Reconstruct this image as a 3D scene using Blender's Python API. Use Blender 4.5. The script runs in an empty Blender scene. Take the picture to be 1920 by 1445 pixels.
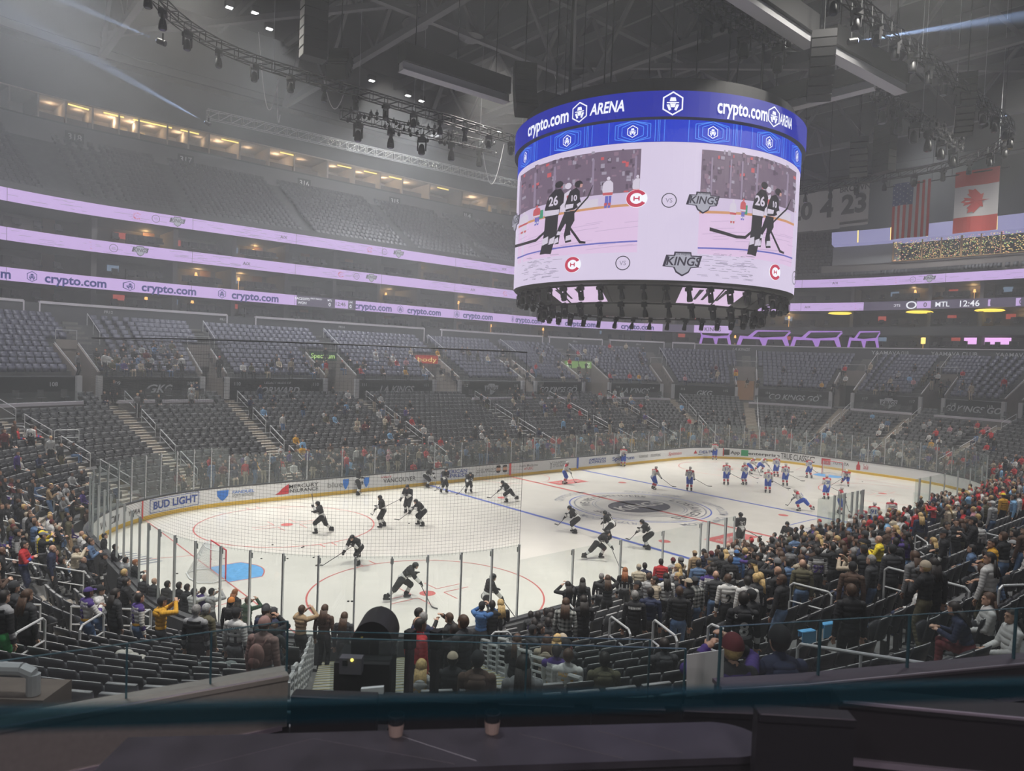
import bpy, bmesh, math, random
import numpy as np
from mathutils import Vector, Matrix
from mathutils.bvhtree import BVHTree
random.seed(7); rnd = random.random; U = random.uniform
PI = math.pi; SC = bpy.context.scene; COL = SC.collection
# ------------------------------------------------------------------ camera
F_PX = 1340.98
YAW, PITCH, ROLL = 0.86260602, -0.03636937, 0.03808276
CAM = Vector((-36.7502, -29.6692, 9.2597))
_f = Vector((math.cos(YAW)*math.cos(PITCH), math.sin(YAW)*math.cos(PITCH), math.sin(PITCH)))
_r = Vector((math.sin(YAW), -math.cos(YAW), 0)); _u = _r.cross(_f)
CR = _r*math.cos(ROLL)+_u*math.sin(ROLL); CU = -_r*math.sin(ROLL)+_u*math.cos(ROLL)
cd = bpy.data.cameras.new('camera'); cam = bpy.data.objects.new('camera', cd); COL.objects.link(cam)
cam.matrix_world = Matrix(((CR.x, CU.x, -_f.x, CAM.x), (CR.y, CU.y, -_f.y, CAM.y), (CR.z, CU.z, -_f.z, CAM.z), (0, 0, 0, 1)))
cd.sensor_width = 36; cd.sensor_fit = 'HORIZONTAL'; cd.lens = 36*F_PX/1920; cd.clip_start = .05; cd.clip_end = 400
cd.dof.use_dof = True; cd.dof.focus_distance = 32; cd.dof.aperture_fstop = 2.6
SC.camera = cam
# ------------------------------------------------------------------ view, world, haze
vs = SC.view_settings; vs.view_transform = 'Standard'; vs.look = 'None'; vs.gamma = 1; vs.use_curve_mapping = False; vs.exposure = 0.0
cy = SC.cycles
cy.max_bounces = 4; cy.diffuse_bounces = 2; cy.glossy_bounces = 2; cy.transmission_bounces = 2
cy.volume_bounces = 0; cy.transparent_max_bounces = 24
cy.use_adaptive_sampling = True; cy.adaptive_threshold = .05; cy.use_denoising = True
cy.caustics_reflective = cy.caustics_refractive = False; cy.sample_clamp_indirect = 3; cy.sample_clamp_direct = 12
try: cy.use_light_tree = True
except Exception: pass
W = bpy.data.worlds.new('world'); SC.world = W; W.use_nodes = True
W.node_tree.nodes['Background'].inputs[0].default_value = (.8, .82, .86, 1)
W.node_tree.nodes['Background'].inputs[1].default_value = .16
HAZE = .0032
# ------------------------------------------------------------------ house lights
def light(kind, name, loc, power, color=(1, 1, 1), target=None, size=1., cone=None, blend=.5, sy=None, label=None):
    l = bpy.data.lights.new(name, kind); l.energy = power; l.color = color
    o = bpy.data.objects.new(name, l); COL.objects.link(o); o.location = loc
    if kind == 'AREA':
        l.shape = 'RECTANGLE' if sy else 'SQUARE'; l.size = size
        if sy: l.size_y = sy
    else: l.shadow_soft_size = size
    if cone: l.spot_size = math.radians(cone); l.spot_blend = blend
    if target is not None:
        o.rotation_euler = (Vector(target)-Vector(loc)).to_track_quat('-Z', 'Y').to_euler()
    return o
WARM = (1, .96, .88)
# rink floodlights under the roof, aimed at the ice
for x in (-25, 0, 25):
    for y in (-18, 18):
        light('SPOT', 'rink_floodlight', (x, y, 34), 31000, WARM, (x*.85, y*.3, 0), .8, 82, .8)
# wide house lights over the stands
for x, y, p in ((-36, -18, 15000), (-12, -27, 14000), (14, -27, 12000), (-30, 24, 26000), (0, 32, 26000), (30, 26, 22000), (46, 0, 18000), (-44, 4, 20000)):
    light('SPOT', 'house_light', (x, y, 35), p, (.95, .97, 1), (x*1.05, y*1.1, 0), 1.2, 120, 1)
# ------------------------------------------------------------------ materials
MATS = {}
def mat(name, col=(.5, .5, .5), rough=.6, metal=0, emit=0, noise=0, scale=8, spec=.5, bump=0, coat=0):
    if name in MATS: return MATS[name]
    m = bpy.data.materials.new(name); m.use_nodes = True; nt = m.node_tree; b = nt.nodes['Principled BSDF']
    c = (*col, 1); b.inputs['Base Color'].default_value = c; b.inputs['Roughness'].default_value = rough
    b.inputs['Metallic'].default_value = metal; b.inputs['Specular IOR Level'].default_value = spec
    if coat: b.inputs['Coat Weight'].default_value = coat
    if emit:
        b.inputs['Emission Color'].default_value = c; b.inputs['Emission Strength'].default_value = emit
        b.inputs['Base Color'].default_value = (.01, .01, .01, 1)
    if noise or bump:
        tc = nt.nodes.new('ShaderNodeTexCoord'); n = nt.nodes.new('ShaderNodeTexNoise'); n.inputs['Scale'].default_value = scale; n.inputs['Detail'].default_value = 4
        nt.links.new(tc.outputs['Object'], n.inputs['Vector'])
        if noise:
            r = nt.nodes.new('ShaderNodeMapRange'); r.inputs[1].default_value = .3; r.inputs[2].default_value = .7; r.inputs[3].default_value = 1-noise; r.inputs[4].default_value = 1+noise
            mx = nt.nodes.new('ShaderNodeVectorMath'); mx.operation = 'SCALE'; mx.inputs[0].default_value = col
            nt.links.new(n.outputs[0], r.inputs[0]); nt.links.new(r.outputs[0], mx.inputs['Scale']); nt.links.new(mx.outputs[0], b.inputs['Base Color'])
        if bump:
            bp = nt.nodes.new('ShaderNodeBump'); bp.inputs['Strength'].default_value = bump; nt.links.new(n.outputs[0], bp.inputs['Height']); nt.links.new(bp.outputs[0], b.inputs['Normal'])
    MATS[name] = m; return m
def glassy(name, tint=(.93, .96, .95), gloss=.08, haze=0., hazecol=(.7, .75, .75), rough=.03):
    if name in MATS: return MATS[name]
    m = bpy.data.materials.new(name); m.use_nodes = True; nt = m.node_tree; nt.nodes.clear()
    o = nt.nodes.new('ShaderNodeOutputMaterial'); t = nt.nodes.new('ShaderNodeBsdfTransparent'); t.inputs[0].default_value = (*tint, 1)
    g = nt.nodes.new('ShaderNodeBsdfGlossy'); g.inputs['Roughness'].default_value = rough
    d = nt.nodes.new('ShaderNodeBsdfDiffuse'); d.inputs[0].default_value = (*hazecol, 1)
    a = nt.nodes.new('ShaderNodeMixShader'); a.inputs[0].default_value = gloss; b = nt.nodes.new('ShaderNodeMixShader'); b.inputs[0].default_value = haze
    nt.links.new(t.outputs[0], a.inputs[1]); nt.links.new(g.outputs[0], a.inputs[2]); nt.links.new(a.outputs[0], b.inputs[1]); nt.links.new(d.outputs[0], b.inputs[2]); nt.links.new(b.outputs[0], o.inputs[0])
    MATS[name] = m; return m
M_conc = mat('concrete', (.20, .19, .18), .8, noise=.15, scale=2)
M_concd = mat('concrete_dark', (.07, .07, .072), .85, noise=.2, scale=2)
M_step = mat('stair_tread', (.34, .30, .25), .8, noise=.1)
M_steel = mat('brushed_steel', (.62, .64, .66), .35, .75)
M_alu = mat('painted_grey_rail', (.55, .56, .56), .4, .2)
M_black = mat('black_paint', (.012, .012, .013), .6)
M_blackp = mat('black_plastic', (.018, .018, .02), .45)
M_truss = mat('truss_black', (.03, .03, .032), .5, .3)
M_roofbeam = mat('roof_beam_grey', (.16, .16, .165), .7)
M_roof = mat('roof_deck_dark', (.035, .036, .04), .9, noise=.25, scale=.3)
M_wallg = mat('arena_wall_grey', (.10, .105, .11), .9, noise=.08, scale=.2)
M_banner = mat('banner_black', (.018, .019, .022), .75)
M_white = mat('white_paint', (.78, .78, .78), .5)
M_ledge = mat('white_ledge', (.62, .58, .62), .5)
M_tan = mat('warm_plaster', (.55, .45, .36), .8)
M_led = mat('led_lilac', (.60, .42, .80), emit=1.0)
M_ledwhite = mat('led_white', (.66, .58, .76), emit=1.05)
M_navy = mat('led_navy_letter', (.01, .02, .22), emit=.8)
M_ink = mat('led_dark_ink', (.05, .04, .08), emit=.6)
M_ledred = mat('led_red', (.62, .04, .10), emit=.9)
M_ledw = mat('led_pure_white', (.9, .92, 1), emit=1.1)
M_blue1 = mat('led_royal_blue', (.0, .008, .36), emit=1.0)
M_blue2 = mat('led_bright_blue', (.0, .03, .58), emit=1.0)
M_cyan = mat('led_cyan_line', (.08, .30, .95), emit=1.0)
# ------------------------------------------------------------------ mesh helpers
class MB:
    def __init__(s): s.v = []; s.f = []; s.m = []; s.mi = 0
    def add(s, vs, fs):
        n = len(s.v); s.v += [tuple(p) for p in vs]; s.f += [tuple(i+n for i in f) for f in fs]; s.m += [s.mi]*len(fs)
    def quad(s, a, b, c, d): s.add([a, b, c, d], [(0, 1, 2, 3)])
    def obox(s, c, ax, ay, az):
        c, ax, ay, az = Vector(c), Vector(ax), Vector(ay), Vector(az)
        s.add([c+i*ax+j*ay+k*az for k in (-.5, .5) for j in (-.5, .5) for i in (-.5, .5)],
              [(0, 2, 3, 1), (4, 5, 7, 6), (0, 1, 5, 4), (2, 6, 7, 3), (0, 4, 6, 2), (1, 3, 7, 5)])
    def box(s, c, sx, sy, sz, rz=0):
        ca, sa = math.cos(rz), math.sin(rz); s.obox(c, (ca*sx, sa*sx, 0), (-sa*sy, ca*sy, 0), (0, 0, sz))
    def tube(s, a, b, r, n=6, r2=None):
        a, b = Vector(a), Vector(b); d = b-a
        if d.length < 1e-6: return
        q = d.to_track_quat('Z', 'Y'); x = q @ Vector((1, 0, 0)); y = q @ Vector((0, 1, 0)); r2 = r if r2 is None else r2
        vs = [a+r*(math.cos(2*PI*i/n)*x+math.sin(2*PI*i/n)*y) for i in range(n)]+[b+r2*(math.cos(2*PI*i/n)*x+math.sin(2*PI*i/n)*y) for i in range(n)]
        s.add(vs, [(i, (i+1) % n, n+(i+1) % n, n+i) for i in range(n)]+[tuple(range(n-1, -1, -1)), tuple(range(n, 2*n))])
    def path(s, pts, r, n=6):
        for a, b in zip(pts, pts[1:]): s.tube(a, b, r, n)
    def beam(s, a, b, w, h, up=(0, 0, 1)):
        a, b = Vector(a), Vector(b); d = b-a; sd = d.cross(Vector(up)); sd.normalize(); u = sd.cross(d); u.normalize()
        s.obox((a+b)/2, d, sd*w, u*h)
    def ell(s, c, r, n=12, m=8, rot=None):
        c = Vector(c); r = (r, r, r) if isinstance(r, (int, float)) else r
        vs = [Vector((0, 0, -r[2]))]
        for j in range(1, m):
            t = -PI/2+PI*j/m
            vs += [Vector((r[0]*math.cos(t)*math.cos(2*PI*i/n), r[1]*math.cos(t)*math.sin(2*PI*i/n), r[2]*math.sin(t))) for i in range(n)]
        vs.append(Vector((0, 0, r[2])))
        if rot is not None: vs = [rot @ v for v in vs]
        fs = [(0, 1+(i+1) % n, 1+i) for i in range(n)]
        for j in range(m-2):
            for i in range(n): fs.append((1+j*n+i, 1+j*n+(i+1) % n, 1+(j+1)*n+(i+1) % n, 1+(j+1)*n+i))
        L = len(vs)-1; fs += [(L, 1+(m-2)*n+i, 1+(m-2)*n+(i+1) % n) for i in range(n)]
        s.add([c+v for v in vs], fs)
    def lathe(s, c, prof, n=20):
        c = Vector(c); vs = [c+Vector((r*math.cos(2*PI*i/n), r*math.sin(2*PI*i/n), z)) for r, z in prof for i in range(n)]
        s.add(vs, [(j*n+i, j*n+(i+1) % n, (j+1)*n+(i+1) % n, (j+1)*n+i) for j in range(len(prof)-1) for i in range(n)])
    def prism(s, poly, ex):
        ex = Vector(ex); n = len(poly); a = [Vector(p) for p in poly]
        s.add(a+[p+ex for p in a], [tuple(range(n-1, -1, -1)), tuple(range(n, 2*n))]+[(i, (i+1) % n, n+(i+1) % n, n+i) for i in range(n)])
    def mesh(s, name, mats, smooth=False):
        me = bpy.data.meshes.new(name); me.from_pydata(s.v, [], s.f)
        for m in (mats if isinstance(mats, (list, tuple)) else [mats]): me.materials.append(m)
        if any(s.m): me.polygons.foreach_set('material_index', s.m)
        if smooth: me.polygons.foreach_set('use_smooth', [True]*len(me.polygons))
        me.update(); return me
    def build(s, name, mats, parent=None, smooth=False): return link(s.mesh(name, mats, smooth), name, parent)
def link(me, name, parent=None, loc=None):
    o = bpy.data.objects.new(name, me); COL.objects.link(o)
    if parent is not None: o.parent = parent
    if loc is not None: o.location = loc
    return o
def tag(o, label=None, cat=None, group=None, kind=None):
    if label: o['label'] = label
    if cat: o['category'] = cat
    if group: o['group'] = group
    if kind: o['kind'] = kind
    return o
def thing(name, label, cat, loc=(0, 0, 0), rz=0, group=None):
    o = bpy.data.objects.new(name, None); COL.objects.link(o); o.location = loc; o.rotation_euler = (0, 0, rz); o.empty_display_size = .1
    return tag(o, label, cat, group)
def struct(o): o['kind'] = 'structure'; return o
def copy_tree(o, parent=None, memo=None):
    c = o.copy(); COL.objects.link(c); c.parent = parent
    for ch in KIDS.get(o.name, []): copy_tree(ch, c)
    return c
KIDS = {}
def remember(root):
    # children lists are recorded once, so that copying never scans the whole scene
    KIDS[root.name] = [c for c in root.children]
    for c in KIDS[root.name]: remember(c)
# ------------------------------------------------------------------ lettering
TXT = {}
def text_mesh(s, size=1, shear=0, bold=0, spacing=1):
    k = (s, shear, bold, spacing)
    if k not in TXT:
        cu = bpy.data.curves.new('t', 'FONT'); cu.body = s; cu.shear = shear; cu.offset = bold; cu.space_character = spacing; cu.align_x = 'CENTER'; cu.resolution_u = 3
        ob = bpy.data.objects.new('t', cu); COL.objects.link(ob)
        me = bpy.data.meshes.new_from_object(ob.evaluated_get(bpy.context.evaluated_depsgraph_get()))
        vs = [(v.co.x, v.co.y) for v in me.vertices]; fs = [tuple(p.vertices) for p in me.polygons]
        bpy.data.objects.remove(ob); bpy.data.curves.remove(cu); bpy.data.meshes.remove(me)
        TXT[k] = (vs, fs)
    vs, fs = TXT[k]
    return [(x*size, (y-.34)*size) for x, y in vs], fs
def text_on(s, size, fn, m, parent=None, name='lettering', shear=0, bold=0, w=None, spacing=1, ctr=(0, 0)):
    """fn maps (along, up) in metres on the surface to a point in the scene"""
    vs, fs = text_mesh(s, size, shear, bold, spacing)
    if w and vs:
        x0, x1 = min(v[0] for v in vs), max(v[0] for v in vs); k = w/(x1-x0); vs = [(v[0]*k, v[1]) for v in vs]
    b = MB(); b.add([fn(x+ctr[0], y+ctr[1]) for x, y in vs], fs)
    return b.build(name, m, parent)
def polys_on(polys, fn, m, parent=None, name='emblem', sub=0):
    b = MB()
    for i, p in enumerate(polys):
        if isinstance(p, tuple) and isinstance(p[0], int): b.mi = p[0]; p = p[1]
        b.add([fn(x, y) for x, y in p], [tuple(range(len(p)))])
    return b.build(name, m, parent)
def ring(cx, cy, r0, r1, n=24, a0=0, a1=2*PI, k=1):
    out = []
    for i in range(n):
        a, b = a0+(a1-a0)*i/n, a0+(a1-a0)*(i+1)/n
        out.append([(cx+k*r0*math.cos(a), cy+r0*math.sin(a)), (cx+k*r1*math.cos(a), cy+r1*math.sin(a)), (cx+k*r1*math.cos(b), cy+r1*math.sin(b)), (cx+k*r0*math.cos(b), cy+r0*math.sin(b))])
    return out
def hexlogo(cx, cy, r, m=0):
    """hexagon outline with the three-lobed lion face inside"""
    out = []
    P = lambda rr, i: (cx+rr*math.cos(PI/2+i*PI/3)*.97, cy+rr*math.sin(PI/2+i*PI/3))
    for i in range(6): out.append((m, [P(r*.86, i), P(r, i), P(r, i+1), P(r*.86, i+1)]))
    R = lambda x, y: (cx+x*r, cy+y*r)
    out += [(m, [R(-.28, .18), R(-.2, .5), R(.2, .5), R(.28, .18)]), (m, [R(-.5, .12), R(-.5, .02), R(.5, .02), R(.5, .12)]),
            (m, [R(-.24, .0), R(-.16, -.32), R(.16, -.32), R(.24, .0)]),
            (m, [R(-.52, -.1), R(-.3, -.05), R(-.12, -.5), R(-.3, -.6)]), (m, [R(.52, -.1), R(.3, -.05), R(.12, -.5), R(.3, -.6)])]
    return out
# ------------------------------------------------------------------ the bowl's plan: offset curves of the rink
LS, LE, LC = 43.9, 8.84, 25.1
SEG = [LS, LC, LE, LC, LS, LC, LE, LC]; S0 = [sum(SEG[:i]) for i in range(8)]; PER = sum(SEG)
RX = 8.53
def frame(s, d):
    """point at arc position s and offset d behind the boards, outward normal and tangent"""
    s %= PER
    for i in range(7, -1, -1):
        if s >= S0[i]-1e-9: break
    t = s-S0[i]; kx = .87
    if i == 0: return (-21.95+t, 12.95+d), (0, 1), (1, 0)
    if i == 2: return (30.48+kx*d, 4.42-t), (1, 0), (0, -1)
    if i == 4: return (21.95-t, -12.95-d), (0, -1), (-1, 0)
    if i == 6: return (-30.48-kx*d, -4.42+t), (-1, 0), (0, 1)
    a = {1: PI/2, 3: 0, 5: -PI/2, 7: PI}[i]-t/LC*PI/2
    cx = 21.95 if i in (1, 3) else -21.95; cyy = 4.42 if i in (1, 7) else -4.42
    ca, sa = math.cos(a), math.sin(a); rx, ry = RX+kx*d, RX+d
    n = Vector((kx*ca, sa)); n = Vector((ry*ca, rx*sa)); n.normalize()
    return (cx+rx*ca, cyy+ry*sa), (n.x, n.y), (n.y, -n.x)
def pt(s, d, z): p, n, t = frame(s, d); return Vector((p[0], p[1], z))
def dof(x, y):
    ax, ay = abs(x)-21.95, abs(y)-4.42
    if ax <= 0: return ay-RX
    if ay <= 0: return (ax-RX)/.87
    lo, hi = -8.5, 80
    for _ in range(30):
        m = (lo+hi)/2
        if (ax/(RX+.87*m))**2+(ay/(RX+m))**2 > 1: lo = m
        else: hi = m
    return lo
D0, DT, Z0, DZ, NLOW = 1.2, .85, .75, .265, 17
DB = D0+DT*NLOW           # 15.65: foot of the banner wall
NUP, DTU, DZU, ZU = 11, .8, .38, 6.9
DSU = DB+NUP*DTU          # 24.45
def rowz(k): return Z0+DZ*k
TA = math.radians(242.5); TD = Vector((math.cos(TA), math.sin(TA))); TP = Vector((-TD.y, TD.x)); TW = 2.0; TC = Vector((-21.95, -4.42))
def in_tunnel(x, y, m=0):
    q = Vector((x, y))-TC; return abs(q.dot(TP)) < TW+m and 8.3 < q.dot(TD) < 19.2
def ground(x, y):
    d = dof(x, y)
    if d < D0: return 0.
    if d < DB: return rowz(int((d-D0)/DT))
    if (y < -4 and x < 10): return 5.25
    if d < DSU: return ZU+DZU*int((d-DB)/DTU)
    return 12.3
def ray(u, v):
    return _f+CR*((u-960)/F_PX)-CU*((v-722.5)/F_PX)
def cast(u, v, dz=0, t0=3.):
    """where something of height dz whose top shows along this sight line stands"""
    D = ray(u, v); t = t0
    while t < 130:
        q = CAM+D*t
        if q.z-dz <= ground(q.x, q.y): return q.x, q.y, ground(q.x, q.y)
        t += .08
    return None
def at_z(u, v, z): D = ray(u, v); t = (z-CAM.z)/D.z; return CAM+D*t
def project(p):
    d = Vector(p)-CAM; z = d.dot(_f)
    return (960+F_PX*d.dot(CR)/z, 722.5-F_PX*d.dot(CU)/z, z) if z > .1 else (-9e3, -9e3, z)
def sweep(b, prof, s0, s1, step=.9, skip=None, close=False):
    """profile [(d, z)...] carried along the plan curve"""
    n = max(1, int(round((s1-s0)/step))); ss = [s0+(s1-s0)*i/n for i in range(n+1)]
    rows = [[pt(s, d, z) for d, z in prof] for s in ss]; m = len(prof)
    for i in range(n):
        for j in range(m if close else m-1):
            k = (j+1) % m; a, bb, c, e = rows[i][j], rows[i+1][j], rows[i+1][k], rows[i][k]
            if skip:
                q = (a+c)/2
                if skip(q.x, q.y): continue
            b.quad(a, bb, c, e)
    if close: b.add(rows[0], [tuple(range(m))]); b.add(rows[-1], [tuple(range(m-1, -1, -1))])
# ================================================================== the rink
def flat_ring_poly(d, z, n=12):
    out = []
    for s in np.arange(0, PER, .7): out.append(pt(float(s), d, z))
    return out
M_ice = mat('ice', (.74, .72, .66), .22, noise=.04, scale=.7, spec=.35)
M_red = mat('ice_red_paint', (.62, .16, .15), .35, spec=.3); M_blu = mat('ice_blue_paint', (.12, .17, .52), .35, spec=.3)
M_crease = mat('ice_crease_blue', (.14, .42, .78), .35, noise=.15, scale=6, spec=.3); M_gry = mat('ice_grey_logo', (.09, .09, .10), .4, spec=.3)
M_lgry = mat('ice_light_grey', (.27, .28, .32), .4, spec=.3)
b = MB(); b.add(flat_ring_poly(0, 0), [tuple(range(len(flat_ring_poly(0, 0))))]); ice = struct(b.build('floor', M_ice)); tag(ice, 'white rink ice')
b = MB(); b.box((0, 0, -.12), 190, 150, .2); struct(b.build('floor.001', M_concd))
ZI = .004
def ipatch(name, polys, m, z=ZI, label=None):
    bb = MB()
    for p in polys: bb.add([(x, y, z) for x, y in p], [tuple(range(len(p)))])
    o = bb.build(name, m, ice)
    if label: o['label'] = label
    return o
def seg(x0, y0, x1, y1, w):
    dx, dy = x1-x0, y1-y0; L = math.hypot(dx, dy); nx, ny = -dy/L*w/2, dx/L*w/2
    return [(x0+nx, y0+ny), (x1+nx, y1+ny), (x1-nx, y1-ny), (x0-nx, y0-ny)]
ipatch('centre_line', [seg(0, -12.9, 0, 12.9, .30)], M_red, label='red centre line painted in the ice')
for x in (-7.77, 7.77): ipatch('blue_line', [seg(x, -12.9, x, 12.9, .30)], M_blu)
for x in (-26.82, 26.82): ipatch('goal_line', [seg(x, -11.6, x, 11.6, .06)], M_red)
for sx in (-1, 1):
    for sy in (-1, 1):
        cx, cyy = sx*21.03, sy*6.71
        ipatch('faceoff_circle', ring(cx, cyy, 4.53, 4.60, 64)+[seg(cx+a*.3, cyy+bb_*4.57, cx+a*.3, cyy+bb_*5.15, .06) for a in (-1, 1) for bb_ in (-1, 1)], M_red)
        ipatch('faceoff_spot', ring(cx, cyy, 0, .32, 20), M_red)
        L = []
        for a in (-1, 1):
            for c in (-1, 1): L += [seg(cx+a*.6, cyy+c*.25, cx+a*1.8, cyy+c*.25, .05), seg(cx+a*.6, cyy+c*.25, cx+a*.6, cyy+c*1.15, .05)]
        ipatch('faceoff_marks', L, M_red)
        ipatch('neutral_spot', ring(sx*6.1, cyy, 0, .32, 20), M_red)
    x = sx*26.82; s = -sx
    cr = [(x, -1.22)]+[(x+s*(1.37+.46*math.sin(PI*t/16)), -1.22+2.44*t/16) for t in range(17)]+[(x, 1.22)]
    ipatch('goal_crease', [cr], M_crease, ZI-.001); ipatch('crease_edge', [seg(*p, *q, .05) for p, q in zip(cr, cr[1:])], M_red)
    ipatch('trapezoid_line', [seg(x, 3.35, sx*30.4, 4.27, .05), seg(x, -3.35, sx*30.4, -4.27, .05)], M_red)
ipatch('referee_crease', ring(0, 12.9, 3.0, 3.06, 24, PI, 2*PI), M_red)
ipatch('centre_rings', ring(0, 0, 4.5, 4.60, 72)+ring(0, 0, 6.0-1.6, 4.40, 72), M_blu, label='thin blue rings of the centre circle')
ipatch('centre_ring_grey', ring(0, 0, 4.18, 4.28, 72)+ring(0, 0, 3.02, 3.08, 60)+ring(0, 0, 2.84, 2.90, 60), M_lgry)
cl = ring(0, 0, 0, 1, 40)
ipatch('centre_crown_shield', [[(2.35*x*(1 if abs(x) > 1 else 1), 1.75*y) for x, y in p] for p in cl], M_gry, label='dark grey crest at centre ice')
def arc_text(s, R, a0, size, m, z=ZI, w=None, name='ice_lettering', flip=False):
    vs, fs = text_mesh(s, size, 0, .02)
    if w: x0, x1 = min(v[0] for v in vs), max(v[0] for v in vs); vs = [(v[0]*w/(x1-x0), v[1]) for v in vs]
    bb = MB()
    def P(x, y):
        a = a0-x/R if not flip else a0+x/R; r = R+y if not flip else R-y
        return (r*math.cos(a), r*math.sin(a), z)
    bb.add([P(x, y) for x, y in vs], fs); return bb.build(name, m, ice)
arc_text('WE ARE DEFENDERS', 3.55, PI/2, .85, M_gry, w=7.2); arc_text('OF', 3.55, PI, .85, M_gry)
arc_text('LOS ANGELES', 3.62, -PI/2, .9, M_gry, w=7.4, flip=False) if False else arc_text('LOS ANGELES', 3.62, -.9, .9, M_gry, w=7.0)
for a in (.5, 1.9, 3.5, 4.7, 5.6): arc_text('CRYPTO.COM', 5.3, a, .8, M_lgry, w=4.2)
def ice_text(s, x, y, size, rz, m, shear=0):
    ca, sa = math.cos(rz), math.sin(rz)
    return text_on(s, size, lambda a, c: (x+a*ca-c*sa, y+a*sa+c*ca, ZI+.002), m, ice, 'ice_lettering', shear, .02)
ice_text('KINGS', 0, .1, 1.5, 0, M_ice, .2)
for x0, y0 in ((2.4, 9.0), (-2.3, -8.3)):
    ipatch('sponsor_patch', [[(x0-1.6, y0-.7), (x0+1.6, y0-.7), (x0+1.6, y0+.7), (x0-1.6, y0+.7)]], M_red)
    ice_text('TOYOTA', x0, y0, .6, 0, M_ice)
ice_text('TOYOTA', -3.0, -10.4, .75, 0, M_gry); ice_text('YAAMAVA', 5.3, -9.6, .8, 0, M_lgry)
ipatch('sponsor_frame', [seg(3.2, -11.2, 8.6, -11.2, .08), seg(3.2, -8.4, 7.0, -8.4, .08), seg(3.2, -11.2, 3.2, -8.4, .08)], M_blu)
bb = MB(); kp = Vector((-29.1, 4.2, 0))
for i in range(7): p = seg(kp.x-1.1+.05*i, kp.y-1.2+.38*i, kp.x+1.0-.12*i, kp.y-1.0+.36*i, .16); bb.add([(x, y, ZI) for x, y in p], [(0, 1, 2, 3)])
bb.build('corner_crest', M_lgry, ice)['label'] = 'faded grey team crest in the ice behind the goal'
# ------------------------------------------------------------------ boards
boards = thing('dasher_boards', 'white hockey boards with yellow kick strip running around the ice', 'rink boards')
M_board = mat('board_white', (.80, .80, .80), .35, noise=.03); M_yel = mat('kick_yellow', (.78, .50, .05), .4); M_cap = mat('board_cap', (.05, .05, .055), .5)
b = MB(); sweep(b, [(0, 0), (0, 1.07), (.12, 1.07), (.12, 0)], 0, PER, .8); b.build('board_face', M_board, boards)
b = MB(); sweep(b, [(-.015, 0), (-.015, .2), (0, .215)], 0, PER, .8); b.build('kick_strip', M_yel, boards)['label'] = 'yellow kick strip'
b = MB(); sweep(b, [(-.03, 1.07), (-.03, 1.14), (.2, 1.14), (.2, 1.07)], 0, PER, .8); b.build('cap_rail', M_cap, boards)['label'] = 'dark cap rail'
b = MB(); sweep(b, [(.13, 0), (.13, 1.06), (.35, 1.06), (.35, 0)], 100, PER-12, .8, skip=lambda x, y: in_tunnel(x, y) and False); b.build('back_panel', M_concd, boards)
def s_at_u(u, d, z, a, c):
    best = None
    for i in range(401):
        s = a+(c-a)*i/400; q = project(pt(s, d, z)); e = abs(q[0]-u)
        if q[2] > 0 and (best is None or e < best[0]): best = (e, s)
    return best[1]
M_bn = mat('print_navy', (.02, .06, .30), .5); M_bk = mat('print_black', (.02, .02, .02), .5); M_rd = mat('print_red', (.55, .03, .04), .5); M_gr = mat('print_green', (.01, .30, .10), .5); M_bb = mat('print_blue', (.03, .18, .60), .5); M_gy = mat('print_grey', (.25, .25, .25), .5)
def board_fn(sc, zc, k=1): return lambda x, y: pt(sc+x*k, -.025, zc+y)
def ad(u0, u1, lines, m, bold=.01, shear=0, zc=.66, hh=.55, group=None):
    a, c = s_at_u(u0, 0, .6, -12, 75), s_at_u(u1, 0, .6, -12, 75); n = len(lines)
    mm = (a+c)/2; real = (pt(a, 0, 0)-pt(c, 0, 0)).length; k = (c-a)/max(real, .01)
    for i, t in enumerate(lines):
        ww = real*(1 if i == 0 or len(t) > 6 else .5)
        text_on(t, hh/n*1.15, board_fn(mm, zc+(n-1-2*i)*hh/n/2, k), m[i] if isinstance(m, (list, tuple)) else m, boards, 'sponsor_lettering', shear, bold, ww)
    return mm, real, k
def patch(u0, u1, polyf, m, zc=.66):
    a, c = s_at_u(u0, 0, .6, -12, 75), s_at_u(u1, 0, .6, -12, 75); mm = (a+c)/2; real = (pt(a, 0, 0)-pt(c, 0, 0)).length; k = (c-a)/max(real, .01)
    polys_on([[(x*real, y) for x, y in p] for p in polyf], board_fn(mm, zc, k), m, boards, 'sponsor_emblem')
SQ = lambda h: [[(-.5, -h), (.5, -h), (.5, h), (-.5, h)]]
def framebox(h, t): return [[(-.5, -h), (.5, -h), (.5, -h+t), (-.5, -h+t)], [(-.5, h-t), (.5, h-t), (.5, h), (-.5, h)], [(-.5, -h), (-.5+t*.35, -h), (-.5+t*.35, h), (-.5, h)], [(.5, -h), (.5-t*.35, -h), (.5-t*.35, h), (.5, h)]]
SHIELD = [[(-.5, .3), (.5, .3), (.45, -.05), (.2, -.28), (0, -.38), (-.2, -.28), (-.45, -.05)]]
ad(286, 368, ['BUD LIGHT'], M_bn, .03, hh=.5); patch(281, 373, framebox(.37, .03), M_bn)
patch(407, 429, [[(x*1., y*.9) for x, y in SHIELD[0]]], M_bb); ad(410, 426, ['F7'], M_board, .02, hh=.25); ad(433, 477, ['FANDUEL', 'SPORTS NETWORK'], [M_bb, M_gy], .01, .1, hh=.42)
patch(514, 538, [[(-.5, -.3), (-.2, -.15), (.0, .05), (.5, .32), (.5, -.3)]], M_rd); ad(540, 595, ['MERCURY', 'INSURANCE'], M_bk, .012, hh=.56)
ad(616, 640, ['blue'], M_gy, hh=.42); patch(640, 651, SHIELD, M_bb); ad(662, 680, ['blue'], M_gy, hh=.4); patch(683, 692, SHIELD, M_bb)
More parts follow.
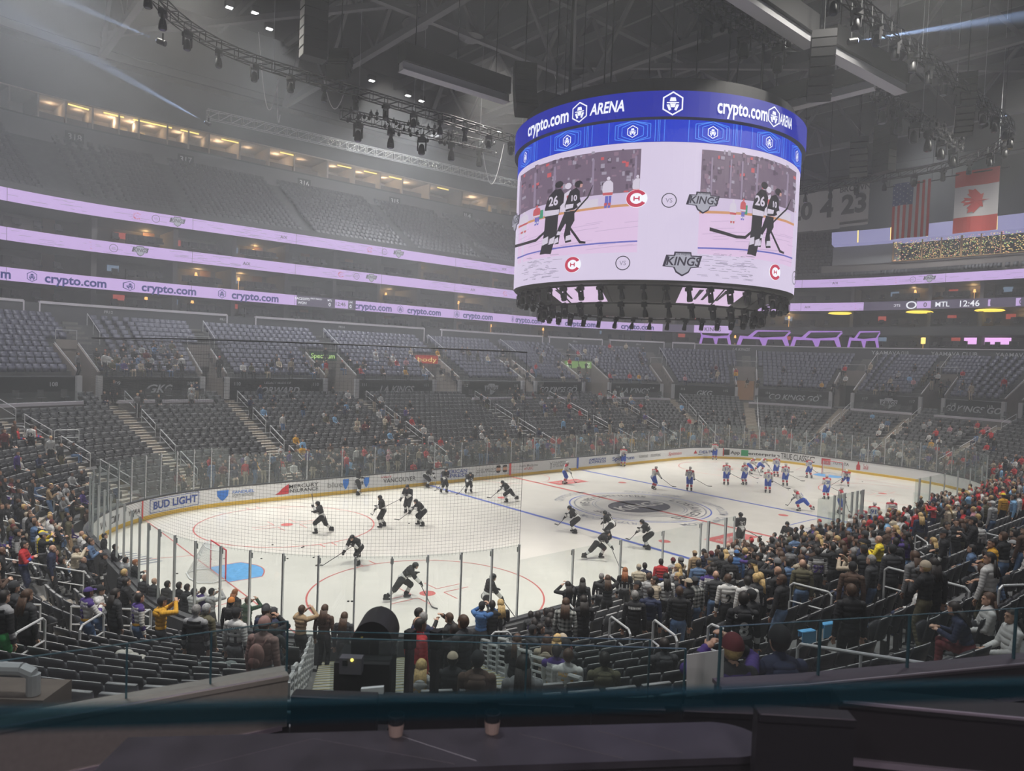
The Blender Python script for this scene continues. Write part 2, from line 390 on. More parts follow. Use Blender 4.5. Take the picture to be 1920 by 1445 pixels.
ad(714, 735, ['VISIT'], M_rd, hh=.14, zc=.86); ad(716, 779, ['VANCOUVER'], M_bk, .008, hh=.36, zc=.6)
ad(828, 875, ['AMERICAN', 'EXPRESS'], M_bn, .015, hh=.62); ad(892, 929, ['· · · · · · · ·', 'WE MUST', 'BE BATTELLA', '· · · · · · · ·'], M_gy, hh=.62)
patch(932, 940, [[(.5*math.cos(t*PI/6), .26*math.sin(t*PI/6)) for t in range(12)]], mat('print_skin', (.55, .30, .20), .6)); patch(942, 951, [[(.5*math.cos(t*PI/6), .26*math.sin(t*PI/6)) for t in range(12)]], mat('print_skin'))
for u in (935, 946): patch(u-3, u+4, [[(-.5, -.02), (.5, -.02), (.4, -.16), (0, -.2), (-.4, -.16)]], M_bk, .6); patch(u-3, u+4, [[(-.55, .05), (.55, .05), (.4, .2), (-.4, .2)]], M_bk, .78)
patch(953, 958, SQ(.47), mat('board_red', (.65, .05, .05), .4), .6)
ad(973, 1008, ['Keck Medicine', 'of USC'], [M_gy, M_rd], hh=.5); ad(1036, 1063, ['YAAMAVA', 'RESORT & CASINO', 'AT SAN MANUEL'], M_gy, hh=.5); patch(1030, 1036, [[(-.5, .3), (-.1, -.0), (-.1, -.35), (.1, -.35), (.1, .0), (.5, .3), (0, .1)]], M_gy)
patch(1081, 1085.5, SQ(.47), mat('board_blue', (.04, .10, .45), .4), .6)
ad(1105, 1135, ['AMERICAN', 'EXPRESS'], M_bn, .012, hh=.5); ad(1149, 1188, ['Spectrum'], M_bn, .015, hh=.42); ad(1199, 1215, ['Capitol', 'PARTNER'], M_gy, hh=.3); ad(1220, 1238, ['Gopher', 'PARTNER'], M_gy, hh=.3)
ad(1253, 1277, ['Spitners'], M_rd, 0, .3, hh=.4); patch(1300, 1307, [[(-.5, -.15), (.5, -.15), (0, .2)]], M_rd); ad(1310, 1340, ['DELTA'], M_bn, hh=.33)
patch(1356, 1357.4, SQ(.4), M_rd); patch(1358, 1368, SQ(.28), M_bk); ad(1370, 1388, ['App'], M_bk, .015, hh=.42); patch(1390, 1403, SQ(.3), M_gr); ad(1393, 1401, ['e'], M_board, .02, hh=.4); ad(1403, 1461, ['enterprise'], M_bk, .02, hh=.34)
ad(1465, 1528, ['TRUE CLASSIC'], M_bk, .01, hh=.72); patch(1542, 1556, SQ(.28), M_rd); ad(1544, 1554, ['O'], M_board, .0, hh=.4); ad(1560, 1592, ['TOYOTA'], M_bk, .01, hh=.33)
ad(1620, 1658, ['Coca-Cola'], M_rd, .01, .35, hh=.55)
for u in (1607, 1669): patch(u, u+5, [[(-.4, -.35), (.4, -.35), (.4, .05), (.15, .2), (.15, .4), (-.15, .4), (-.15, .2), (-.4, .05)]], M_rd)
patch(1685, 1698, framebox(.32, .03), M_bn); patch(1688, 1695, SQ(.18), M_rd); ad(1689, 1694, ['m'], mat('print_gold', (.8, .5, .02), .5), .03, hh=.25); ad(1701, 1744, ['Save money', 'with the app'], M_bk, .015, hh=.55)
patch(1760, 1768, [[(.5*math.cos(t*PI/3+PI/6), .25*math.sin(t*PI/3+PI/6)) for t in range(6)]], M_bn); ad(1770, 1814, ['crypto.com'], M_bn, hh=.42)
sL = lambda u: s_at_u(u, 0, .6, PER-26, PER-2)
for (u0, u1, t, h) in ((240, 262, 'YORA', .36), (187, 222, 'VA  CM', .5)):
    a, c = sL(u0), sL(u1); real = (pt(a, 0, 0)-pt(c, 0, 0)).length
    text_on(t, h, board_fn((a+c)/2, .6, (c-a)/real), M_bk, boards, 'sponsor_lettering', .15, .01, real)
a = PER-13.5; polys_on(SQ(.48)[0:1], board_fn(s_at_u(267, 0, .6, PER-26, PER-2), .6, .2), mat('board_red'), boards, 'goal_line_mark')
# ------------------------------------------------------------------ glass panels and stanchions
M_glass = glassy('rink_glass', (.90, .93, .92), .05, .05); M_glassn = glassy('rink_glass_near', (.95, .97, .965), .04, .012)  # diffuse share paints the milky reflections on the panes
GAPS = []
def glass_panel(s0, s1, zt, z0=1.14, d=.08, post=True, thick=.03, m=None, label=None, group=None):
    a, c = pt(s0, d, 0), pt(s1, d, 0); L = (c-a).length; mid = (a+c)/2; rz = math.atan2(c.y-a.y, c.x-a.x)
    near = (mid-Vector((CAM.x, CAM.y, 0))).length < 34
    t = thing('rink_glass', label or ('clear glass panel with grey post above the near boards' if near else 'clear glass panel with pale post above the far boards'), 'glass panel', (a.x, a.y, z0), rz, group or ('near rink glass panels' if near else 'far rink glass panels'))
    bb = MB(); bb.box((L/2, 0, (zt-z0)/2), L-.05, .015, zt-z0); bb.build('pane', m or (M_glassn if near else M_glass), t)
    if post: bb = MB(); bb.box((0, 0, (zt-z0)/2-.02), thick, .07, zt-z0+.04); bb.box((0, -.05, (zt-z0)*.93), .09, .02, .16); bb.build('post', M_steel, t)
    return t
def top_at(x): return 3.47 if abs(x) > 21.4 else 2.97
for i in range(8):
    st = {0: 2.44, 4: 2.44, 2: 1.474, 6: 1.1}.get(i, 1.5*25.1/13.4)
    if i in (5, 7): st = 1.05*25.1/13.4
    n = max(1, int(round(SEG[i]/st)))
    for j in range(n):
        a, c = S0[i]+SEG[i]*j/n, S0[i]+SEG[i]*(j+1)/n; q = pt((a+c)/2, 0, 0)
        if i == 4 and (-10.4 < q.x < -1.4 or 2.2 < q.x < 10): continue
        glass_panel(a, c, top_at(q.x), thick=.05 if q.y > 0 else .045)
# players' benches on the near side: floor, seat, back glass, dividing posts
def xs(x): return S0[4]+21.95-x
for x0, x1, nm in ((-10.2, -1.2, 'home players bench by the centre line, nearer the camera'), (2.2, 9.6, 'visiting players bench towards the far goal')):
    t = thing('players_bench', nm, 'players bench', (x0, -12.95, 0))
    bb = MB(); bb.box(((x1-x0)/2, -1.5, .45), x1-x0, .4, .06); bb.box(((x1-x0)/2, -1.62, .22), x1-x0, .06, .44); bb.build('seat', M_blackp, t)
    bb = MB(); bb.box(((x1-x0)/2, -2.35, .6), x1-x0, .12, 1.2); bb.build('back_wall', M_board, t)
    n = 6
    for i in range(n):
        w = (x1-x0)/n; bb = MB(); bb.box((w*(i+.5), -2.35, 1.75), w-.05, .015, 1.1); bb.build('back_pane', M_glassn, t)
        bb = MB(); bb.box((w*i, -2.35, 1.7), .06, .06, 1.3); bb.build('post', M_steel, t)
    for xe in (0, x1-x0): bb = MB(); bb.box((xe, -1.2, 1.6), .015, 2.3, 1.2); bb.build('end_pane', M_glassn, t)
for x in (-10.45, -11.7, -.7, .4, 1.3, 1.9, 2.6, 10.4):
    o = MB(); o.box((0, 0, 1.5), .09, .09, 3.0); o = o.build('bench_post', M_steel); o.location = (x, -13.05, 0); tag(o, 'thick square steel post at the end of a players bench', 'post', 'steel bench posts')
# ------------------------------------------------------------------ protective net
netroot = thing('protective_net', 'fine grey protective net hanging above the glass of the near end', 'net')
b = MB(); s0, s1 = S0[5]-.0, PER; L = []
prev = None; cells = []
N = 560
for i in range(N+1):
    s = s0+(s1-s0)*i/N; p = pt(s, .09, 0)
    if prev is None or (p-prev).length > .085: cells.append(s); prev = p
NT = 9.5
for s in cells:
    p, n, t = frame(s, .09); t = Vector((t[0], t[1], 0))*.0024; a = Vector((p[0], p[1], 3.4)); b.quad(a-t, a+t, a+t+Vector((0, 0, NT-3.4)), a-t+Vector((0, 0, NT-3.4)))
z = 3.45
while z < NT:
    for s, s2 in zip(cells[::6], cells[6::6]): a, c = pt(s, .09, z), pt(s2, .09, z); dz = Vector((0, 0, .0024)); b.quad(a-dz, c-dz, c+dz, a+dz)
    z += .1
b.build('mesh', mat('net_cord', (.16, .16, .16), .8), netroot)
b = MB()
for s, s2 in zip(cells[::8], cells[8::8]): b.tube(pt(s, .09, NT), pt(s2, .09, NT), .02, 5)
b.tube(pt(s0, .09, 3.4), pt(s0, .09, NT), .008, 4); b.build('top_cable', M_black, netroot)
# ------------------------------------------------------------------ goals
def goal(x, sx, label):
    t = thing('hockey_goal', label, 'goal', (x, 0, 0), 0 if sx < 0 else PI)   # opening faces local +x
    bb = MB(); r = .03
    pts = [(0, -.915, 0), (0, -.915, 1.22), (0, .915, 1.22), (0, .915, 0)]; bb.path(pts, r, 8)
    for p in pts: bb.ell(p, r, 8, 6)
    bb.build('goal_frame', mat('goal_red', (.62, .03, .05), .35), t)['label'] = 'red pipe frame'
    bb = MB(); base = [(0, -.915), (-.55, -1.05), (-1.0, -.75), (-1.1, 0), (-1.0, .75), (-.55, 1.05), (0, .915)]
    for p, q in zip(base, base[1:]): bb.tube((*p, .04), (*q, .04), .03, 6)
    top = [(0, -.915), (-.2, -.9), (-.42, -.6), (-.5, 0), (-.42, .6), (-.2, .9), (0, .915)]
    for p, q in zip(top, top[1:]): bb.tube((*p, 1.2), (*q, 1.2), .015, 6)
    bb.build('base_bar', M_white, t)
    bb = MB(); M = 84
    def along(P, f):
        k = f*(len(P)-1); i = min(int(k), len(P)-2); k -= i; return Vector((P[i][0]*(1-k)+P[i+1][0]*k, P[i][1]*(1-k)+P[i+1][1]*k, 0))
    for i in range(M+1):
        f = i/M; a, c = along(base, f), along(top, f); bb.tube(a+Vector((0, 0, .05)), c+Vector((0, 0, 1.2)), .0035, 3)
    for j in range(1, 22):
        g = j/22
        for i in range(0, M, 4):
            p = [along(base, ff/M).lerp(along(top, ff/M), g)+Vector((0, 0, .05+1.15*g)) for ff in (i, i+4)]; bb.tube(p[0], p[1], .0035, 3)
    for i in range(1, 36): y = -.9+1.8*i/36; bb.tube((0, y, 1.21), (-.5+.25*(abs(y))**2, y, 1.2), .0035, 3)
    bb.build('net', mat('goal_net_cord', (.75, .75, .73), .8), t)['label'] = 'white cord netting'
goal(-26.82, -1, 'red framed goal with white net at the near end of the ice'); goal(26.82, 1, 'red framed goal with white net at the far end of the ice')
pk = MB(); pk.lathe((0, 0, 0), [(0, 0), (.045, 0), (.045, .028), (0, .028)], 12); pkm = pk.mesh('puck', M_black)
for u, v in ((332, 1075), (511, 1021), (566, 1026), (490, 1047), (539, 1047), (588, 1045), (653, 1127), (569, 1025), (767, 981), (396, 1048), (1420, 905), (1617, 903), (1478, 918), (660, 1127), (420, 1047)):
    q = at_z(u, v, 0.01); o = link(pkm, 'puck', loc=(q.x, q.y, .001)); tag(o, 'black puck lying on the ice in the near zone' if q.x < 0 else 'black puck lying on the ice in the far zone', 'puck', 'pucks in the near zone' if q.x < 0 else 'pucks in the far zone')
# ================================================================== the bowl
def s_of(x, y):
    d = dof(x, y)
    if abs(x) <= 21.95: return (x+21.95) if y > 0 else S0[4]+21.95-x
    if abs(y) <= 4.42: return S0[2]+4.42-y if x > 0 else S0[6]+y+4.42
    cx, cyy = math.copysign(21.95, x), math.copysign(4.42, y)
    a = math.degrees(math.atan2((y-cyy)/(RX+d), (x-cx)/(RX+.87*d)))
    if x > 0 and y > 0: return S0[1]+(90-a)/90*LC
    if x > 0: return S0[3]-a/90*LC
    if y < 0: return S0[5]+(-90-a)/90*LC
    return S0[7]+(180-a)/90*LC
def sdist(a, b): return abs((a-b+PER/2) % PER-PER/2)
AISLES = [197, 203.4, 5, 16.5, 28.85, 39.2, 47, 53.8, 60.2, 67.3, 73.9, 80.8, 90, 100, 112, 122, 132.5, 142.8, 148, 165, 172, 178.5, 187]
def su(u, d=DB, z=6.4, a=-26, c=92): return s_at_u(u, d, z, a, c)
VOM = [(su(a), su(c)) for a, c in ((153, 186), (380, 423), (612, 667), (816, 860), (978, 1003), (1093, 1140), (1243, 1262), (1385, 1417), (1560, 1595), (1728, 1768), (1888, 1912))]
# terraces of the lower bowl
prof = [(D0-.9, 0), (D0, 0)]
for k in range(NLOW): prof += [(D0+DT*k, rowz(k)), (D0+DT*(k+1), rowz(k))]
prof += [(DB, 5.25), (DB+1.3, 5.25)]
M_terr = mat('terrace_concrete', (.13, .13, .13), .85, noise=.15, scale=1.5)
b = MB(); sweep(b, prof[1:], 0, PER, .6); struct(b.build('floor.002', M_terr))['label'] = 'concrete terraces of the lower bowl'
# terraces of the upper bank, with the tunnel mouths left open
UP0, UP1 = -24, 94
def vom_skip(x, y):
    d = dof(x, y); s = s_of(x, y)
    return d < 19.7 and any((s-a) % PER < (c-a) for a, c in VOM)
prof = []
for k in range(NUP): prof += [(DB+DTU*k, ZU+DZU*k), (DB+DTU*(k+1), ZU+DZU*k)]
b = MB(); sweep(b, prof, UP0, UP1, .45, skip=vom_skip); struct(b.build('floor.003', M_terr))['label'] = 'concrete terraces of the upper bank'
b = MB(); sweep(b, [(DB, 5.2), (22, 5.2)], UP0, UP1, .9); struct(b.build('floor.004', M_concd))
# banner wall
b = MB(); sweep(b, [(DB, 5.2), (DB, 6.9), (DB+.12, 6.98), (DB+.12, 6.6)], UP0, UP1, .45, skip=lambda x, y: any((s_of(x, y)-a) % PER < (c-a) for a, c in VOM)); wb = struct(b.build('wall_banner', M_banner))
M_bwhite = mat('banner_white_print', (.55, .56, .58), .6)
def wall_fn(sc, d, zc):
    p0, p1 = pt(sc-.5, d, 0), pt(sc+.5, d, 0); k = 1/max((p1-p0).length, .01)
    return lambda x, y: pt(sc+x*k, d, zc+y)
secs = ['GKG', 'LEGACY MADE OF|FORWARD', 'LA KINGS', 'KINGS', 'GO KINGS GO', 'LA KINGS', 'GKG', 'GO KINGS GO', 'KINGS', 'GO KINGS GO']
def crest(fn, h, m1, m2, parent, name='team_crest', txt=True):
    w = h*.95
    polys_on([[(x*w, y*h) for x, y in ((-.3, .5), (.3, .5), (.34, .32), (.62, .32), (.62, -.12), (.3, -.2), (.25, -.36), (0, -.5), (-.25, -.36), (-.3, -.2), (-.62, -.12), (-.62, .32), (-.34, .32))]], fn, m1, parent, name)
    f2 = lambda x, y: fn(x, y)
    return f2
for i, t in enumerate(secs):
    a, c = VOM[i][1] % PER, VOM[i+1][0]; a = a-PER if a > 150 else a; mid = (a+c)/2
    p0, p1 = pt(a, DB, 0), pt(c, DB, 0); L = (p1-p0).length; hidden = .05
    big = t.split('|')
    if t == 'KINGS':
        polys_on([[(x*1.5, y*1.2) for x, y in ((-.25, .5), (.25, .5), (.3, .35), (.62, .35), (.55, -.15), (.3, -.2), (0, -.5), (-.3, -.2), (-.55, -.15), (-.62, .35), (-.3, .35))]], wall_fn(mid, DB-.03, 6.05), M_bwhite, wb, 'team_crest')
        text_on('KINGS', .62, wall_fn(mid, DB-.05, 6.12), M_banner, wb, 'crest_lettering', .2, .02, 1.6)
    else:
        text_on(big[-1], .85 if len(big) == 1 else .75, wall_fn(mid, DB-.04, 6.05 if len(big) == 1 else 5.95), M_bwhite, wb, 'banner_lettering', .3, .025)
        if len(big) > 1: text_on(big[0], .28, wall_fn(mid, DB-.04, 6.55), M_bwhite, wb, 'banner_lettering', 0, .01)
    for s_, n_ in ((a+.9, 109+i), (c-.9, 109+i)): text_on(str(n_), .38, wall_fn(s_, DB-.04, 6.45), M_bwhite, wb, 'section_number', 0, .01)
text_on('108', .4, wall_fn(VOM[0][0]-1.2, DB-.04, 6.4), M_bwhite, wb, 'section_number', 0, .01)
polys_on([[(x*1.6, y*1.2) for x, y in ((-.25, .5), (.25, .5), (.3, .35), (.62, .35), (.55, -.15), (.3, -.2), (0, -.5), (-.3, -.2), (-.55, -.15), (-.62, .35), (-.3, .35))]], wall_fn(VOM[0][0]-6, DB-.04, 6.1), M_bwhite, wb, 'team_crest')
# tunnel mouths in the bank
SIGNS = {2: ('Spectrum', (.02, .05, .03), (.55, .85, .25)), 3: ('body', (.55, .05, .03), (.8, .6, .2)), 5: ('AMERICAN|EXPRESS', (.25, .45, .12), (.85, .95, .8)), 8: ('', 0, 0), 9: ('', 0, 0)}
for i, (a, c) in enumerate(VOM):
    t = struct(thing('wall_tunnel_mouth', None, None)); a = a-PER if a > 150 else a; c = c-PER if c > 150 else c
    bb = MB(); dk = 19.7
    for s_, sg in ((a, -1), (c, 1)):
        n_ = 9
        for j in range(n_):
            d0, d1 = DB+(dk-DB)*j/n_, DB+(dk-DB)*(j+1)/n_; z0_, z1_ = 7.25+(d0-DB)*.475, 7.25+(d1-DB)*.475
            for off in (0, sg*.12): bb.quad(pt(s_+off, d0, 5.2), pt(s_+off, d1, 5.2), pt(s_+off, d1, z1_), pt(s_+off, d0, z0_))
            bb.quad(pt(s_, d0, z0_), pt(s_, d1, z1_), pt(s_+sg*.12, d1, z1_), pt(s_+sg*.12, d0, z0_))
    zt = 7.25+(dk-DB)*.475
    bb.quad(pt(a, dk, 7.7), pt(c, dk, 7.7), pt(c, dk, zt+.3), pt(a, dk, zt+.3)); bb.quad(pt(a, dk, 7.7), pt(c, dk, 7.7), pt(c, dk+3, 7.7), pt(a, dk+3, 7.7))
    for s_ in (a, c): bb.quad(pt(s_, dk, 5.2), pt(s_, dk+3, 5.2), pt(s_, dk+3, 7.7), pt(s_, dk, 7.7))
    bb.build('side_wall', M_tanw if 'M_tanw' in globals() else mat('beige_concrete', (.27, .235, .21), .8, noise=.08, scale=1), t)
    bb = MB(); bb.quad(pt(a, dk+2.9, 5.2), pt(c, dk+2.9, 5.2), pt(c, dk+2.9, 7.7), pt(a, dk+2.9, 7.7)); bb.build('opening', mat('tunnel_shade_sheet', (.02, .02, .022), .9) if i != 7 else mat('tunnel_glow_sheet', (.45, .24, .12), emit=.25), t)  # end sheets paint the depth: near-black for shade, one glowing as lamplight
    bb = MB()
    for s_, sg in ((a, -1), (c, 1)): p = pt(s_+sg*.05, DB-.12, 6.2); fr = frame(s_, DB)[1]; bb.box((p.x, p.y, 6.12), .34, .34, 1.75, math.atan2(fr[1], fr[0]))
    bb.build('white_post', mat('post_pale', (.5, .5, .5), .5), t)
    bb = MB()
    for s_, sg in ((a, -1), (c, 1)):
        P = [pt(s_+sg*.06, DB+(dk-DB)*j/8, 7.33+(dk-DB)*j/8*.475) for j in range(9)]; bb.path(P, .03, 5)
    P = [pt(a, dk+.1, zt+.3), pt(a, dk+.1, zt+1.0), pt(c, dk+.1, zt+1.0), pt(c, dk+.1, zt+.3)]; bb.path(P, .025, 5); bb.build('handrail', M_alu, t)
    if i in SIGNS and SIGNS[i][0]:
        s_t, bg, fg = SIGNS[i]; w = (pt(a, dk-.3, 0)-pt(c, dk-.3, 0)).length; fn = wall_fn((a+c)/2, dk-.4, zt-.25)
        sg = polys_on([[(-w*.47, -.42), (w*.47, -.42), (w*.47, .42), (-w*.47, .42)]], fn, mat('sign_face_%d' % i, bg, emit=.6), t, 'sign_face'); fn2 = wall_fn((a+c)/2, dk-.45, zt-.25)
        ls = s_t.split('|')
        for q_, l_ in enumerate(ls): text_on(l_, .62/len(ls), (lambda f_, o_: lambda x, y: f_(x, y+o_))(fn2, (len(ls)-1-2*q_)*.18), mat('sign_text_%d' % i, fg, emit=.9), t, 'sign_lettering', 0, .01, w*.8)
# platforms with white ledges in front of the banner walls
for i, (u0, u1) in enumerate(((-60, 152), (222, 402), (885, 1000), (1030, 1082), (1140, 1256), (1405, 1555), (1595, 1712), (1748, 1890))):
    a, c = su(u0, 13.9, 5.2), su(u1, 13.9, 5.2)
    t = thing('wheelchair_platform', ['raised viewing platform with white ledge at the left edge below section 108', 'raised viewing platform with white ledge under the GKG banner of section 109', 'raised platform with white ledge under the crest banner of section 112', 'short raised platform with white ledge under section 113', 'raised platform with white ledge under section 114', 'raised platform with white ledge under the GO KINGS GO banner behind the far goal', 'raised platform with white ledge right of the GO KINGS GO banner behind the far goal', 'raised platform with white ledge furthest right behind the far goal'][i], 'platform')
    bb = MB(); sweep(bb, [(13.9, rowz(13)), (13.9, 5.1), (DB, 5.1)], a, c, .8); bb.build('deck', M_conc, t)
    bb = MB(); sweep(bb, [(13.85, 5.1), (13.85, 5.32), (14.1, 5.32), (14.1, 5.1)], a, c, .8, close=True); bb.build('ledge', M_ledge, t)['label'] = 'white ledge'
    bb = MB(); sweep(bb, [(14.0, 5.3), (14.0, 6.0)], a, c, .8); bb.build('glass_rail', M_glass, t)
    n = int((c-a)/1.1)
    st = MB()
    for j in range(n):
        s_ = a+(j+.5)*(c-a)/n; p, nn, _t = frame(s_, 14.9); rz = math.atan2(nn[1], nn[0]); st.box((p[0], p[1], 5.55), .4, .42, .06, rz); q = pt(s_, 15.1, 5.85); st.box((q.x, q.y, 5.85), .04, .42, .45, rz); st.tube((p[0], p[1], 5.1), (p[0], p[1], 5.55), .03, 5)
    PLAT_ST = st.build('stool_row', M_concd, t)
PLAT = [(su(u0, 13.9, 5.2), su(u1, 13.9, 5.2)) for (u0, u1) in ((-60, 152), (222, 402), (885, 1000), (1030, 1082), (1140, 1256), (1405, 1555), (1595, 1712), (1748, 1890))]
# aisle stairs with handrails
PLATS = PLAT
for i, sa in enumerate(AISLES):
    p, n, tt = frame(sa, 8); n, tt = Vector((*n, 0)), Vector((*tt, 0))
    if in_tunnel(p[0], p[1], 1): continue
    onp = any((sa-a_) % PER < (c_-a_) for a_, c_ in PLATS)
    far = sdist(sa, 28) < 60
    nm = 'concrete aisle stairs in the %s' % ('far stands, aisle number %s from the left end' % ['one', 'two', 'three', 'four', 'five', 'six', 'seven', 'eight', 'nine', 'ten', 'eleven', 'twelve'][i] if i < 12 else 'near stands, %s aisle along' % ['first', 'second', 'third', 'fourth', 'fifth', 'sixth', 'seventh', 'eighth', 'ninth', 'tenth', 'eleventh'][i-12])
    t = thing('aisle_stairs', nm, 'stairs', group='aisle stairs of the lower bowl')
    bb = MB(); rz = math.atan2(n.y, n.x)
    for k in range(NLOW):
        if k == 0: q0, _n, _ = frame(sa, D0-.2); bb.box((q0[0], q0[1], .2), .42, 1.15, .4, rz)
        for h_ in (0, 1):
            d = D0+DT*k+(.22 if h_ == 0 else .64); z = rowz(k)+(.0 if h_ == 0 else .13); q, nn, _ = frame(sa, d); rz = math.atan2(nn[1], nn[0])
            bb.box((q[0], q[1], z-.14), .43, 1.15, .3, rz)
    bb.build('steps', M_step, t)
    bb = MB(); k = 1
    while k < NLOW-1:
        k2 = min(k+3, NLOW-1)
        q = [Vector((*frame(sa+.62*(1 if 0 else 1), D0+DT*kk)[0], rowz(kk))) for kk in (k, k2)]
        bb.tube(q[0], q[0]+Vector((0, 0, .95)), .025, 5); bb.tube(q[1], q[1]+Vector((0, 0, .95)), .025, 5); bb.tube(q[0]+Vector((0, 0, .95)), q[1]+Vector((0, 0, .95)), .028, 5); bb.tube(q[0]+Vector((0, 0, .5)), q[1]+Vector((0, 0, .5)), .02, 5)
        k += 4
    if far or i in (19, 20, 21, 22): bb.build('handrail', M_alu, t)
    if i < 12:
        bb = MB()
        for k in range(0 if not any((sa-a) % PER < (c-a)+.6 or (sa+.6-a) % PER < (c-a) for a, c in VOM) else 6, NUP):
            for h_ in (0, 1):
                d = DB+DTU*k+(.2 if h_ == 0 else .6); q, nn, _ = frame(sa, d); bb.box((q[0], q[1], ZU+DZU*k-.19+h_*.19), .4, 1.1, .38, math.atan2(nn[1], nn[0]))
        bb.build('upper_steps', M_conc, t)
        bb = MB()
        for k0, k1 in ((6, 8), (8, 10)):
            q = [pt(sa+.6, DB+DTU*kk, ZU+DZU*kk) for kk in (k0, k1)]; up = Vector((0, 0, .95)); bb.tube(q[0], q[0]+up, .025, 5); bb.tube(q[1], q[1]+up, .025, 5); bb.tube(q[0]+up, q[1]+up, .028, 5)
        bb.build('upper_handrail', M_alu, t)
# ------------------------------------------------------------------ suite tower: slabs, ribbons, back wall
M_slab = mat('suite_slab_dark', (.05, .05, .052), .8); M_back = mat('suite_back_wall', (.10, .09, .08), .85, noise=.2, scale=.6)
ZR = [14.3, 17.34, 20.3]; RH = .53; DR = 25.5
b = MB(); sweep(b, [(DSU, 10.6), (DSU, 12.25), (DSU+6.5, 12.25)], UP0, UP1, .9); struct(b.build('wall_suite_base', mat('suite_base_grey', (.085, .085, .09), .85)))
for z in ZR:
    b = MB(); sweep(b, [(DR+.08, z-RH+.05), (DR+.08, z+RH), (DR+6.5, z+RH), (DR+6.5, z-RH+.05)], UP0, UP1, .9, close=True); struct(b.build('ceiling_slab', M_slab))
b = MB(); sweep(b, [(DR+6, 12.2), (DR+6, 21)], UP0, UP1, .9); struct(b.build('wall_suite_back', M_back))
led = {}
for i, z in enumerate(ZR):
    s1 = UP1 if i else su(1370, DR, z)
    t = thing('led_ribbon', ['lilac display ribbon with repeated crypto.com lettering, lowest of the three on the suite fronts', 'middle lilac display ribbon on the suite fronts with the scoreboard strip at its right end', 'top lilac display ribbon under the upper deck'][i], 'display ribbon')
    b = MB(); sweep(b, [(DR, z-RH+.03), (DR, z+RH-.03)], UP0, s1, .5); b.build('screen', M_led, t); led[i] = t
    b = MB()
    s = UP0
    while s < s1: p = wall_fn(s, DR-.012, z); b.add([p(-.015, -.5), p(.015, -.5), p(.015, .5), p(-.015, .5)], [(0, 1, 2, 3)]); s += 9.7
    b.build('panel_seam', M_ink, t)
def rib_fn(s, z, o=.02): return wall_fn(s, DR-o, z)
z = ZR[0]
for u, w in ((-55, 0), (127, 0), (307, 0), (471, 0), (693, 60), (790, 0), (891, 0), (984, 0), (1078, 0), (1182, 0)):
    s = su(u, DR, z)
    text_on('crypto.com', .98, rib_fn(s+.35, z), M_navy, led[0], 'lettering', 0, .03)
    if u != 693: polys_on([p for _, p in hexlogo(-3.15, 0, .42)], rib_fn(s+.35, z), M_navy, led[0], 'hexagon_emblem')
def bar(u0, u1, z, m, lid, o=.03, h=.5):
    a, c = su(u0, DR, z), su(u1, DR, z); L = (pt(a, DR, 0)-pt(c, DR, 0)).length
    polys_on([[(-L/2+L*k/8, -h), (-L/2+L*(k+1)/8, -h), (-L/2+L*(k+1)/8, h), (-L/2+L*k/8, h)] for k in range(8)], wall_fn((a+c)/2, DR-o, z), m, led[lid], 'score_box')
M_sbox = mat('score_box_grey', (.10, .08, .14), emit=.8)
def rtxt(u, z, s, h, m, lid, w=None, o=.045, dz=0): text_on(s, h, wall_fn(su(u, DR, z), DR-o, z+dz), m, led[lid], 'score_lettering', 0, .01, w)
bar(556, 668, z, M_sbox, 0); bar(627, 653, z, M_led, 0, .04, .42); rtxt(567, z, 'FACEOFFS', .34, M_ledw, 0, dz=.2); rtxt(567, z, 'WON', .34, M_ledw, 0, dz=-.2); rtxt(619, z, 'MTL', .26, M_ledw, 0, dz=.28); rtxt(619, z, '0', .5, M_ledw, 0, dz=-.15)
rtxt(640, z, '12:46', .55, M_ink, 0); rtxt(658, z, 'LAK', .26, M_ledw, 0, dz=.28); rtxt(658, z, '0', .5, M_ledw, 0, dz=-.15)
rtxt(595, z, 'FIRST PERIOD', .2, M_ledw, 0, dz=.3)
bar(1245, 1305, z, M_sbox, 0); rtxt(1340, z, 'KINGS', .75, M_ink, 0)
z = ZR[1]; bar(1663, 1925, z, M_sbox, 1)
rtxt(1678, z, 'SHOTS', .42, M_ledw, 1); bar(1720, 1748, z, M_led, 1, .04, .4); rtxt(1734, z, '0', .75, M_ink, 1); rtxt(1768, z, 'MTL', .8, M_ledw, 1); rtxt(1817, z, '12:46', .95, M_ledw, 1); bar(1850, 1861, z, M_led, 1, .04, .35); rtxt(1855, z, '1', .7, M_ink, 1); rtxt(1880, z, 'LAK', .8, M_ledw, 1); bar(1903, 1925, z, M_led, 1, .04, .4); rtxt(1915, z, '0', .75, M_ink, 1)
polys_on(ring(0, 0, .32, .45, 20, k=1.3), wall_fn(su(1708, DR, z), DR-.05, z), M_ledw, led[1], 'club_emblem')
def chc(fn, r, parent):
    """red letter C around a small H"""
    polys_on(ring(0, 0, .0, 1.06*r, 24, k=1.15), lambda x, y: fn(x, y), M_led, parent, 'club_emblem_ground')
    f1 = lambda x, y: fn(x, y)
    polys_on(ring(0, 0, .62*r, 1.0*r, 22, .55, 2*PI-.55, k=1.15)+[[(-.35*r, -.25*r), (-.2*r, -.25*r), (-.2*r, .25*r), (-.35*r, .25*r)], [(.2*r, -.25*r), (.35*r, -.25*r), (.35*r, .25*r), (.2*r, .25*r)], [(-.25*r, -.07*r), (.25*r, -.07*r), (.25*r, .07*r), (-.25*r, .07*r)]], fn, M_ledred, parent, 'red_club_emblem')
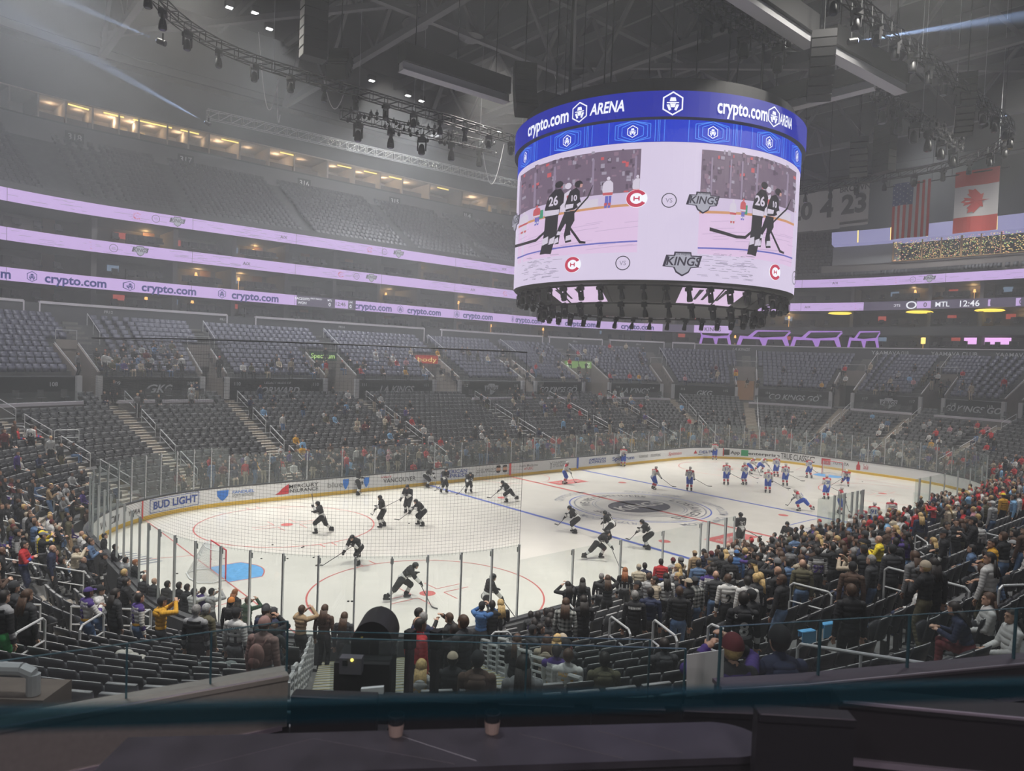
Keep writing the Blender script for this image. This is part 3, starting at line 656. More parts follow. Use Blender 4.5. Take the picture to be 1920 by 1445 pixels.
def kingslogo(fn, h, parent):
    w = h*1.2
    for k_, m_, e in ((1, M_ink, 0), (.86, mat('led_silver', (.42, .42, .50), emit=.9), 1)):
        polys_on([[(x*w*k_, y*h*k_) for x, y in ((-.28, .5), (.28, .5), (.3, .36), (.66, .36), (.55, -.12), (.3, -.16), (.22, -.36), (0, -.52), (-.22, -.36), (-.3, -.16), (-.66, -.12), (-.55, .36), (-.3, .36))]], (lambda f_, o_: lambda x, y: f_(x, y, o_))(fn, e), m_, parent, 'crest_shield')
    text_on('KINGS', h*.5, lambda x, y: fn(x, y+h*.1, 2), M_ink, parent, 'crest_lettering', .2, .02, w*1.15)
def vsring(fn, r, parent):
    polys_on(ring(0, 0, r*.88, r, 24), fn, M_ink, parent, 'circle_outline'); text_on('VS', r*.85, fn, mat('led_pale_ink', (.35, .30, .45), emit=.8), parent, 'circle_lettering', 0, .01)
def script_marks(u0, z, lid, n=14, w=16):
    bb = MB(); s0_ = su(u0, DR, z)
    for i in range(n*3):
        f_ = wall_fn(s0_+rnd()*w, DR-.02, z+U(-.42, .42)); l_ = U(.2, 1.3); bb.add([f_(-l_/2, -.012), f_(l_/2, -.012), f_(l_/2, .014), f_(-l_/2, .014)], [(0, 1, 2, 3)])
    bb.build('handwriting', mat('led_pale_ink', (.35, .30, .45), emit=.8), led[lid])
for lid, pos in ((1, ((176, 219, 262), (641, 669, 697), (947, 0, 0), (1605, 1635, 0))), (2, ((255, 295, 335), (695, 721, 747), (1680, 1710, 1742)))):
    z = ZR[lid]
    for uc, uv_, uk in pos:
        if uc: chc(rib_fn(su(uc, DR, z), z, .03), .3, led[lid])
        if uv_: vsring(rib_fn(su(uv_, DR, z), z, .03), .33, led[lid])
        if uk: f0 = [wall_fn(su(uk, DR, z), DR-.02-.01*k, z) for k in range(3)]; kingslogo(lambda x, y, o_, f0=f0: f0[o_](x, y), .85, led[lid])
for lid, us in ((1, (-10, 375, 800, 1480)), (2, (20, 445, 860, 1540))):
    for u in us: script_marks(u, ZR[lid], lid)
    for u in us[1:]: rtxt(u+85 if u < 1400 else u+30, ZR[lid], 'A/X', .42, M_ink, lid, o=.03)
# white ledge on the suite base wall, in lengths
for i, (u0, u1) in enumerate(((-60, 42), (75, 425), (480, 795), (828, 1015), (1032, 1128), (1144, 1247), (1262, 1300))):
    a, c = su(u0, DSU, 12.3), su(u1, DSU, 12.3); b = MB(); sweep(b, [(DSU-.05, 12.22), (DSU-.05, 12.42), (DSU+.35, 12.42), (DSU+.35, 12.22)], a, c, .8, close=True)
    for s_ in (a, c): p = pt(s_, DSU-.05, 11.6); b.box((p.x, p.y, 11.6), .1, .1, 1.5)
    tag(b.build('suite_ledge', M_ledge), 'pale ledge capping the grey wall below the suites, length %s from the left edge' % ['one', 'two', 'three', 'four', 'five', 'six', 'seven'][i], 'ledge')
a, c = su(1302, DSU, 12.3), UP1; b = MB(); sweep(b, [(DSU-.05, 12.2), (DSU-.05, 12.32), (DSU+.5, 12.32), (DSU+.5, 12.2)], a, c, .8, close=True); tag(b.build('suite_ledge', M_ledge), 'long pale ledge above the YAAMAVA CLUB lettering at the far end', 'ledge')
wsb = bpy.data.objects['wall_suite_base']
for u, s_t, h_ in ((1678, 'YAAMAVA CLUB', .62), (1789, 'YAAMAVA CLUB', .62), (1920, 'YAAMAVA CLUB', .62), (1386, 'LA KINGS', .5)): text_on(s_t, h_, wall_fn(su(u, DSU, 11.6), DSU-.03, 11.72), M_bwhite, wsb, 'wall_lettering', .3 if 'LA' in s_t else 0, .01)
for u, s_t in ((200, 'PR12'), (418, 'PR13'), (640, 'PR14'), (1081, 'PR16'), (1195, 'PR17')): text_on(s_t, .32, wall_fn(su(u, DSU, 11.9), DSU-.03, 11.9), M_bwhite, wsb, 'wall_lettering', 0, .01)
# suite interiors: party walls, columns, counters, lamps, screens
M_glow = mat('lamp_glow_amber', (1.0, .50, .12), emit=3.0); M_glow2 = mat('lamp_shade_amber', (.95, .50, .15), emit=1.6); M_wood = mat('suite_wood_lit', (.22, .12, .07), .7); M_tv = mat('suite_screen_red', (.5, .08, .06), emit=.7); M_tvb = mat('suite_screen_blue', (.25, .35, .5), emit=.5)
ordw = ['one', 'two', 'three', 'four', 'five', 'six', 'seven', 'eight', 'nine', 'ten', 'eleven', 'twelve', 'thirteen', 'fourteen', 'fifteen', 'sixteen', 'seventeen', 'eighteen', 'nineteen', 'twenty', 'twenty-one', 'twenty-two']
lvl = [('lowest', 12.25, ZR[0]-RH), ('middle', ZR[0]+RH, ZR[1]-RH), ('upper', ZR[1]+RH, ZR[2]-RH)]
for li, (ln, z0, z1) in enumerate(lvl):
    n = 22; 
    for j in range(n):
        s = UP0+2+(UP1-UP0-4)*j/n
        t = thing('suite', 'dark open suite box on the %s suite level, number %s from the left' % (ln, ordw[j]), 'suite', group='suites on the %s level' % ln)
        bb = MB(); bb.quad(pt(s, DR+1.2, z0), pt(s, DR+6, z0), pt(s, DR+6, z1), pt(s, DR+1.2, z1)); p = pt(s, DR+1.0, 0); bb.box((p.x, p.y, (z0+z1)/2), .4, .4, z1-z0); bb.build('party_wall', mat('party_wall_grey', (.12, .115, .11), .8), t)
        W_ = (UP1-UP0-4)/n
        bb = MB(); q = pt(s+W_/2, DR+1.4, 0); fr = frame(s+W_/2, DR)[1]; rz = math.atan2(fr[1], fr[0]); bb.box((q.x, q.y, z0+.5), .4, 2.6, 1.0, rz); bb.build('counter', mat('suite_counter', (.06, .05, .05), .6), t)
        for q_ in range(5): bb = MB(); q = pt(s+.8+(W_-1.4)*q_/5, DR+.6, 0); bb.box((q.x, q.y, z0+.42), .5, .5, .16, rz); bb.box((q.x+.22*fr[0], q.y+.22*fr[1], z0+.65), .1, .5, .5, rz); bb.build('chair', M_blackp, t)
        lit = rnd() < (.55 if li < 2 else .4)
        if lit:
            q = pt(s+W_*U(.3, .8), DR+5.6, 0); zc = z0+U(1.15, 1.4)
            l = thing('suite_lamp', None, None); bpy.data.objects.remove(l)
            bb = MB(); bb.lathe((q.x, q.y, zc), [(.16, 0), (.10, .35)], 10); bb.tube((q.x, q.y, z0), (q.x, q.y, zc), .02, 5); bb.build('lamp', M_glow2, t)
            light('POINT', 'suite_lamp_light', (q.x-.5*fr[0], q.y-.5*fr[1], zc+.45), 75, (1, .62, .25), size=.12)
        q = pt(s+W_*U(.15, .35), DR+5.7, 0); bb = MB(); bb.box((q.x, q.y, z0+1.35), .06, .95, .55, rz); bb.build('screen', M_tv if rnd() < .6 else M_tvb, t)
        if rnd() < .5: q = pt(s+W_*.8, DR+5.8, 0); bb = MB(); bb.box((q.x, q.y, z0+1), .05, 1.0, 2.0, rz); bb.build('door', M_wood, t)
# ------------------------------------------------------------------ upper deck
DU0, NU3, TU3, HU3, ZU3 = DR+.4, 14, .8, .52, 20.75
prof = [(DU0-.3, ZU3), (DU0, ZU3)]
for k in range(NU3): prof += [(DU0+TU3*k, ZU3+.1+HU3*k), (DU0+TU3*(k+1), ZU3+.1+HU3*k)]
DTOP = DU0+TU3*NU3; ZTOP = ZU3+.1+HU3*NU3
DK1 = su(1540, DR, 22)     # the deck stops where the lounge begins
b = MB(); sweep(b, prof, UP0, DK1, .9); struct(b.build('floor.005', M_concd))['label'] = 'terraces of the upper deck'
b = MB(); sweep(b, [(DU0-.35, ZU3), (DU0-.35, ZU3+.55), (DU0-.25, ZU3+.55)], UP0, DK1, .9); struct(b.build('wall_deck_parapet', M_slab))
WT = DTOP
b = MB(); sweep(b, [(WT, ZTOP-.6), (WT, 29.7), (WT+.5, 29.7)], UP0, DK1, .9); w3 = struct(b.build('wall_upper_band', mat('upper_band_grey', (.16, .16, .165), .85)))
for u, n_ in ((145, '318'), (348, '317'), (570, '316'), (740, '315'), (872, '314')):
    s_ = su(u, WT, 28.6); polys_on([[(-.8, -.5), (.8, -.5), (.8, .5), (-.8, .5)]], wall_fn(s_, WT-.04, 28.7), M_black, w3, 'number_plate'); text_on(n_, .8, wall_fn(s_, WT-.08, 28.7), M_white, w3, 'deck_number', 0, .02)
# lit boxes above the deck
M_tanl = mat('lounge_wall_beige', (.50, .44, .38), .8); M_tanw2 = mat('lounge_warm_panel', (.75, .48, .20), emit=.5); M_strip = mat('yellow_strip_light', (1, .75, .2), emit=1.6)
for nm, z_ in (('floor.006', 29.7), ('ceiling_lounge', 31.9)):
    b = MB(); sweep(b, [(WT, z_), (WT+5, z_), (WT+5, z_+.15), (WT, z_+.15)], UP0, DK1, .9, close=True); struct(b.build(nm, M_tanl if 'ceil' in nm else M_slab))
b = MB(); sweep(b, [(WT+4.5, 29.7), (WT+4.5, 32)], UP0, DK1, .9); wl = struct(b.build('wall_lounge', M_tanl))
for j, u in enumerate((5, 60, 115, 165, 215, 250, 305, 345, 380, 440, 492, 540, 600, 650, 700, 740, 790, 850, 900, 950)):
    s = su(u, WT+2, 30.5); t = thing('lounge_box', 'upper lounge box above the top deck, number %s from the left' % ordw[j], 'lounge box', group='lounge boxes above the top deck')
    fr = frame(s, WT)[1]; rz = math.atan2(fr[1], fr[0]); bb = MB(); q = pt(s, WT+2.3, 0); bb.box((q.x, q.y, 30.8), 4.4, .15, 2.2, rz); bb.build('divider', M_tanl, t)
    bb = MB(); q = pt(s+1.6, WT+4.3, 0); bb.box((q.x, q.y, 30.9), .1, 2.2, .9, rz); bb.build('screen', M_blackp, t)
    if j % 2 == 0 or j in (5, 13): bb = MB(); q = pt(s+2.2, WT+.25, 0); bb.box((q.x, q.y, 31.7), .1, 1.8, .12, rz); bb.build('strip_light', M_strip, t)
    if j in (4, 5, 11, 14, 17, 18): bb = MB(); q = pt(s+.9, WT+4.2, 0); bb.box((q.x, q.y, 30.7), .1, 1.2, 1.9, rz); bb.build('warm_panel', M_tanw2, t)
    bb = MB(); q = pt(s+1.5, WT+.4, 0); bb.box((q.x, q.y, 30.15), .1, 3.0, .6, rz); bb.build('counter', mat('lounge_counter', (.16, .12, .10), .7), t)
    light('POINT', 'lounge_light', (q.x+1.6*fr[0], q.y+1.6*fr[1], 31.5), random.choice((18, 30, 45, 80)), (1, .72, .45), size=.2)
b = MB(); sweep(b, [(WT+.2, 31.9), (WT+.2, 44)], UP0-6, DK1+2, .9); sweep(b, [(WT-1, 12), (WT-1, 44)], DK1, UP1+30, .9); sweep(b, [(WT-1, 31.9), (WT-1, 44)], DK1-.5, UP1, .9); struct(b.build('wall_perimeter', M_wallg))
# ------------------------------------------------------------------ far end upper level: lounge with the lilac soffit and bead-light screens
DE = DR+1.2
b = MB(); sweep(b, [(DE, ZU3), (DE, 22.6), (DE+.3, 22.6), (DE+.3, ZU3)], DK1, UP1, .9); struct(b.build('wall_end_lounge', mat('end_lounge_wall', (.17, .15, .14), .8)))
a, c = su(1556, DE-1.2, 25), UP1
t = thing('lilac_soffit', 'wide lilac lit canopy edge above the gold bead-light screens at the far end', 'canopy')
b = MB(); sweep(b, [(DE-1.4, 25.05), (DE-1.9, 26.5), (DE+2, 26.5), (DE+2, 25.05)], a, c, .8, close=True); b.build('canopy', mat('soffit_lilac_glow', (.34, .33, .62), emit=.75), t)  # purple light falling on the canopy is put in as its own glow
b = MB()
for u in (1609, 1668, 1737, 1803, 1868): f_ = wall_fn(su(u, DE-1.9, 25.8), DE-1.96, 25.8); b.add([f_(-.07, -.75), f_(.07, -.75), f_(.03, .72), f_(-.1, .72)], [(0, 1, 2, 3)])
b.build('light_strip', M_strip, t)
M_bead = mat('bead_lights', (.9, .62, .22), emit=1.5); M_bead2 = mat('bead_lights_green', (.45, .75, .25), emit=1.5); M_bead3 = mat('bead_lights_rose', (.9, .35, .25), emit=1.5)
for i, (u0, u1) in enumerate(((1692, 1797), (1820, 1925))):
    t = thing('bead_light_screen', ['curtain of tiny gold lights at the far end, the left one of two', 'curtain of tiny gold lights at the far end, the right one by the picture edge'][i], 'light curtain')
    bb = MB(); a, c = su(u0, DE, 24), su(u1, DE, 24); L = (pt(a, DE, 0)-pt(c, DE, 0)).length; f_ = wall_fn((a+c)/2, DE-.2, 23.9)
    for q_ in range(420): x, y = U(-L/2, L/2), U(-1.15, 1.15); r_ = .03; p = f_(x, y); bb.mi = random.choice((0, 0, 0, 1, 2)); bb.add([f_(x-r_, y-r_), f_(x+r_, y-r_), f_(x+r_, y+r_), f_(x-r_, y+r_)], [(0, 1, 2, 3)])
    o = bb.build('beads', [M_bead, M_bead2, M_bead3], t); o['kind'] = 'stuff'
    bb = MB()
    for x in (-L/2, -L/6, L/6, L/2): p = f_(x, 0); bb.box((p.x, p.y, 23.9), .12, .12, 2.4)
    for y in (-1.2, 1.2): bb.path([f_(-L/2+L*k/8, y) for k in range(9)], .06, 5)
    bb.build('frame', mat('bronze_frame', (.35, .2, .08), .5), t)
a, c = su(1566, DE, 24), su(1690, DE, 24); b = MB(); sweep(b, [(DE-.1, 22.6), (DE-.1, 24.9), (DE+2, 24.9)], a, c, .8); struct(b.build('wall_service_box', mat('service_grey', (.22, .22, .225), .85)))
# club at the far end: lilac tree shaped arches
t = thing('led_arch_wall', 'row of lilac glowing branching arches above the far end ledge', 'light wall')
M_arch = mat('arch_lilac', (.42, .20, .70), emit=.9)
def arch(u0, u1, kind):
    a, c = su(u0, DSU+.4, 12.9), su(u1, DSU+.4, 12.9); L = (pt(a, DSU, 0)-pt(c, DSU, 0)).length; f_ = wall_fn((a+c)/2, DSU+.4, 12.3); H = 2.0
    P = lambda x, y: ((x-.5)*L, y*H)
    shp = [[P(0, 0), P(.08, 0), P(.12, .42), P(.06, .62)], [P(.06, .62), P(.12, .42), P(.5, .40), P(.5, .52)], [P(.5, .52), P(.5, .40), P(.88, .42), P(.94, .62)], [P(.42, .5), P(.5, 0), P(.56, .0), P(.6, .5)], [P(.92, 0), P(1, 0), P(.94, .62), P(.86, .42)], [P(.86, .5), P(.9, .45), P(1.02, .9), P(.98, .92)]]
    if kind: shp += [[P(.18, .5), P(.28, .5), P(.42, .96), P(.36, 1)], [P(.38, .90), P(.38, 1), P(1.0, 1.0), P(1.0, .94)]]
    else: shp += [[P(.0, .9), P(.03, .92), P(.12, .5), P(.06, .5)]]
    polys_on(shp, f_, M_arch, t, 'arch')
arch(1311, 1371, 0); arch(1378, 1481, 1); arch(1484, 1580, 1); arch(1590, 1650, 1)
for i, u in enumerate((1580, 1725, 1855)):
    q = pt(su(u, DR+2, 14), DR+1.0, 13.55+.0); o = MB(); o.lathe((0, 0, 0), [(.0, .1), (1.0, .1), (1.1, 0), (.9, -.06), (0, -.06)], 24); o = o.build('ring_pendant', mat('pendant_yellow', (1.0, .72, .08), emit=1.5)); o.location = (q.x, q.y, ZR[1]-RH-.25); o.scale = (1.3, 1.3, 1); tag(o, 'glowing yellow disc pendant lamp under the middle ribbon, %s' % ['the left one near the arches', 'the middle one', 'the right one'][i], 'pendant lamp')
for i, (u0, u1) in enumerate(((1812, 1880), (1725, 1745))):
    s_ = su((u0+u1)/2, DR+3, 13.3); f_ = wall_fn(s_, DR+3, 13.3); L = (pt(su(u0, DR+3, 13), DR+3, 0)-pt(su(u1, DR+3, 13), DR+3, 0)).length
    o = polys_on([[(-L/2, -.35), (L/2, -.35), (L/2, .4), (-L/2, .4)]], f_, mat('bar_screen', (.85, .45, .9), emit=1.3) if i == 0 else M_strip, None, 'bar_display'); tag(o, ['wide pink glowing bar display in the far end club', 'small yellow glowing display in the far end club'][i], 'display')
# ================================================================== seats
M_seat = mat('seat_black', (.022, .023, .026), .5, spec=.4); M_seat_hl = mat('seat_highlight', (.33, .33, .33), .4); M_seatp = mat('seat_slate_purple', (.075, .075, .11), .5)  # the pale grey paints the highlights on the seat tops
M_seatu = mat('seat_dark_upper', (.03, .03, .035), .6)
def seat_low():
    b = MB(); b.mi = 0
    b.obox((0, -.02, .62), (.47, 0, 0), (0, .05, 0), (0, -.08, .46)); b.obox((0, .10, .5), (.43, 0, 0), (0, .06, 0), (0, .03, .36))
    b.mi = 1; b.obox((0, -.06, .86), (.44, 0, 0), (0, .055, 0), (0, 0, .02)); b.obox((.25, .05, .6), (.03, 0, 0), (0, .2, 0), (0, 0, .03))  # top strip and armrest spot are painted highlights
    return np.array(b.v), b.f, b.m
SV, SF, SM = seat_low()      # seat faces +y (towards the ice)
def rows_of_seats():
    lo, up, hi = [], [], []
    def fill(s0, s1, d, z, out, w=.54, keep=lambda s: True):
        L = 0; n = 40; P = [pt(s0+(s1-s0)*i/n, d, 0) for i in range(n+1)]
        L = sum((P[i+1]-P[i]).length for i in range(n)); m = int(L/w)
        for j in range(m):
            s = s0+(s1-s0)*(j+.5)/m
            if not keep(s): continue
            p, nn, _ = frame(s, d); out.append((p[0], p[1], z, math.atan2(-nn[1], -nn[0])-PI/2, d))
    A = sorted(a % PER for a in AISLES)
    for k in range(NLOW):
        d = D0+DT*k+.5; hw = .75*(1.25 if k < 4 else 1)
        for a, c in zip(A, A[1:]+[A[0]+PER]):
            def keep(s):
                p = frame(s, d)[0]
                if in_tunnel(p[0], p[1], .55): return False
                if k >= 14 and any((s-a_) % PER < (c_-a_) for a_, c_ in PLAT): return False
                q = Vector((p[0]-CAM.x, p[1]-CAM.y)); fw = q.dot(Vector((_f.x, _f.y)))
                return fw > 2.6 and abs(q.dot(Vector((CR.x, CR.y)))) < fw*.95+4
            fill(a+hw, c-hw, d, rowz(k), lo, keep=keep)
    UA = sorted(a if a < 150 else a-PER for a in AISLES[:12])
    UA = [UP0]+UA+[UP1]
    for k in range(NUP):
        d = DB+DTU*k+.45
        for a, c in zip(UA, UA[1:]):
            fill(a+.7, c-.7, d, ZU+DZU*k, up, keep=lambda s: not (d < 20.4 and any((s-a_+.4) % PER < (c_-a_)+.8 for a_, c_ in VOM)))
    for k in range(NU3):
        d = DU0+TU3*k+.45
        for a, c in zip(UA, UA[1:]):
            fill(a+.7, min(c-.7, DK1), d, ZU3+.1+HU3*k, hi)
    return lo, up, hi
LO, UPS, HI = rows_of_seats()
def seats_mesh(lst, name, mats, label, group):
    N = len(lst); a = np.array(lst); ca, sa = np.cos(a[:, 3]), np.sin(a[:, 3]); V = SV[None]; jit = np.random.RandomState(3).uniform(-.0, .0, N)
    X = a[:, 0, None]+V[..., 0]*ca[:, None]-V[..., 1]*sa[:, None]; Y = a[:, 1, None]+V[..., 0]*sa[:, None]+V[..., 1]*ca[:, None]; Z = a[:, 2, None]+V[..., 2]+0*X
    co = np.stack([X, Y, Z], -1).reshape(-1, 3).astype(np.float32); nv = len(SV); F = np.array(SF)
    idx = (F[None]+(np.arange(N)*nv)[:, None, None]).reshape(-1).astype(np.int32); nf = len(F)*N
    me = bpy.data.meshes.new(name); me.vertices.add(len(co)); me.vertices.foreach_set('co', co.ravel()); me.loops.add(len(idx)); me.loops.foreach_set('vertex_index', idx)
    me.polygons.add(nf); me.polygons.foreach_set('loop_start', np.arange(0, nf*4, 4, dtype=np.int32)); me.polygons.foreach_set('material_index', np.tile(np.array(SM, dtype=np.int32), N))
    for m in mats: me.materials.append(m)
    me.update(calc_edges=True); o = link(me, name); tag(o, label, 'seats', group, 'stuff'); return o
def on_view(q, m=30): u, v, z = project((q[0], q[1], q[2]+.6)); return z > 0 and -m < u < 1920+m and -m < v < 1310 and z
LO.sort(key=lambda q: (on_view(q) or 999)); NEAR, REST = LO[:300], LO[300:]
seats_mesh(REST, 'arena_seats', [M_seat, M_seat_hl], 'rows of black folding seats in the lower bowl beyond the nearest ones', 'lower bowl seats')
seats_mesh(UPS, 'bank_seats', [M_seatp, mat('seat_highlight_purple', (.14, .14, .19), .5)], 'rows of slate purple seats in the bank above the banner walls', 'bank seats')
seats_mesh(HI, 'deck_seats', [M_seatu, mat('seat_highlight_deck', (.09, .09, .10), .5)], 'rows of dark seats on the steep upper deck', 'deck seats')
def curved_panel(w, z0, z1, y0, y1, th, bow, n=6, m=4):
    b = MB(); g = []
    for side in (0, 1):
        for j in range(m+1):
            for i in range(n+1):
                x = -w/2+w*i/n; f = (2*x/w)**2; z = z0+(z1-z0)*j/m-(.03*f if j == m else 0); y = y0+(y1-y0)*j/m+bow*f+(th if side else 0)
                g.append((x, y, z))
    S = (n+1)*(m+1); fs = []
    for j in range(m):
        for i in range(n):
            a = j*(n+1)+i; fs += [(a, a+1, a+n+2, a+n+1), (S+a, S+a+n+1, S+a+n+2, S+a+1)]
    for i in range(n): fs += [(i, S+i, S+i+1, i+1), (m*(n+1)+i, m*(n+1)+i+1, S+m*(n+1)+i+1, S+m*(n+1)+i)]
    for j in range(m): fs += [(j*(n+1), (j+1)*(n+1), S+(j+1)*(n+1), S+j*(n+1)), (j*(n+1)+n, S+j*(n+1)+n, S+(j+1)*(n+1)+n, (j+1)*(n+1)+n)]
    b.add(g, fs); return b
def make_seat():
    t = thing('arena_seat', '', 'seat')
    curved_panel(.48, .38, .86, .0, -.10, .035, .05).build('backrest', M_seat, t, True)
    b = MB(); P = [(-.235+.47*i/8, -.085+.05*((i-4)/4)**2, .865-.03*((i-4)/4)**2) for i in range(9)]; b.path(P, .011, 5); b.build('backrest_highlight', M_seat_hl, t)['label'] = 'pale highlight painted along the top edge of the backrest'
    curved_panel(.43, .36, .70, .08, .15, .05, .015, 4, 3).build('seat', M_seat, t, True)
    b = MB(); b.box((.255, .06, .6), .035, .26, .03); b.box((.255, .0, .32), .03, .05, .6); b.build('armrest', M_blackp, t)
    b = MB(); b.box((0, -.01, .18), .05, .1, .36); b.box((0, -.01, .01), .2, .16, .02); b.build('leg', M_blackp, t)
    return t
proto = make_seat(); remember(proto)
SEATS = []
for i, (x, y, z, rz, d) in enumerate(NEAR):
    o = proto if i == 0 else copy_tree(proto); o.location = (x, y, z); o.rotation_euler = (0, 0, rz); k = int((d-D0)/DT); s = s_of(x, y)
    side = 'left of the stairs' if s > 154.5 else 'right of the stairs' if s > 147.8 else 'on the long near side'
    o['label'] = 'black folding seat, %s row up from the boards, %s' % (['front', 'second', 'third', 'fourth', 'fifth', 'sixth', 'seventh', 'eighth', 'ninth', 'tenth', 'eleventh', 'twelfth', 'thirteenth', 'fourteenth', 'fifteenth', 'sixteenth', 'seventeenth'][k], side)
    o['group'] = 'black seats %s, %s row' % (side, ['front', 'second', 'third', 'fourth', 'fifth', 'sixth', 'seventh', 'eighth', 'ninth', 'tenth', 'eleventh', 'twelfth', 'thirteenth', 'fourteenth', 'fifteenth', 'sixteenth', 'seventeenth'][k])
    SEATS.append((x, y))
# ================================================================== haze
m = bpy.data.materials.new('arena_haze'); m.use_nodes = True; nt = m.node_tree; nt.nodes.clear()
o_ = nt.nodes.new('ShaderNodeOutputMaterial'); v_ = nt.nodes.new('ShaderNodeVolumeScatter'); v_.inputs['Color'].default_value = (.93, .95, .97, 1); v_.inputs['Density'].default_value = HAZE; v_.inputs['Anisotropy'].default_value = .15
nt.links.new(v_.outputs[0], o_.inputs['Volume']); b = MB(); b.box((0, 0, 21), 178, 148, 45.6); tag(b.build('haze', m), 'thin theatrical haze filling the arena bowl', 'haze', None, 'stuff')
m2 = m.copy(); m2.name = 'far_side_haze'; m2.node_tree.nodes['Volume Scatter'].inputs['Density'].default_value = .0052
b = MB(); b.prism([(-86, 21, 7), (76, 21, 7), (60, 72, 7), (-86, 72, 7)], (0, 0, 36.5)); tag(b.build('haze', m2), 'thicker theatrical haze hanging over the far side stands', 'haze', None, 'stuff')
# ================================================================== roof
b = MB(); b.box((0, 0, 44.5), 190, 160, .6); struct(b.build('ceiling', M_roof))
def at_x(u, v, X): D = ray(u, v); t = (X-CAM.x)/D.x; return CAM+D*t
def at_y(u, v, Y): D = ray(u, v); t = (Y-CAM.y)/D.y; return CAM+D*t
ti = 0
def roof_truss(p, q, h, label, w=.5, n=9):
    p, q = Vector(p), Vector(q); t = thing('roof_truss', label, 'roof truss'); up = Vector((0, 0, h)); b1, b2, b3 = MB(), MB(), MB()
    b1.beam(p, q, w, w); b2.beam(p+up, q+up, w, w)
    for i in range(n):
        a, c = p.lerp(q, i/n), p.lerp(q, (i+1)/n); m_ = (a+c)/2
        b3.beam(a, m_+up, w*.6, w*.6); b3.beam(m_+up, c, w*.6, w*.6)
    b1.build('bottom_chord', M_roofbeam, t); b2.build('top_chord', M_roofbeam, t); b3.build('web', M_roofbeam, t)
for x, nm in ((-24, 'first deep grey roof truss across the arena, nearest the camera'), (-8, 'second deep grey roof truss across the arena'), (8, 'third deep grey roof truss, over the centre screen'), (24, 'fourth deep grey roof truss across the arena'), (40, 'fifth deep grey roof truss, furthest over the far goal')):
    roof_truss((x, -40, 33.5), (x, 40, 33.5), 6, nm)
for y, nm in ((-16, 'long grey roof truss running lengthwise on the near side'), (16, 'long grey roof truss running lengthwise on the far side')):
    roof_truss((-44, y, 34.2), (56, y, 34.2), 6, nm, .45, 12)
for i, x in enumerate(range(-40, 58, 7)):
    o = MB(); o.beam((x, -48, 42), (x, 48, 42), .3, .8); tag(o.build('roof_purlin', M_roofbeam), 'dark roof purlin under the roof deck', 'roof beam', 'roof purlins')
for i, (a, c) in enumerate((((-24, -16), (8, 16)), ((8, -16), (-24, 16)), ((8, -16), (40, 16)), ((40, -16), (8, 16)), ((24, -40), (40, -16)), ((-8, 16), (-24, 40)), ((24, 16), (8, 40)))):
    o = MB(); o.beam((*a, 35.2), (*c, 35.2), .4, .45); tag(o.build('roof_brace', M_roofbeam), 'light grey diagonal roof brace between the deep trusses', 'roof brace', 'diagonal roof braces')
# far catwalk with its flood lamps shining down through the haze
cw = thing('catwalk', 'dark lighting catwalk under the far side roof carrying bright flood lamps', 'catwalk')
b = MB(); CWP = [pt(s, DTOP-6, 34.5) for s in np.arange(UP0, UP1, 2.)]
for p, q in zip(CWP, CWP[1:]): b.beam(p, q, 1.4, .12); b.beam(p+Vector((0, 0, 1)), q+Vector((0, 0, 1)), .05, .05)
b.build('walkway', M_truss, cw)
M_bulb = mat('flood_lens', (1, 1, .98), emit=14)
def flood(u, v, Y, pw, tgt, cone=70, col=(.93, .97, 1)):
    p = at_y(u, v, Y); t = thing('flood_lamp', 'bright white flood lamp under the far side roof', 'flood lamp', group='roof flood lamps')
    bb = MB(); bb.box(p+Vector((0, 0, .3)), .7, .5, .5); bb.build('housing', M_blackp, t); bb = MB(); bb.box(p+Vector((0, 0, .02)), .5, .35, .05); bb.build('lens', M_bulb, t)
    light('SPOT', 'flood_beam', p-Vector((0, 0, .15)), pw, col, tgt or p+Vector((2, -4, -20)), .25, cone, .6)
for u, v, Y, pw in ((478, 25, 33, 9000), (505, 55, 34, 9000), (430, 15, 34, 6000), (697, 152, 36, 8000), (765, 180, 38, 7000), (790, 190, 38, 5000), (905, 235, 38, 6000), (935, 248, 38, 5000)): flood(u, v, Y, pw, None)
# ================================================================== lighting rig: the long oval truss
def oval(R=9., X=28.6, Y=13.8, n=12):
    P = []
    for cx, cyy, a0 in ((X-R, Y-R, PI/2), (X-R, -Y+R, 0), (-X+R, -Y+R, -PI/2), (-X+R, Y-R, PI)):
        for i in range(n+1): a = a0-PI/2*i/n; P.append(Vector((cx+R*math.cos(a), cyy+R*math.sin(a))))
    out = []; P.append(P[0])
    for p, q in zip(P, P[1:]):
        k = max(1, int((q-p).length/1.1))
        for j in range(k): out.append(p.lerp(q, j/k))
    return out
def lattice(b, pts, h=.55, w=.45, r=.045, r2=.028):
    for p, q in zip(pts, pts[1:]):
        t = (q-p).normalized(); s_ = Vector((-t.y, t.x, 0))*w/2; hh = Vector((0, 0, h))
        c = [(p+s_, q+s_), (p-s_, q-s_), (p+s_+hh, q+s_+hh), (p-s_+hh, q-s_+hh)]
        for a, e in c: b.tube(a, e, r, 4)
        b.tube(c[0][0], c[2][1], r2, 3); b.tube(c[1][0], c[3][1], r2, 3); b.tube(c[0][0], c[1][1], r2, 3); b.tube(c[2][0], c[3][1], r2, 3); b.tube(c[0][0], c[2][0], r2, 3); b.tube(c[1][0], c[3][0], r2, 3)
ov = [Vector((p.x, p.y, 26.2)) for p in oval()]; ov.append(ov[0])
rig = thing('lighting_truss', 'long oval black lattice truss carrying moving lights over the rink', 'lighting truss'); b = MB(); lattice(b, ov); b.build('lattice', M_truss, rig)
b = MB()
for p in ov[::9]: b.tube(p, (p.x, p.y, 44.2), .018, 3)
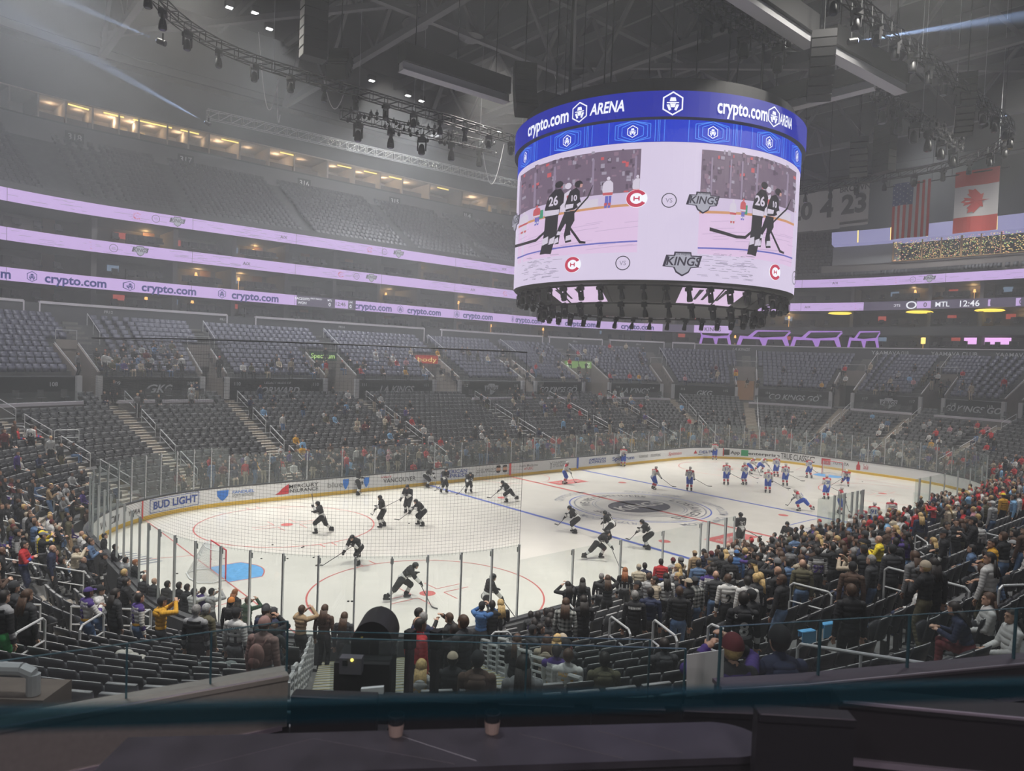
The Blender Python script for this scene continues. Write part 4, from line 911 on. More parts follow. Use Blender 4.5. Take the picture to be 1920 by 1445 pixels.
b.build('hanging_cable', M_steel, rig)
M_lens = mat('lens_dark', (.05, .06, .08), .08, spec=1)
def make_head():
    t = thing('moving_light', '', 'moving light')
    b = MB(); b.box((0, 0, -.1), .34, .34, .18); b.box((0, 0, .05), .1, .3, .14); b.build('base', M_blackp, t)
    b = MB(); b.box((-.2, 0, -.38), .04, .12, .5); b.box((.2, 0, -.38), .04, .12, .5); b.box((0, 0, -.2), .44, .14, .05); b.build('yoke', M_blackp, t)
    b = MB(); b.lathe((0, 0, -.8), [(0, 0), (.13, 0), (.17, .05), (.16, .22), (.12, .42), (.05, .5), (0, .5)], 14); b.build('head', M_blackp, t, True)
    b = MB(); b.lathe((0, 0, -.805), [(0, 0), (.12, 0), (.12, .01)], 14); b.build('lens', M_lens, t)
    return t
hp = make_head(); remember(hp); nh = [0]
def head(p, label, group, sc=1., rz=None, tilt=0.):
    o = hp if nh[0] == 0 else copy_tree(hp); nh[0] += 1; o.location = p; o.rotation_euler = (tilt, 0, rnd()*6 if rz is None else rz); o.scale = (sc, sc, sc); o['label'] = label; o['group'] = group
for i, p in enumerate(ov[:-1]):
    if i % 2 == 0: head(p, 'black moving light hanging from the long oval truss', 'moving lights on the oval truss', 1.2)
def straight_rig(p, q, label, dens, hs=.9, glob=True, r=.04):
    p, q = Vector(p), Vector(q); L = (q-p).length; n = max(2, int(L/.8)); pts = [p.lerp(q, i/n) for i in range(n+1)]
    t = thing('lighting_truss', label, 'lighting truss'); b = MB(); lattice(b, pts, .7, .6, r, r*.6); b.build('lattice', M_truss, t)
    b = MB()
    for f in (.1, .5, .9): c = p.lerp(q, f); b.tube(c, (c.x, c.y, 44.2), .02, 3)
    b.build('hanging_cable', M_steel, t)
    if glob:
        b = MB()
        for i in range(int(L*dens)): c = p.lerp(q, rnd())+Vector((U(-.5, .5), U(-.5, .5), U(-.3, .9))); b.ell(c, (.14, .14, .16), 7, 5); b.tube(c, c+Vector((0, 0, .3)), .04, 4)
        o = b.build('lamp_can', M_truss, t); o['kind'] = 'stuff'
    n = int(L/2.4)
    for i in range(n): head(p.lerp(q, (i+.5)/n)-Vector((0, 0, .1)), 'large black moving light under the %s' % label.split(' carrying')[0], 'moving lights on '+label.split(' carrying')[0], 1.7)
straight_rig(at_z(640, 222, 27), at_z(925, 285, 27), 'far side black truss left of the centre screen carrying packed lamps', 5)
straight_rig(at_z(1290, 8, 27.5), at_z(1490, 100, 27.5), 'near side black truss above the centre screen carrying packed lamps', 5)
straight_rig(at_z(1640, 178, 27), at_z(1800, 285, 27), 'far right black truss beside the speaker stacks carrying packed lamps', 5)
t = thing('lattice_truss', 'thin silvery lattice truss far behind the oval truss on the left', 'lighting truss'); b = MB(); p, q = at_z(388, 222, 30), at_z(970, 352, 30); n = 34; lattice(b, [p.lerp(q, i/n) for i in range(n+1)], .8, .5, .03, .02)
b.build('lattice', mat('truss_silver', (.55, .55, .55), .3, .6), t); b = MB()
for i in range(360): c = p.lerp(q, rnd())+Vector((0, U(-.2, .2), U(0, .8))); b.box(c, .09, .09, .09)
b.build('small_fittings', mat('truss_glint', (.8, .8, .72), .25, .5), t)['kind'] = 'stuff'; light('SPOT', 'truss_wash', (p+q)/2+Vector((-3, -5, 6)), 5000, WARM, (p+q)/2, .3, 110, .6)
# long black boxes with a pale lower flange round the centre screen
def flange(p, q, label):
    p, q = Vector(p), Vector(q); t = thing('hanging_box_beam', label, 'box beam'); b = MB(); b.beam(p+Vector((0, 0, .95)), q+Vector((0, 0, .95)), .9, 1.1); b.build('black_box', M_black, t)
    b = MB(); b.beam(p+Vector((0, 0, .15)), q+Vector((0, 0, .15)), .5, .45); b.beam(p-Vector((0, 0, .12)), q-Vector((0, 0, .12)), .75, .06); b.build('pale_flange', mat('pale_flange', (.50, .50, .52), .5), t)
    b = MB()
    for f in (.12, .5, .88): c = p.lerp(q, f); b.tube(c, (c.x, c.y, 44.2), .03, 4)
    b.build('hanging_cable', M_black, t)
fz = 27.0
flange(at_z(752, 128, fz), at_z(950, 190, fz), 'long black box beam with pale flange, left of the centre screen'); flange(at_z(1330, -40, fz), at_z(1520, 85, fz), 'long black box beam with pale flange at the top edge')
flange(at_z(1555, 100, fz), at_z(1690, 172, fz), 'black box beam with pale flange right of the line array'); flange(at_z(1640, 162, fz), at_z(1430, 215, 26.4), 'black beam crossing just above the right side of the centre screen'); flange(at_z(1010, 212, fz), at_z(1100, 236, fz), 'short black beam behind the left shoulder of the centre screen')
# speaker arrays
M_spk = mat('speaker_black', (.02, .02, .022), .6, bump=.1, scale=60); M_spw = mat('speaker_side_pale', (.34, .34, .32), .5)
def line_array(p, n, label, w=1.1, h=.42, curve=.0, yaw=0, side=False, d=.8):
    t = thing('line_array_speaker', label, 'speaker', tuple(p), yaw); z = 0; y = 0; a = 0
    for i in range(n):
        b = MB(); ca, sa = math.cos(a), math.sin(a); b.obox((0, y, z-h/2), (w, 0, 0), (0, d*ca, d*sa), (0, -h*.95*sa, h*.95*ca)); o = b.build('cabinet', M_spk, t)
        if side: b = MB(); b.obox((-w/2-.01, y, z-h/2), (.02, 0, 0), (0, d*.9, 0), (0, 0, h*.8)); b.build('pale_side_panel', M_spw, t)
        z -= h*ca; y += h*sa*1.0; a += curve
    b = MB(); b.tube((0, 0, 0), (0, 0, 44-p[2]), .03, 4); b.build('hanging_cable', M_black, t)
line_array(at_y(592, -70, 8), 10, 'tall straight speaker column with pale side panels at the top edge left of centre', 1.3, .52, 0, -.1, True)
line_array(at_y(640, 95, 9.5), 5, 'short curved speaker array beside the tall speaker column', 1.2, .36, .28, 2.3)
line_array(at_z(985, 120, 28), 9, 'curved speaker array touching the left shoulder of the centre screen', 1.4, .42, .1, 2.6)
line_array(at_z(1663, 205, 30), 9, 'rectangular black speaker stack hanging left of the flags', 1.6, .55, 0, 1.2)
line_array(at_z(1612, 258, 28), 7, 'j shaped speaker array between centre screen and rectangular speaker stack', 1.3, .42, .16, -1.2)
line_array(at_z(1815, 138, 27.5), 10, 'curved speaker array near the top right beside the oval truss', 1.0, .36, .12, -1.2, True)
line_array(at_z(1545, 60, 27), 8, 'black speaker array above the pale box beams', 1.2, .42, .12, -1.0)
# bright moving-light beams in the haze
M_lensb = mat('lens_blue_lit', (.55, .65, 1), emit=25)
def beam_lamp(p, tgt, pw, cone, label, col=(.45, .62, 1)):
    p = Vector(p); t = thing('beam_light', label, 'beam light'); dr = (Vector(tgt)-p).normalized(); b = MB(); b.tube(p-dr*.45, p, .16, 12); b.build('head', M_blackp, t); b = MB(); b.tube(p, p+dr*.02, .13, 12); b.build('lens', M_lensb, t)
    b = MB(); b.tube(p-dr*.3, p-dr*.3+Vector((0, 0, .5)), .05, 5); b.build('yoke', M_blackp, t)
    light('SPOT', 'beam_light_ray', p+dr*.12, pw, col, tgt, .03, cone, .35)
def sd(u, v, P): return CAM+ray(u, v)*(Vector(P)-CAM).dot(_f)
P1 = at_z(1607, 76, 26); beam_lamp(P1, sd(1925, 35, P1), 1800000, 6, 'lit moving light throwing a pale blue beam to the right edge')
P2 = at_z(1850, 233, 26); beam_lamp(P2, sd(1925, 198, P2), 700000, 5, 'lit moving light with a short blue beam at the right edge')
P3 = at_y(385, 229, 30); beam_lamp(P3, sd(190, 120, P3), 320000, 5, 'small lit moving light on the left throwing a dim beam upward')
P4 = at_z(296, 76, 26); beam_lamp(P4, sd(120, 0, P4), 320000, 5, 'lit blue moving light on the oval truss upper left')
# ================================================================== flags and banners
def cloth_fn(X, yc, zc, amp=.12): return lambda x, y, o=0: Vector((X-o+amp*math.sin(x*2.6+y*.25), yc-x, zc+y))
def grid_cloth(fn, w, h, m, name, parent=None, n=14):
    b = MB(); nx, ny = n, n; V = [fn(-w/2+w*i/nx, -h/2+h*j/ny) for j in range(ny+1) for i in range(nx+1)]
    b.add(V, [(j*(nx+1)+i, j*(nx+1)+i+1, (j+1)*(nx+1)+i+1, (j+1)*(nx+1)+i) for j in range(ny) for i in range(nx)]); return b.build(name, m, parent, True)
def strip(fn, x0, x1, y0, y1, m, name, parent, o=.02, n=12):
    b = MB()
    for i in range(n):
        for j in range(n): a, c, e, f_ = x0+(x1-x0)*i/n, x0+(x1-x0)*(i+1)/n, y0+(y1-y0)*j/n, y0+(y1-y0)*(j+1)/n; b.quad(fn(a, e, o), fn(c, e, o), fn(c, f_, o), fn(a, f_, o))
    return b.build(name, m, parent)
M_fw = mat('flag_white', (.62, .62, .64), .8); M_fr = mat('flag_red', (.50, .07, .07), .8); M_fb = mat('flag_blue', (.06, .08, .22), .8)
def rect_at(X, u0, v0, u1, v1): a, c = at_x(u0, v0, X), at_x(u1, v1, X); return (a.y+c.y)/2, (a.z+c.z)/2, abs(a.y-c.y), abs(a.z-c.z)
yc, zc, w, h = rect_at(33, 1675, 346, 1741, 442); t = thing('american_flag', 'american flag hanging vertically left of the canadian flag', 'flag'); fn = cloth_fn(33, yc, zc); grid_cloth(fn, w, h, M_fw, 'cloth', t)
for i in range(0, 13, 2):
    x0 = -w/2+w*i/13; y1 = h/2 if x0 > -w/2+w*.53 else h/2-h*.4; strip(fn, x0, x0+w/13, -h/2, y1, M_fr, 'red_stripe', t)
strip(fn, -w/2, -w/2+w*7/13, h/2-h*.4, h/2, M_fb, 'blue_canton', t, .04)
b = MB()
for i in range(6):
    for j in range(9):
        x, y, r_ = -w/2+w*7/13*(i+.5)/6, h/2-h*.4*(j+.5)/9, w*.022
        if (i+j) % 2 == 0: b.add([fn(x+r_*(1 if k % 2 == 0 else .45)*math.cos(PI/2+k*PI/5), y+r_*(1 if k % 2 == 0 else .45)*math.sin(PI/2+k*PI/5), .07) for k in range(10)], [tuple(range(10))])
b.build('stars', M_fw, t)
yc, zc, w, h = rect_at(31, 1792, 324, 1869, 430); t = thing('canadian_flag', 'canadian flag hanging vertically at the right of the american flag', 'flag'); fn = cloth_fn(31, yc, zc, .08); grid_cloth(fn, w, h, M_fw, 'cloth', t)
strip(fn, -w/2, w/2, h/4, h/2, M_fr, 'red_band', t); strip(fn, -w/2, w/2, -h/2, -h/4, M_fr, 'red_band', t)
leaf = [(0, -.5), (.03, -.22), (.28, -.27), (.24, -.17), (.5, .05), (.44, .1), (.49, .28), (.32, .24), (.28, .31), (.11, .14), (.17, .44), (.08, .39), (0, .55)]
leaf = leaf+[(-x, y) for x, y in leaf[::-1][1:-1]]; L_ = w*.62
cc = [(-y*L_, x*L_) for x, y in leaf]; b = MB(); V = [fn(0, 0, .05)]+[fn(x, y, .05) for x, y in cc]; b.add(V, [(0, i+1, (i+1) % len(cc)+1) for i in range(len(cc))]); b.build('maple_leaf', M_fr, t)
for i, (u0, u1, v0, v1, num, nm) in enumerate(((1480, 1525, 368, 432, '20', ''), (1527, 1575, 360, 428, '4', ''), (1577, 1628, 350, 420, '23', 'BROWN'))):
    X = 38; yc, zc, w, h = rect_at(X, u0, v0, u1, v1); w *= .97; t = thing('retired_number_banner', 'white hanging banner with the number %s' % {'20': 'twenty', '4': 'four', '23': 'twenty-three'}[num], 'banner'); fn = cloth_fn(X, yc, zc, .04); grid_cloth(fn, w, h, mat('banner_cloth', (.50, .50, .50), .8), 'cloth', t)
    text_on(num, h*.62, lambda x, y: fn(x, y+h*.04, .06), mat('banner_grey_print', (.08, .08, .09), .7), t, 'number', 0, .04)
    if nm: text_on(nm, h*.2, lambda x, y: fn(x, y+h*.42, .06), mat('banner_grey_print'), t, 'name_lettering', 0, .02); strip(fn, -w/2, w/2, -h*.44, -h*.38, mat('banner_grey_print'), 'stripe', t, .05, 4)
    b = MB(); b.tube(fn(-w/2, h/2), fn(w/2, h/2), .05, 6); b.tube(fn(0, h/2), (X, yc, 44.2), .03, 4); b.build('hanging_bar', M_black, t)
for i, (u, v, X) in enumerate(((1707, 346, 33), (1830, 324, 31))):
    p = at_x(u, v, X); b = MB(); b.tube((X, p.y-2.4, p.z+.05), (X, p.y+2.4, p.z+.05), .05, 6); b.tube((X, p.y-1.8, p.z), (X, p.y-1.8, 44.2), .02, 3); b.tube((X, p.y+1.8, p.z), (X, p.y+1.8, 44.2), .02, 3); tag(b.build('flag_bar', M_black), 'black hanging bar above the %s flag' % ['american', 'canadian'][i], 'hanging bar')
# loose cables and vents under the roof
for i, (u0, v0, u1, v1, sag) in enumerate(((485, 60, 523, 145, 3.5), (520, 150, 525, 215, 1.5), (605, 140, 650, 160, 2.), (905, 285, 945, 270, 3), (1040, 140, 1100, 180, 2.4))):
    a, c = at_y(u0, v0, 18), at_y(u1, v1, 18); b = MB(); P = [a.lerp(c, k/14)+Vector((0, 0, -sag*math.sin(PI*k/14))) for k in range(15)]; b.path(P, .03, 4); tag(b.build('slack_cable', M_white), 'pale slack cable looping below the roof', 'cable', 'slack roof cables')
for i, (u, v) in enumerate(((883, 78), (1664, 15), (1770, 105), (778, 55), (1060, 190))):
    p = at_z(u, v, 34); b = MB(); b.lathe(p, [(0, 0), (.5, 0), (.9, .25), (1.0, .3), (.9, .5), (.4, .6), (.4, 2)], 20); tag(b.build('air_diffuser', M_roofbeam), 'round grey air diffuser hanging under the roof', 'air vent', 'round air diffusers')
# ================================================================== centre-hung screen
JR, JB, JT = 8.75, 13.72, 23.45
jt = thing('centre_hung_scoreboard', 'huge round centre-hung video screen with blue crown band and ring of lamps below', 'scoreboard', (0, 0, 0))
def cyl(R, th, z): return Vector((R*math.cos(th), R*math.sin(th), z))
def drum(b, prof, n=96):
    for i in range(n):
        a, c = 2*PI*i/n, 2*PI*(i+1)/n
        for (r0, z0), (r1, z1) in zip(prof, prof[1:]): b.quad(cyl(r0, a, z0), cyl(r0, c, z0), cyl(r1, c, z1), cyl(r1, a, z1))
b = MB(); drum(b, [(JR, JB), (JR, 20.9)]); b.build('main_screen', M_ledwhite, jt)
b = MB(); drum(b, [(JR+.02, 20.9), (JR+.02, 22.05)]); b.build('lower_blue_band', M_blue2, jt)
b = MB(); drum(b, [(JR+.25, 22.12), (JR+.25, JT)]); b.build('crown_band', M_blue1, jt)
b = MB(); drum(b, [(JR+.25, JT), (JR-.4, JT+.05), (JR-.4, JT+.9), (0, JT+.9)]); drum(b, [(JR+.25, 22.12), (JR, 22.06)]); drum(b, [(JR, JB), (JR-.1, JB-.12), (JR-.9, JB-.12)]); b.build('housing', M_black, jt)
def th_u(u, R=JR, z=18):
    best = None
    for i in range(1441):
        th = math.radians(120+i*.135); p = cyl(R, th, z)
        if (p.x*(CAM.x-p.x)+p.y*(CAM.y-p.y)) < 0: continue
        e = abs(project(p)[0]-u)
        if best is None or e < best[0]: best = (e, th)
    return best[1]
def jf(u, z, R=JR, zz=None):
    th = th_u(u, R, z) if u > 10 else u
    return lambda x, y, o=0: cyl(R+.02+.012*o, th+x/R, z+y)
def z_at(u, v, R=JR):
    th = th_u(u, R); p = cyl(R, th, 18); z0 = 10; best = None
    for i in range(300):
        z = 12+i*.045; e = abs(project((p.x, p.y, z))[1]-v)
        if best is None or e < best[0]: best = (e, z)
    return best[1]
RC = JR+.25
for u0, u1, s_t, h, sh in ((991, 1067, 'crypto.com', 1.05, 0), (1106, 1171, 'ARENA', .82, .2), (1345, 1439, 'crypto.com', 1.05, 0), (1461, 1484, 'ARENA', .82, .2)):
    ta, tb = th_u(u0, RC, 22.8), th_u(u1, RC, 22.8); f_ = lambda x, y, o=0, th0=(ta+tb)/2: cyl(RC+.03, th0+x/RC, 22.78+y); text_on(s_t, h, f_, M_ledw, jt, 'crown_lettering', sh, .025, (tb-ta)*RC)
for u, r_ in ((1087, .56), (1262, .62), (1451, .56)): f_ = jf(u, 22.78, RC); polys_on([p for _, p in hexlogo(0, 0, r_)], f_, M_ledw, jt, 'hexagon_emblem')
for u in (982, 1059, 1181, 1330, 1435, 1487):
    th0 = th_u(u); f_ = lambda x, y, o=0, th0=th0: cyl(JR+.05+.012*o, th0+x/JR, 21.47+y)
    polys_on([p for _, p in hexlogo(0, 0, .33)], f_, M_ledw, jt, 'hexagon_emblem')
    for r_ in (.62, .85, 1.02):
        H = [(r_*math.cos(PI/6+k*PI/3)*1.05, max(-.54, min(.54, r_*.72*math.sin(PI/6+k*PI/3)))) for k in range(7)]
        polys_on([seg(*p, *q, .035) for p, q in zip(H, H[1:])], f_, M_cyan, jt, 'hexagon_outline')
    polys_on([[(x, -.55), (x+.03, -.55), (x+.03, .55), (x, .55)] for x in (1.15, 1.3, 1.38, 1.62, -1.3)], f_, M_cyan, jt, 'light_line')
def E(n, c, e=1): return mat('video_'+n, c, emit=e)
V_dark = E('crowd', (.17, .12, .18)); V_dk2 = E('crowd_dark', (.10, .07, .11)); V_pale = E('glass', (.28, .22, .32)); V_ice = E('ice', (.74, .55, .78)); V_ice2 = E('ice_shade', (.58, .42, .64)); V_brd = E('boards', (.62, .52, .72)); V_yel = E('kick', (.62, .30, .14)); V_blk = E('black', (.018, .015, .022)); V_wht = E('white', (.66, .60, .72)); V_red = E('red', (.55, .10, .12)); V_blu = E('blue', (.12, .13, .50)); V_grn = E('green', (.04, .30, .18)); V_skin = E('skin', (.55, .30, .28)); V_grey = E('grey', (.35, .31, .40))
def clipx(poly, x0, x1):
    def cut(P, f, x):
        out = []
        for i in range(len(P)):
            a, c = P[i], P[(i+1) % len(P)]; ia, ic = f(a[0]), f(c[0])
            if ia: out.append(a)
            if ia != ic: t = (x-a[0])/(c[0]-a[0]); out.append((x, a[1]+(c[1]-a[1])*t))
        return out
    P = cut(poly, lambda v: v >= x0, x0); P = cut(P, lambda v: v <= x1, x1) if len(P) > 2 else []
    return P
def video(u0, u1, zb, zt, shift, name):
    thl, thr = th_u(u0), th_u(u1); W_ = (thr-thl)*JR; H_ = zt-zb; lay = [0]
    TB = [th_u(u0+(u1-u0)*k/24) for k in range(-3, 28)]
    def thx(x):
        k = max(0, min(29.999, x*24+3)); i = int(k); return TB[i]+(TB[i+1]-TB[i])*(k-i)
    def put(polys, m, nm, o):
        b = MB()
        for P in polys:
            P = [(x+shift, y) for x, y in P]
            for k in range(12):      # sliced so that it follows the curve
                Q = clipx(P, k/12, (k+1)/12)
                if len(Q) > 2: b.add([cyl(JR+.03+.01*o, thx(x), zb+y*H_) for x, y in Q], [tuple(range(len(Q)))])
        if b.v: b.build(nm, m, jt)
    R = lambda x0, y0, x1, y1: [(x0, y0), (x1, y0), (x1, y1), (x0, y1)]
    put([R(-1, 0, 2, 1)], V_ice, 'video_ice', 1)
    put([[(-1, .52), (2, .62), (2, 1), (-1, 1)]], V_dark, 'video_crowd', 2)
    put([[(-1, .36), (2, .50), (2, .62), (-1, .52)]], V_brd, 'video_boards', 3)
    put([[(-1, .355), (2, .50), (2, .525), (-1, .38)]], V_yel, 'video_kick_strip', 4)
    rs = random.Random(5); P = [R(x, rs.uniform(.45, .9), x+rs.uniform(.02, .07), 0) for x in ()]
    dots = {0: [], 1: [], 2: [], 3: []}
    for i in range(260):
        x, y = rs.uniform(-.4, 1.4), rs.uniform(.56, .99)**1.0; w_, h_ = rs.uniform(.012, .04), rs.uniform(.015, .05); dots[i % 4].append(R(x, y, x+w_, y+h_))
    put(dots[0], V_dk2, 'video_crowd_dark', 4); put(dots[1], V_grey, 'video_crowd_pale', 4); put(dots[2][:22], V_red, 'video_crowd_red', 4); put(dots[3], mat('video_crowd_mauve', (.26, .17, .24), emit=1), 'video_crowd_mauve', 5)
    put([R(x, .56+.04*x, x+.018, .93) for x in (-.2, .0, .12, .28, .6, .95, 1.1)], V_pale, 'video_post', 6)
    put([[(x, y), (x+l, y+l*.1), (x+l, y+l*.1+.006), (x, y+.006)] for x, y, l in [(rs.uniform(-.3, 1.2), rs.uniform(.02, .32), rs.uniform(.1, .4)) for _ in range(26)]], V_ice2, 'video_skate_marks', 3)
    put([[(-1, .02), (2, .14), (2, .155), (-1, .035)]], V_blu, 'video_blue_line', 4)
    put([[(.50, .45), (.66, .46), (.66, .54), (.50, .53)]], V_wht, 'video_board_sign', 5); put([[(.17, .42), (.205, .42), (.205, .51), (.17, .51)]], V_grn, 'video_green_sign', 5)
    def skater(x, y, s, m1, m2, m3, o, arms=1):
        J = lambda pts: [(x+a*s, y+b_*s*1.02) for a, b_ in pts]
        put([J([(-.07, .36), (.0, .36), (.01, .12), (-.03, .0), (-.09, .0), (-.08, .12)]), J([(.01, .36), (.09, .36), (.08, .12), (.06, .0), (.0, .0), (.02, .14)])], m3, 'video_player_legs', o)
        put([J([(-.09, .15), (-.01, .15), (-.03, .07), (-.09, .07)]), J([(.01, .15), (.08, .15), (.07, .07), (.01, .07)])], m2, 'video_player_socks', o+1)
        put([J([(-.12, .36), (.11, .36), (.13, .55), (.12, .74), (.05, .82), (-.05, .82), (-.13, .74), (-.15, .55)])], m1, 'video_player_jersey', o+1)
        put([J([(-.125, .38), (.115, .38), (.125, .46), (-.14, .46)])], m2, 'video_player_hem', o+2)
        put([J([(.045*math.cos(k*PI/5), .88+.055*math.sin(k*PI/5)) for k in range(10)])], m1, 'video_player_helmet', o+2)
    skater(.74, .44, .32, V_wht, V_red, V_blu, 6); skater(.05, .30, .26, V_wht, V_red, V_wht, 6); skater(.155, .36, .22, V_red, V_wht, V_blu, 6); skater(.98, .48, .28, V_wht, V_red, V_blu, 6)
    # the opponent between the two, then number 10, then number 26
    put([[(.37, .62), (.43, .66), (.45, .58), (.43, .44), (.37, .44)]], V_wht, 'video_player_jersey', 10); put([[(.41+.028*math.cos(k*PI/5), .70+.032*math.sin(k*PI/5)) for k in range(10)]], V_wht, 'video_player_helmet', 10); put([[(.40, .60), (.43, .61), (.44, .50), (.41, .49)]], V_red, 'video_player_stripe', 11)
    put([[(.385, .44), (.47, .44), (.475, .34), (.44, .26), (.455, .13), (.405, .12), (.39, .2), (.405, .3)], [(.385, .42), (.42, .36), (.36, .24), (.35, .12), (.30, .12), (.335, .26)]], V_blk, 'video_player_legs', 12)
    put([[(.315, .17), (.345, .19), (.35, .14), (.31, .12)], [(.41, .19), (.45, .2), (.455, .15), (.405, .14)], [(.34, .25), (.37, .24), (.365, .21), (.33, .21)]], V_wht, 'video_player_socks', 13)
    put([[(.43, .64), (.48, .67), (.51, .63), (.515, .55), (.53, .50), (.50, .47), (.47, .45), (.40, .44), (.39, .50), (.41, .58)]], V_blk, 'video_player_jersey', 14); put([[(.395, .46), (.46, .47), (.465, .51), (.40, .51)], [(.49, .50), (.52, .52), (.53, .49), (.50, .47)]], V_wht, 'video_player_hem', 15)
    put([[(.50+.034*math.cos(k*PI/5), .70+.036*math.sin(k*PI/5)) for k in range(10)]], V_blk, 'video_player_helmet', 15); put([[(.515, .70), (.535, .695), (.53, .665), (.51, .665)]], V_skin, 'video_player_face', 16)
    put([[(.24, .42), (.31, .42), (.29, .24), (.275, .16), (.255, .03), (.205, .03), (.225, .16), (.235, .28)], [(.29, .42), (.345, .42), (.34, .26), (.32, .15), (.295, .02), (.25, .03), (.28, .17), (.285, .3)]], V_blk, 'video_player_legs', 18)
    put([[(.225, .19), (.27, .21), (.268, .14), (.222, .12)], [(.285, .18), (.325, .2), (.315, .13), (.275, .12)]], V_wht, 'video_player_socks', 19)
    put([[(.27, .63), (.31, .68), (.36, .68), (.39, .62), (.385, .53), (.36, .49), (.35, .41), (.235, .41), (.235, .50), (.25, .58)]], V_blk, 'video_player_jersey', 20); put([[(.237, .42), (.35, .42), (.353, .47), (.236, .48)], [(.36, .50), (.385, .53), (.38, .47), (.36, .44)]], V_wht, 'video_player_hem', 21)
    put([[(.345+.034*math.cos(k*PI/5), .725+.036*math.sin(k*PI/5)) for k in range(10)]], V_blk, 'video_player_helmet', 21)
    def num(s_, x, y, h, o):
        vs, fs = text_mesh(s_, 1, 0, .03); b = MB(); k = h*H_
        b.add([cyl(JR+.03+.01*o, thx(x+shift)+a*k/JR, zb+(y)*H_+c*k) for a, c in vs], fs); b.build('video_number', V_wht, jt)
    num('26', .305, .565, .13, 23); num('10', .465, .565, .08, 17)
    put([[(-.2, .255), (.08, .20), (.17, .205), (.24, .27), (.25, .25), (.175, .175), (.08, .17), (-.2, .22)], [(.40, .33), (.53, .10), (.58, .095), (.58, .115), (.54, .125), (.415, .34)], [(.44, .38), (.58, .56), (.62, .67), (.625, .67), (.59, .55), (.45, .37)]], V_blk, 'video_stick', 22)
video(975, 1199, 15.15, 20.55, .0, 'left'); video(1312, 1487, 15.15, 20.55, .30, 'right')
for u, z, r_ in ((1195, 17.9, .45), (1080, 14.55, .42), (1443, 14.55, .42)):
    f0 = jf(u, z); 
    polys_on(ring(0, 0, 0, 1.05*r_, 24, k=1.15), lambda x, y: f0(x, y, 26), M_ledw, jt, 'club_emblem_ground')
    polys_on(ring(0, 0, .62*r_, 1.0*r_, 22, .55, 2*PI-.55, k=1.15)+[[(-.35*r_, -.25*r_), (-.2*r_, -.25*r_), (-.2*r_, .25*r_), (-.35*r_, .25*r_)], [(.2*r_, -.25*r_), (.35*r_, -.25*r_), (.35*r_, .25*r_), (.2*r_, .25*r_)], [(-.25*r_, -.07*r_), (.25*r_, -.07*r_), (.25*r_, .07*r_), (-.25*r_, .07*r_)]], lambda x, y: f0(x, y, 28), M_ledred, jt, 'red_club_emblem')
for u, z in ((1253, 17.8), (1170, 14.55), (1478, 14.5)): f0 = jf(u, z); vsring(lambda x, y: f0(x, y, 26), .38, jt)
for u, z, h in ((1314, 17.75, 1.1), (1277, 14.55, 1.25), (976, 17.6, 1.1)):
    f0 = jf(u, z); kingslogo(lambda x, y, o_=0, f0=f0: f0(x, y, 26+3*o_), h, jt); text_on('Los Angeles', h*.13, lambda x, y: f0(x, y+h*.40, 34), M_ink, jt, 'crest_lettering')
for u in (1010, 1355):
    b = MB(); f0 = jf(u, 14.55)
    for i in range(70): x, y, l_ = U(-1.6, 1.6), U(-.65, .65), U(.1, .7); b.add([f0(x, y, 20), f0(x+l_, y, 20), f0(x+l_, y+.022, 20), f0(x, y+.022, 20)], [(0, 1, 2, 3)])
    b.build('handwriting', mat('led_pale_ink'), jt)
# underside: tilted inner screens, dark dish, rings of moving lights
b = MB(); drum(b, [(JR-.9, JB-.1), (6.4, 12.75), (6.2, 12.7)], 64); drum(b, [(6.2, 12.7), (0, 12.9)], 48); b.build('underside_dish', mat('dish_dark', (.03, .03, .035), .5), jt)
for u0, u1 in ((1035, 1130), (1275, 1388)):
    a, c = th_u(u0, 7.2, 13.2), th_u(u1, 7.2, 13.2); b = MB(); n = 8
    for k in range(n): x, y = a+(c-a)*k/n, a+(c-a)*(k+1)/n; b.quad(cyl(JR-.95, x, JB-.14), cyl(JR-.95, y, JB-.14), cyl(6.42, y, 12.76), cyl(6.42, x, 12.76))
    b.build('inner_screen', V_ice, jt); b = MB()
    for k in (2, 3, 5): x = a+(c-a)*k/n; w_ = .012; b.quad(cyl(JR-1.1, x-w_, JB-.3), cyl(JR-1.1, x+w_*2, JB-.3), cyl(6.8, x+w_, 12.95), cyl(6.8, x-w_, 12.95))
    b.build('inner_screen_figure', V_blk, jt)
b = MB()
for rr, z in ((8.35, JB-.25), (7.0, 12.62)): b.path([cyl(rr, 2*PI*i/60, z) for i in range(61)], .05, 6)
for i in range(16): th = 2*PI*i/16; b.tube(cyl(8.35, th, JB-.25), cyl(7.0, th, 12.62), .04, 5)
for i in range(12): th = 2*PI*(i+.5)/12; b.tube(cyl(6.5, th, JT+.9), cyl(6.5, th, 44.2), .05, 5)
b.build('lamp_ring_and_cables', M_truss, jt)
for rr, z, n in ((8.35, JB-.3, 44), (7.0, 12.6, 34)):
    for i in range(n): th = 2*PI*(i+.5)/n; head(cyl(rr, th, z), 'black moving light under the centre screen on the %s ring' % ('outer' if rr > 8 else 'inner'), 'moving lights on the %s ring of the centre screen' % ('outer' if rr > 8 else 'inner'), .95, th, .15)
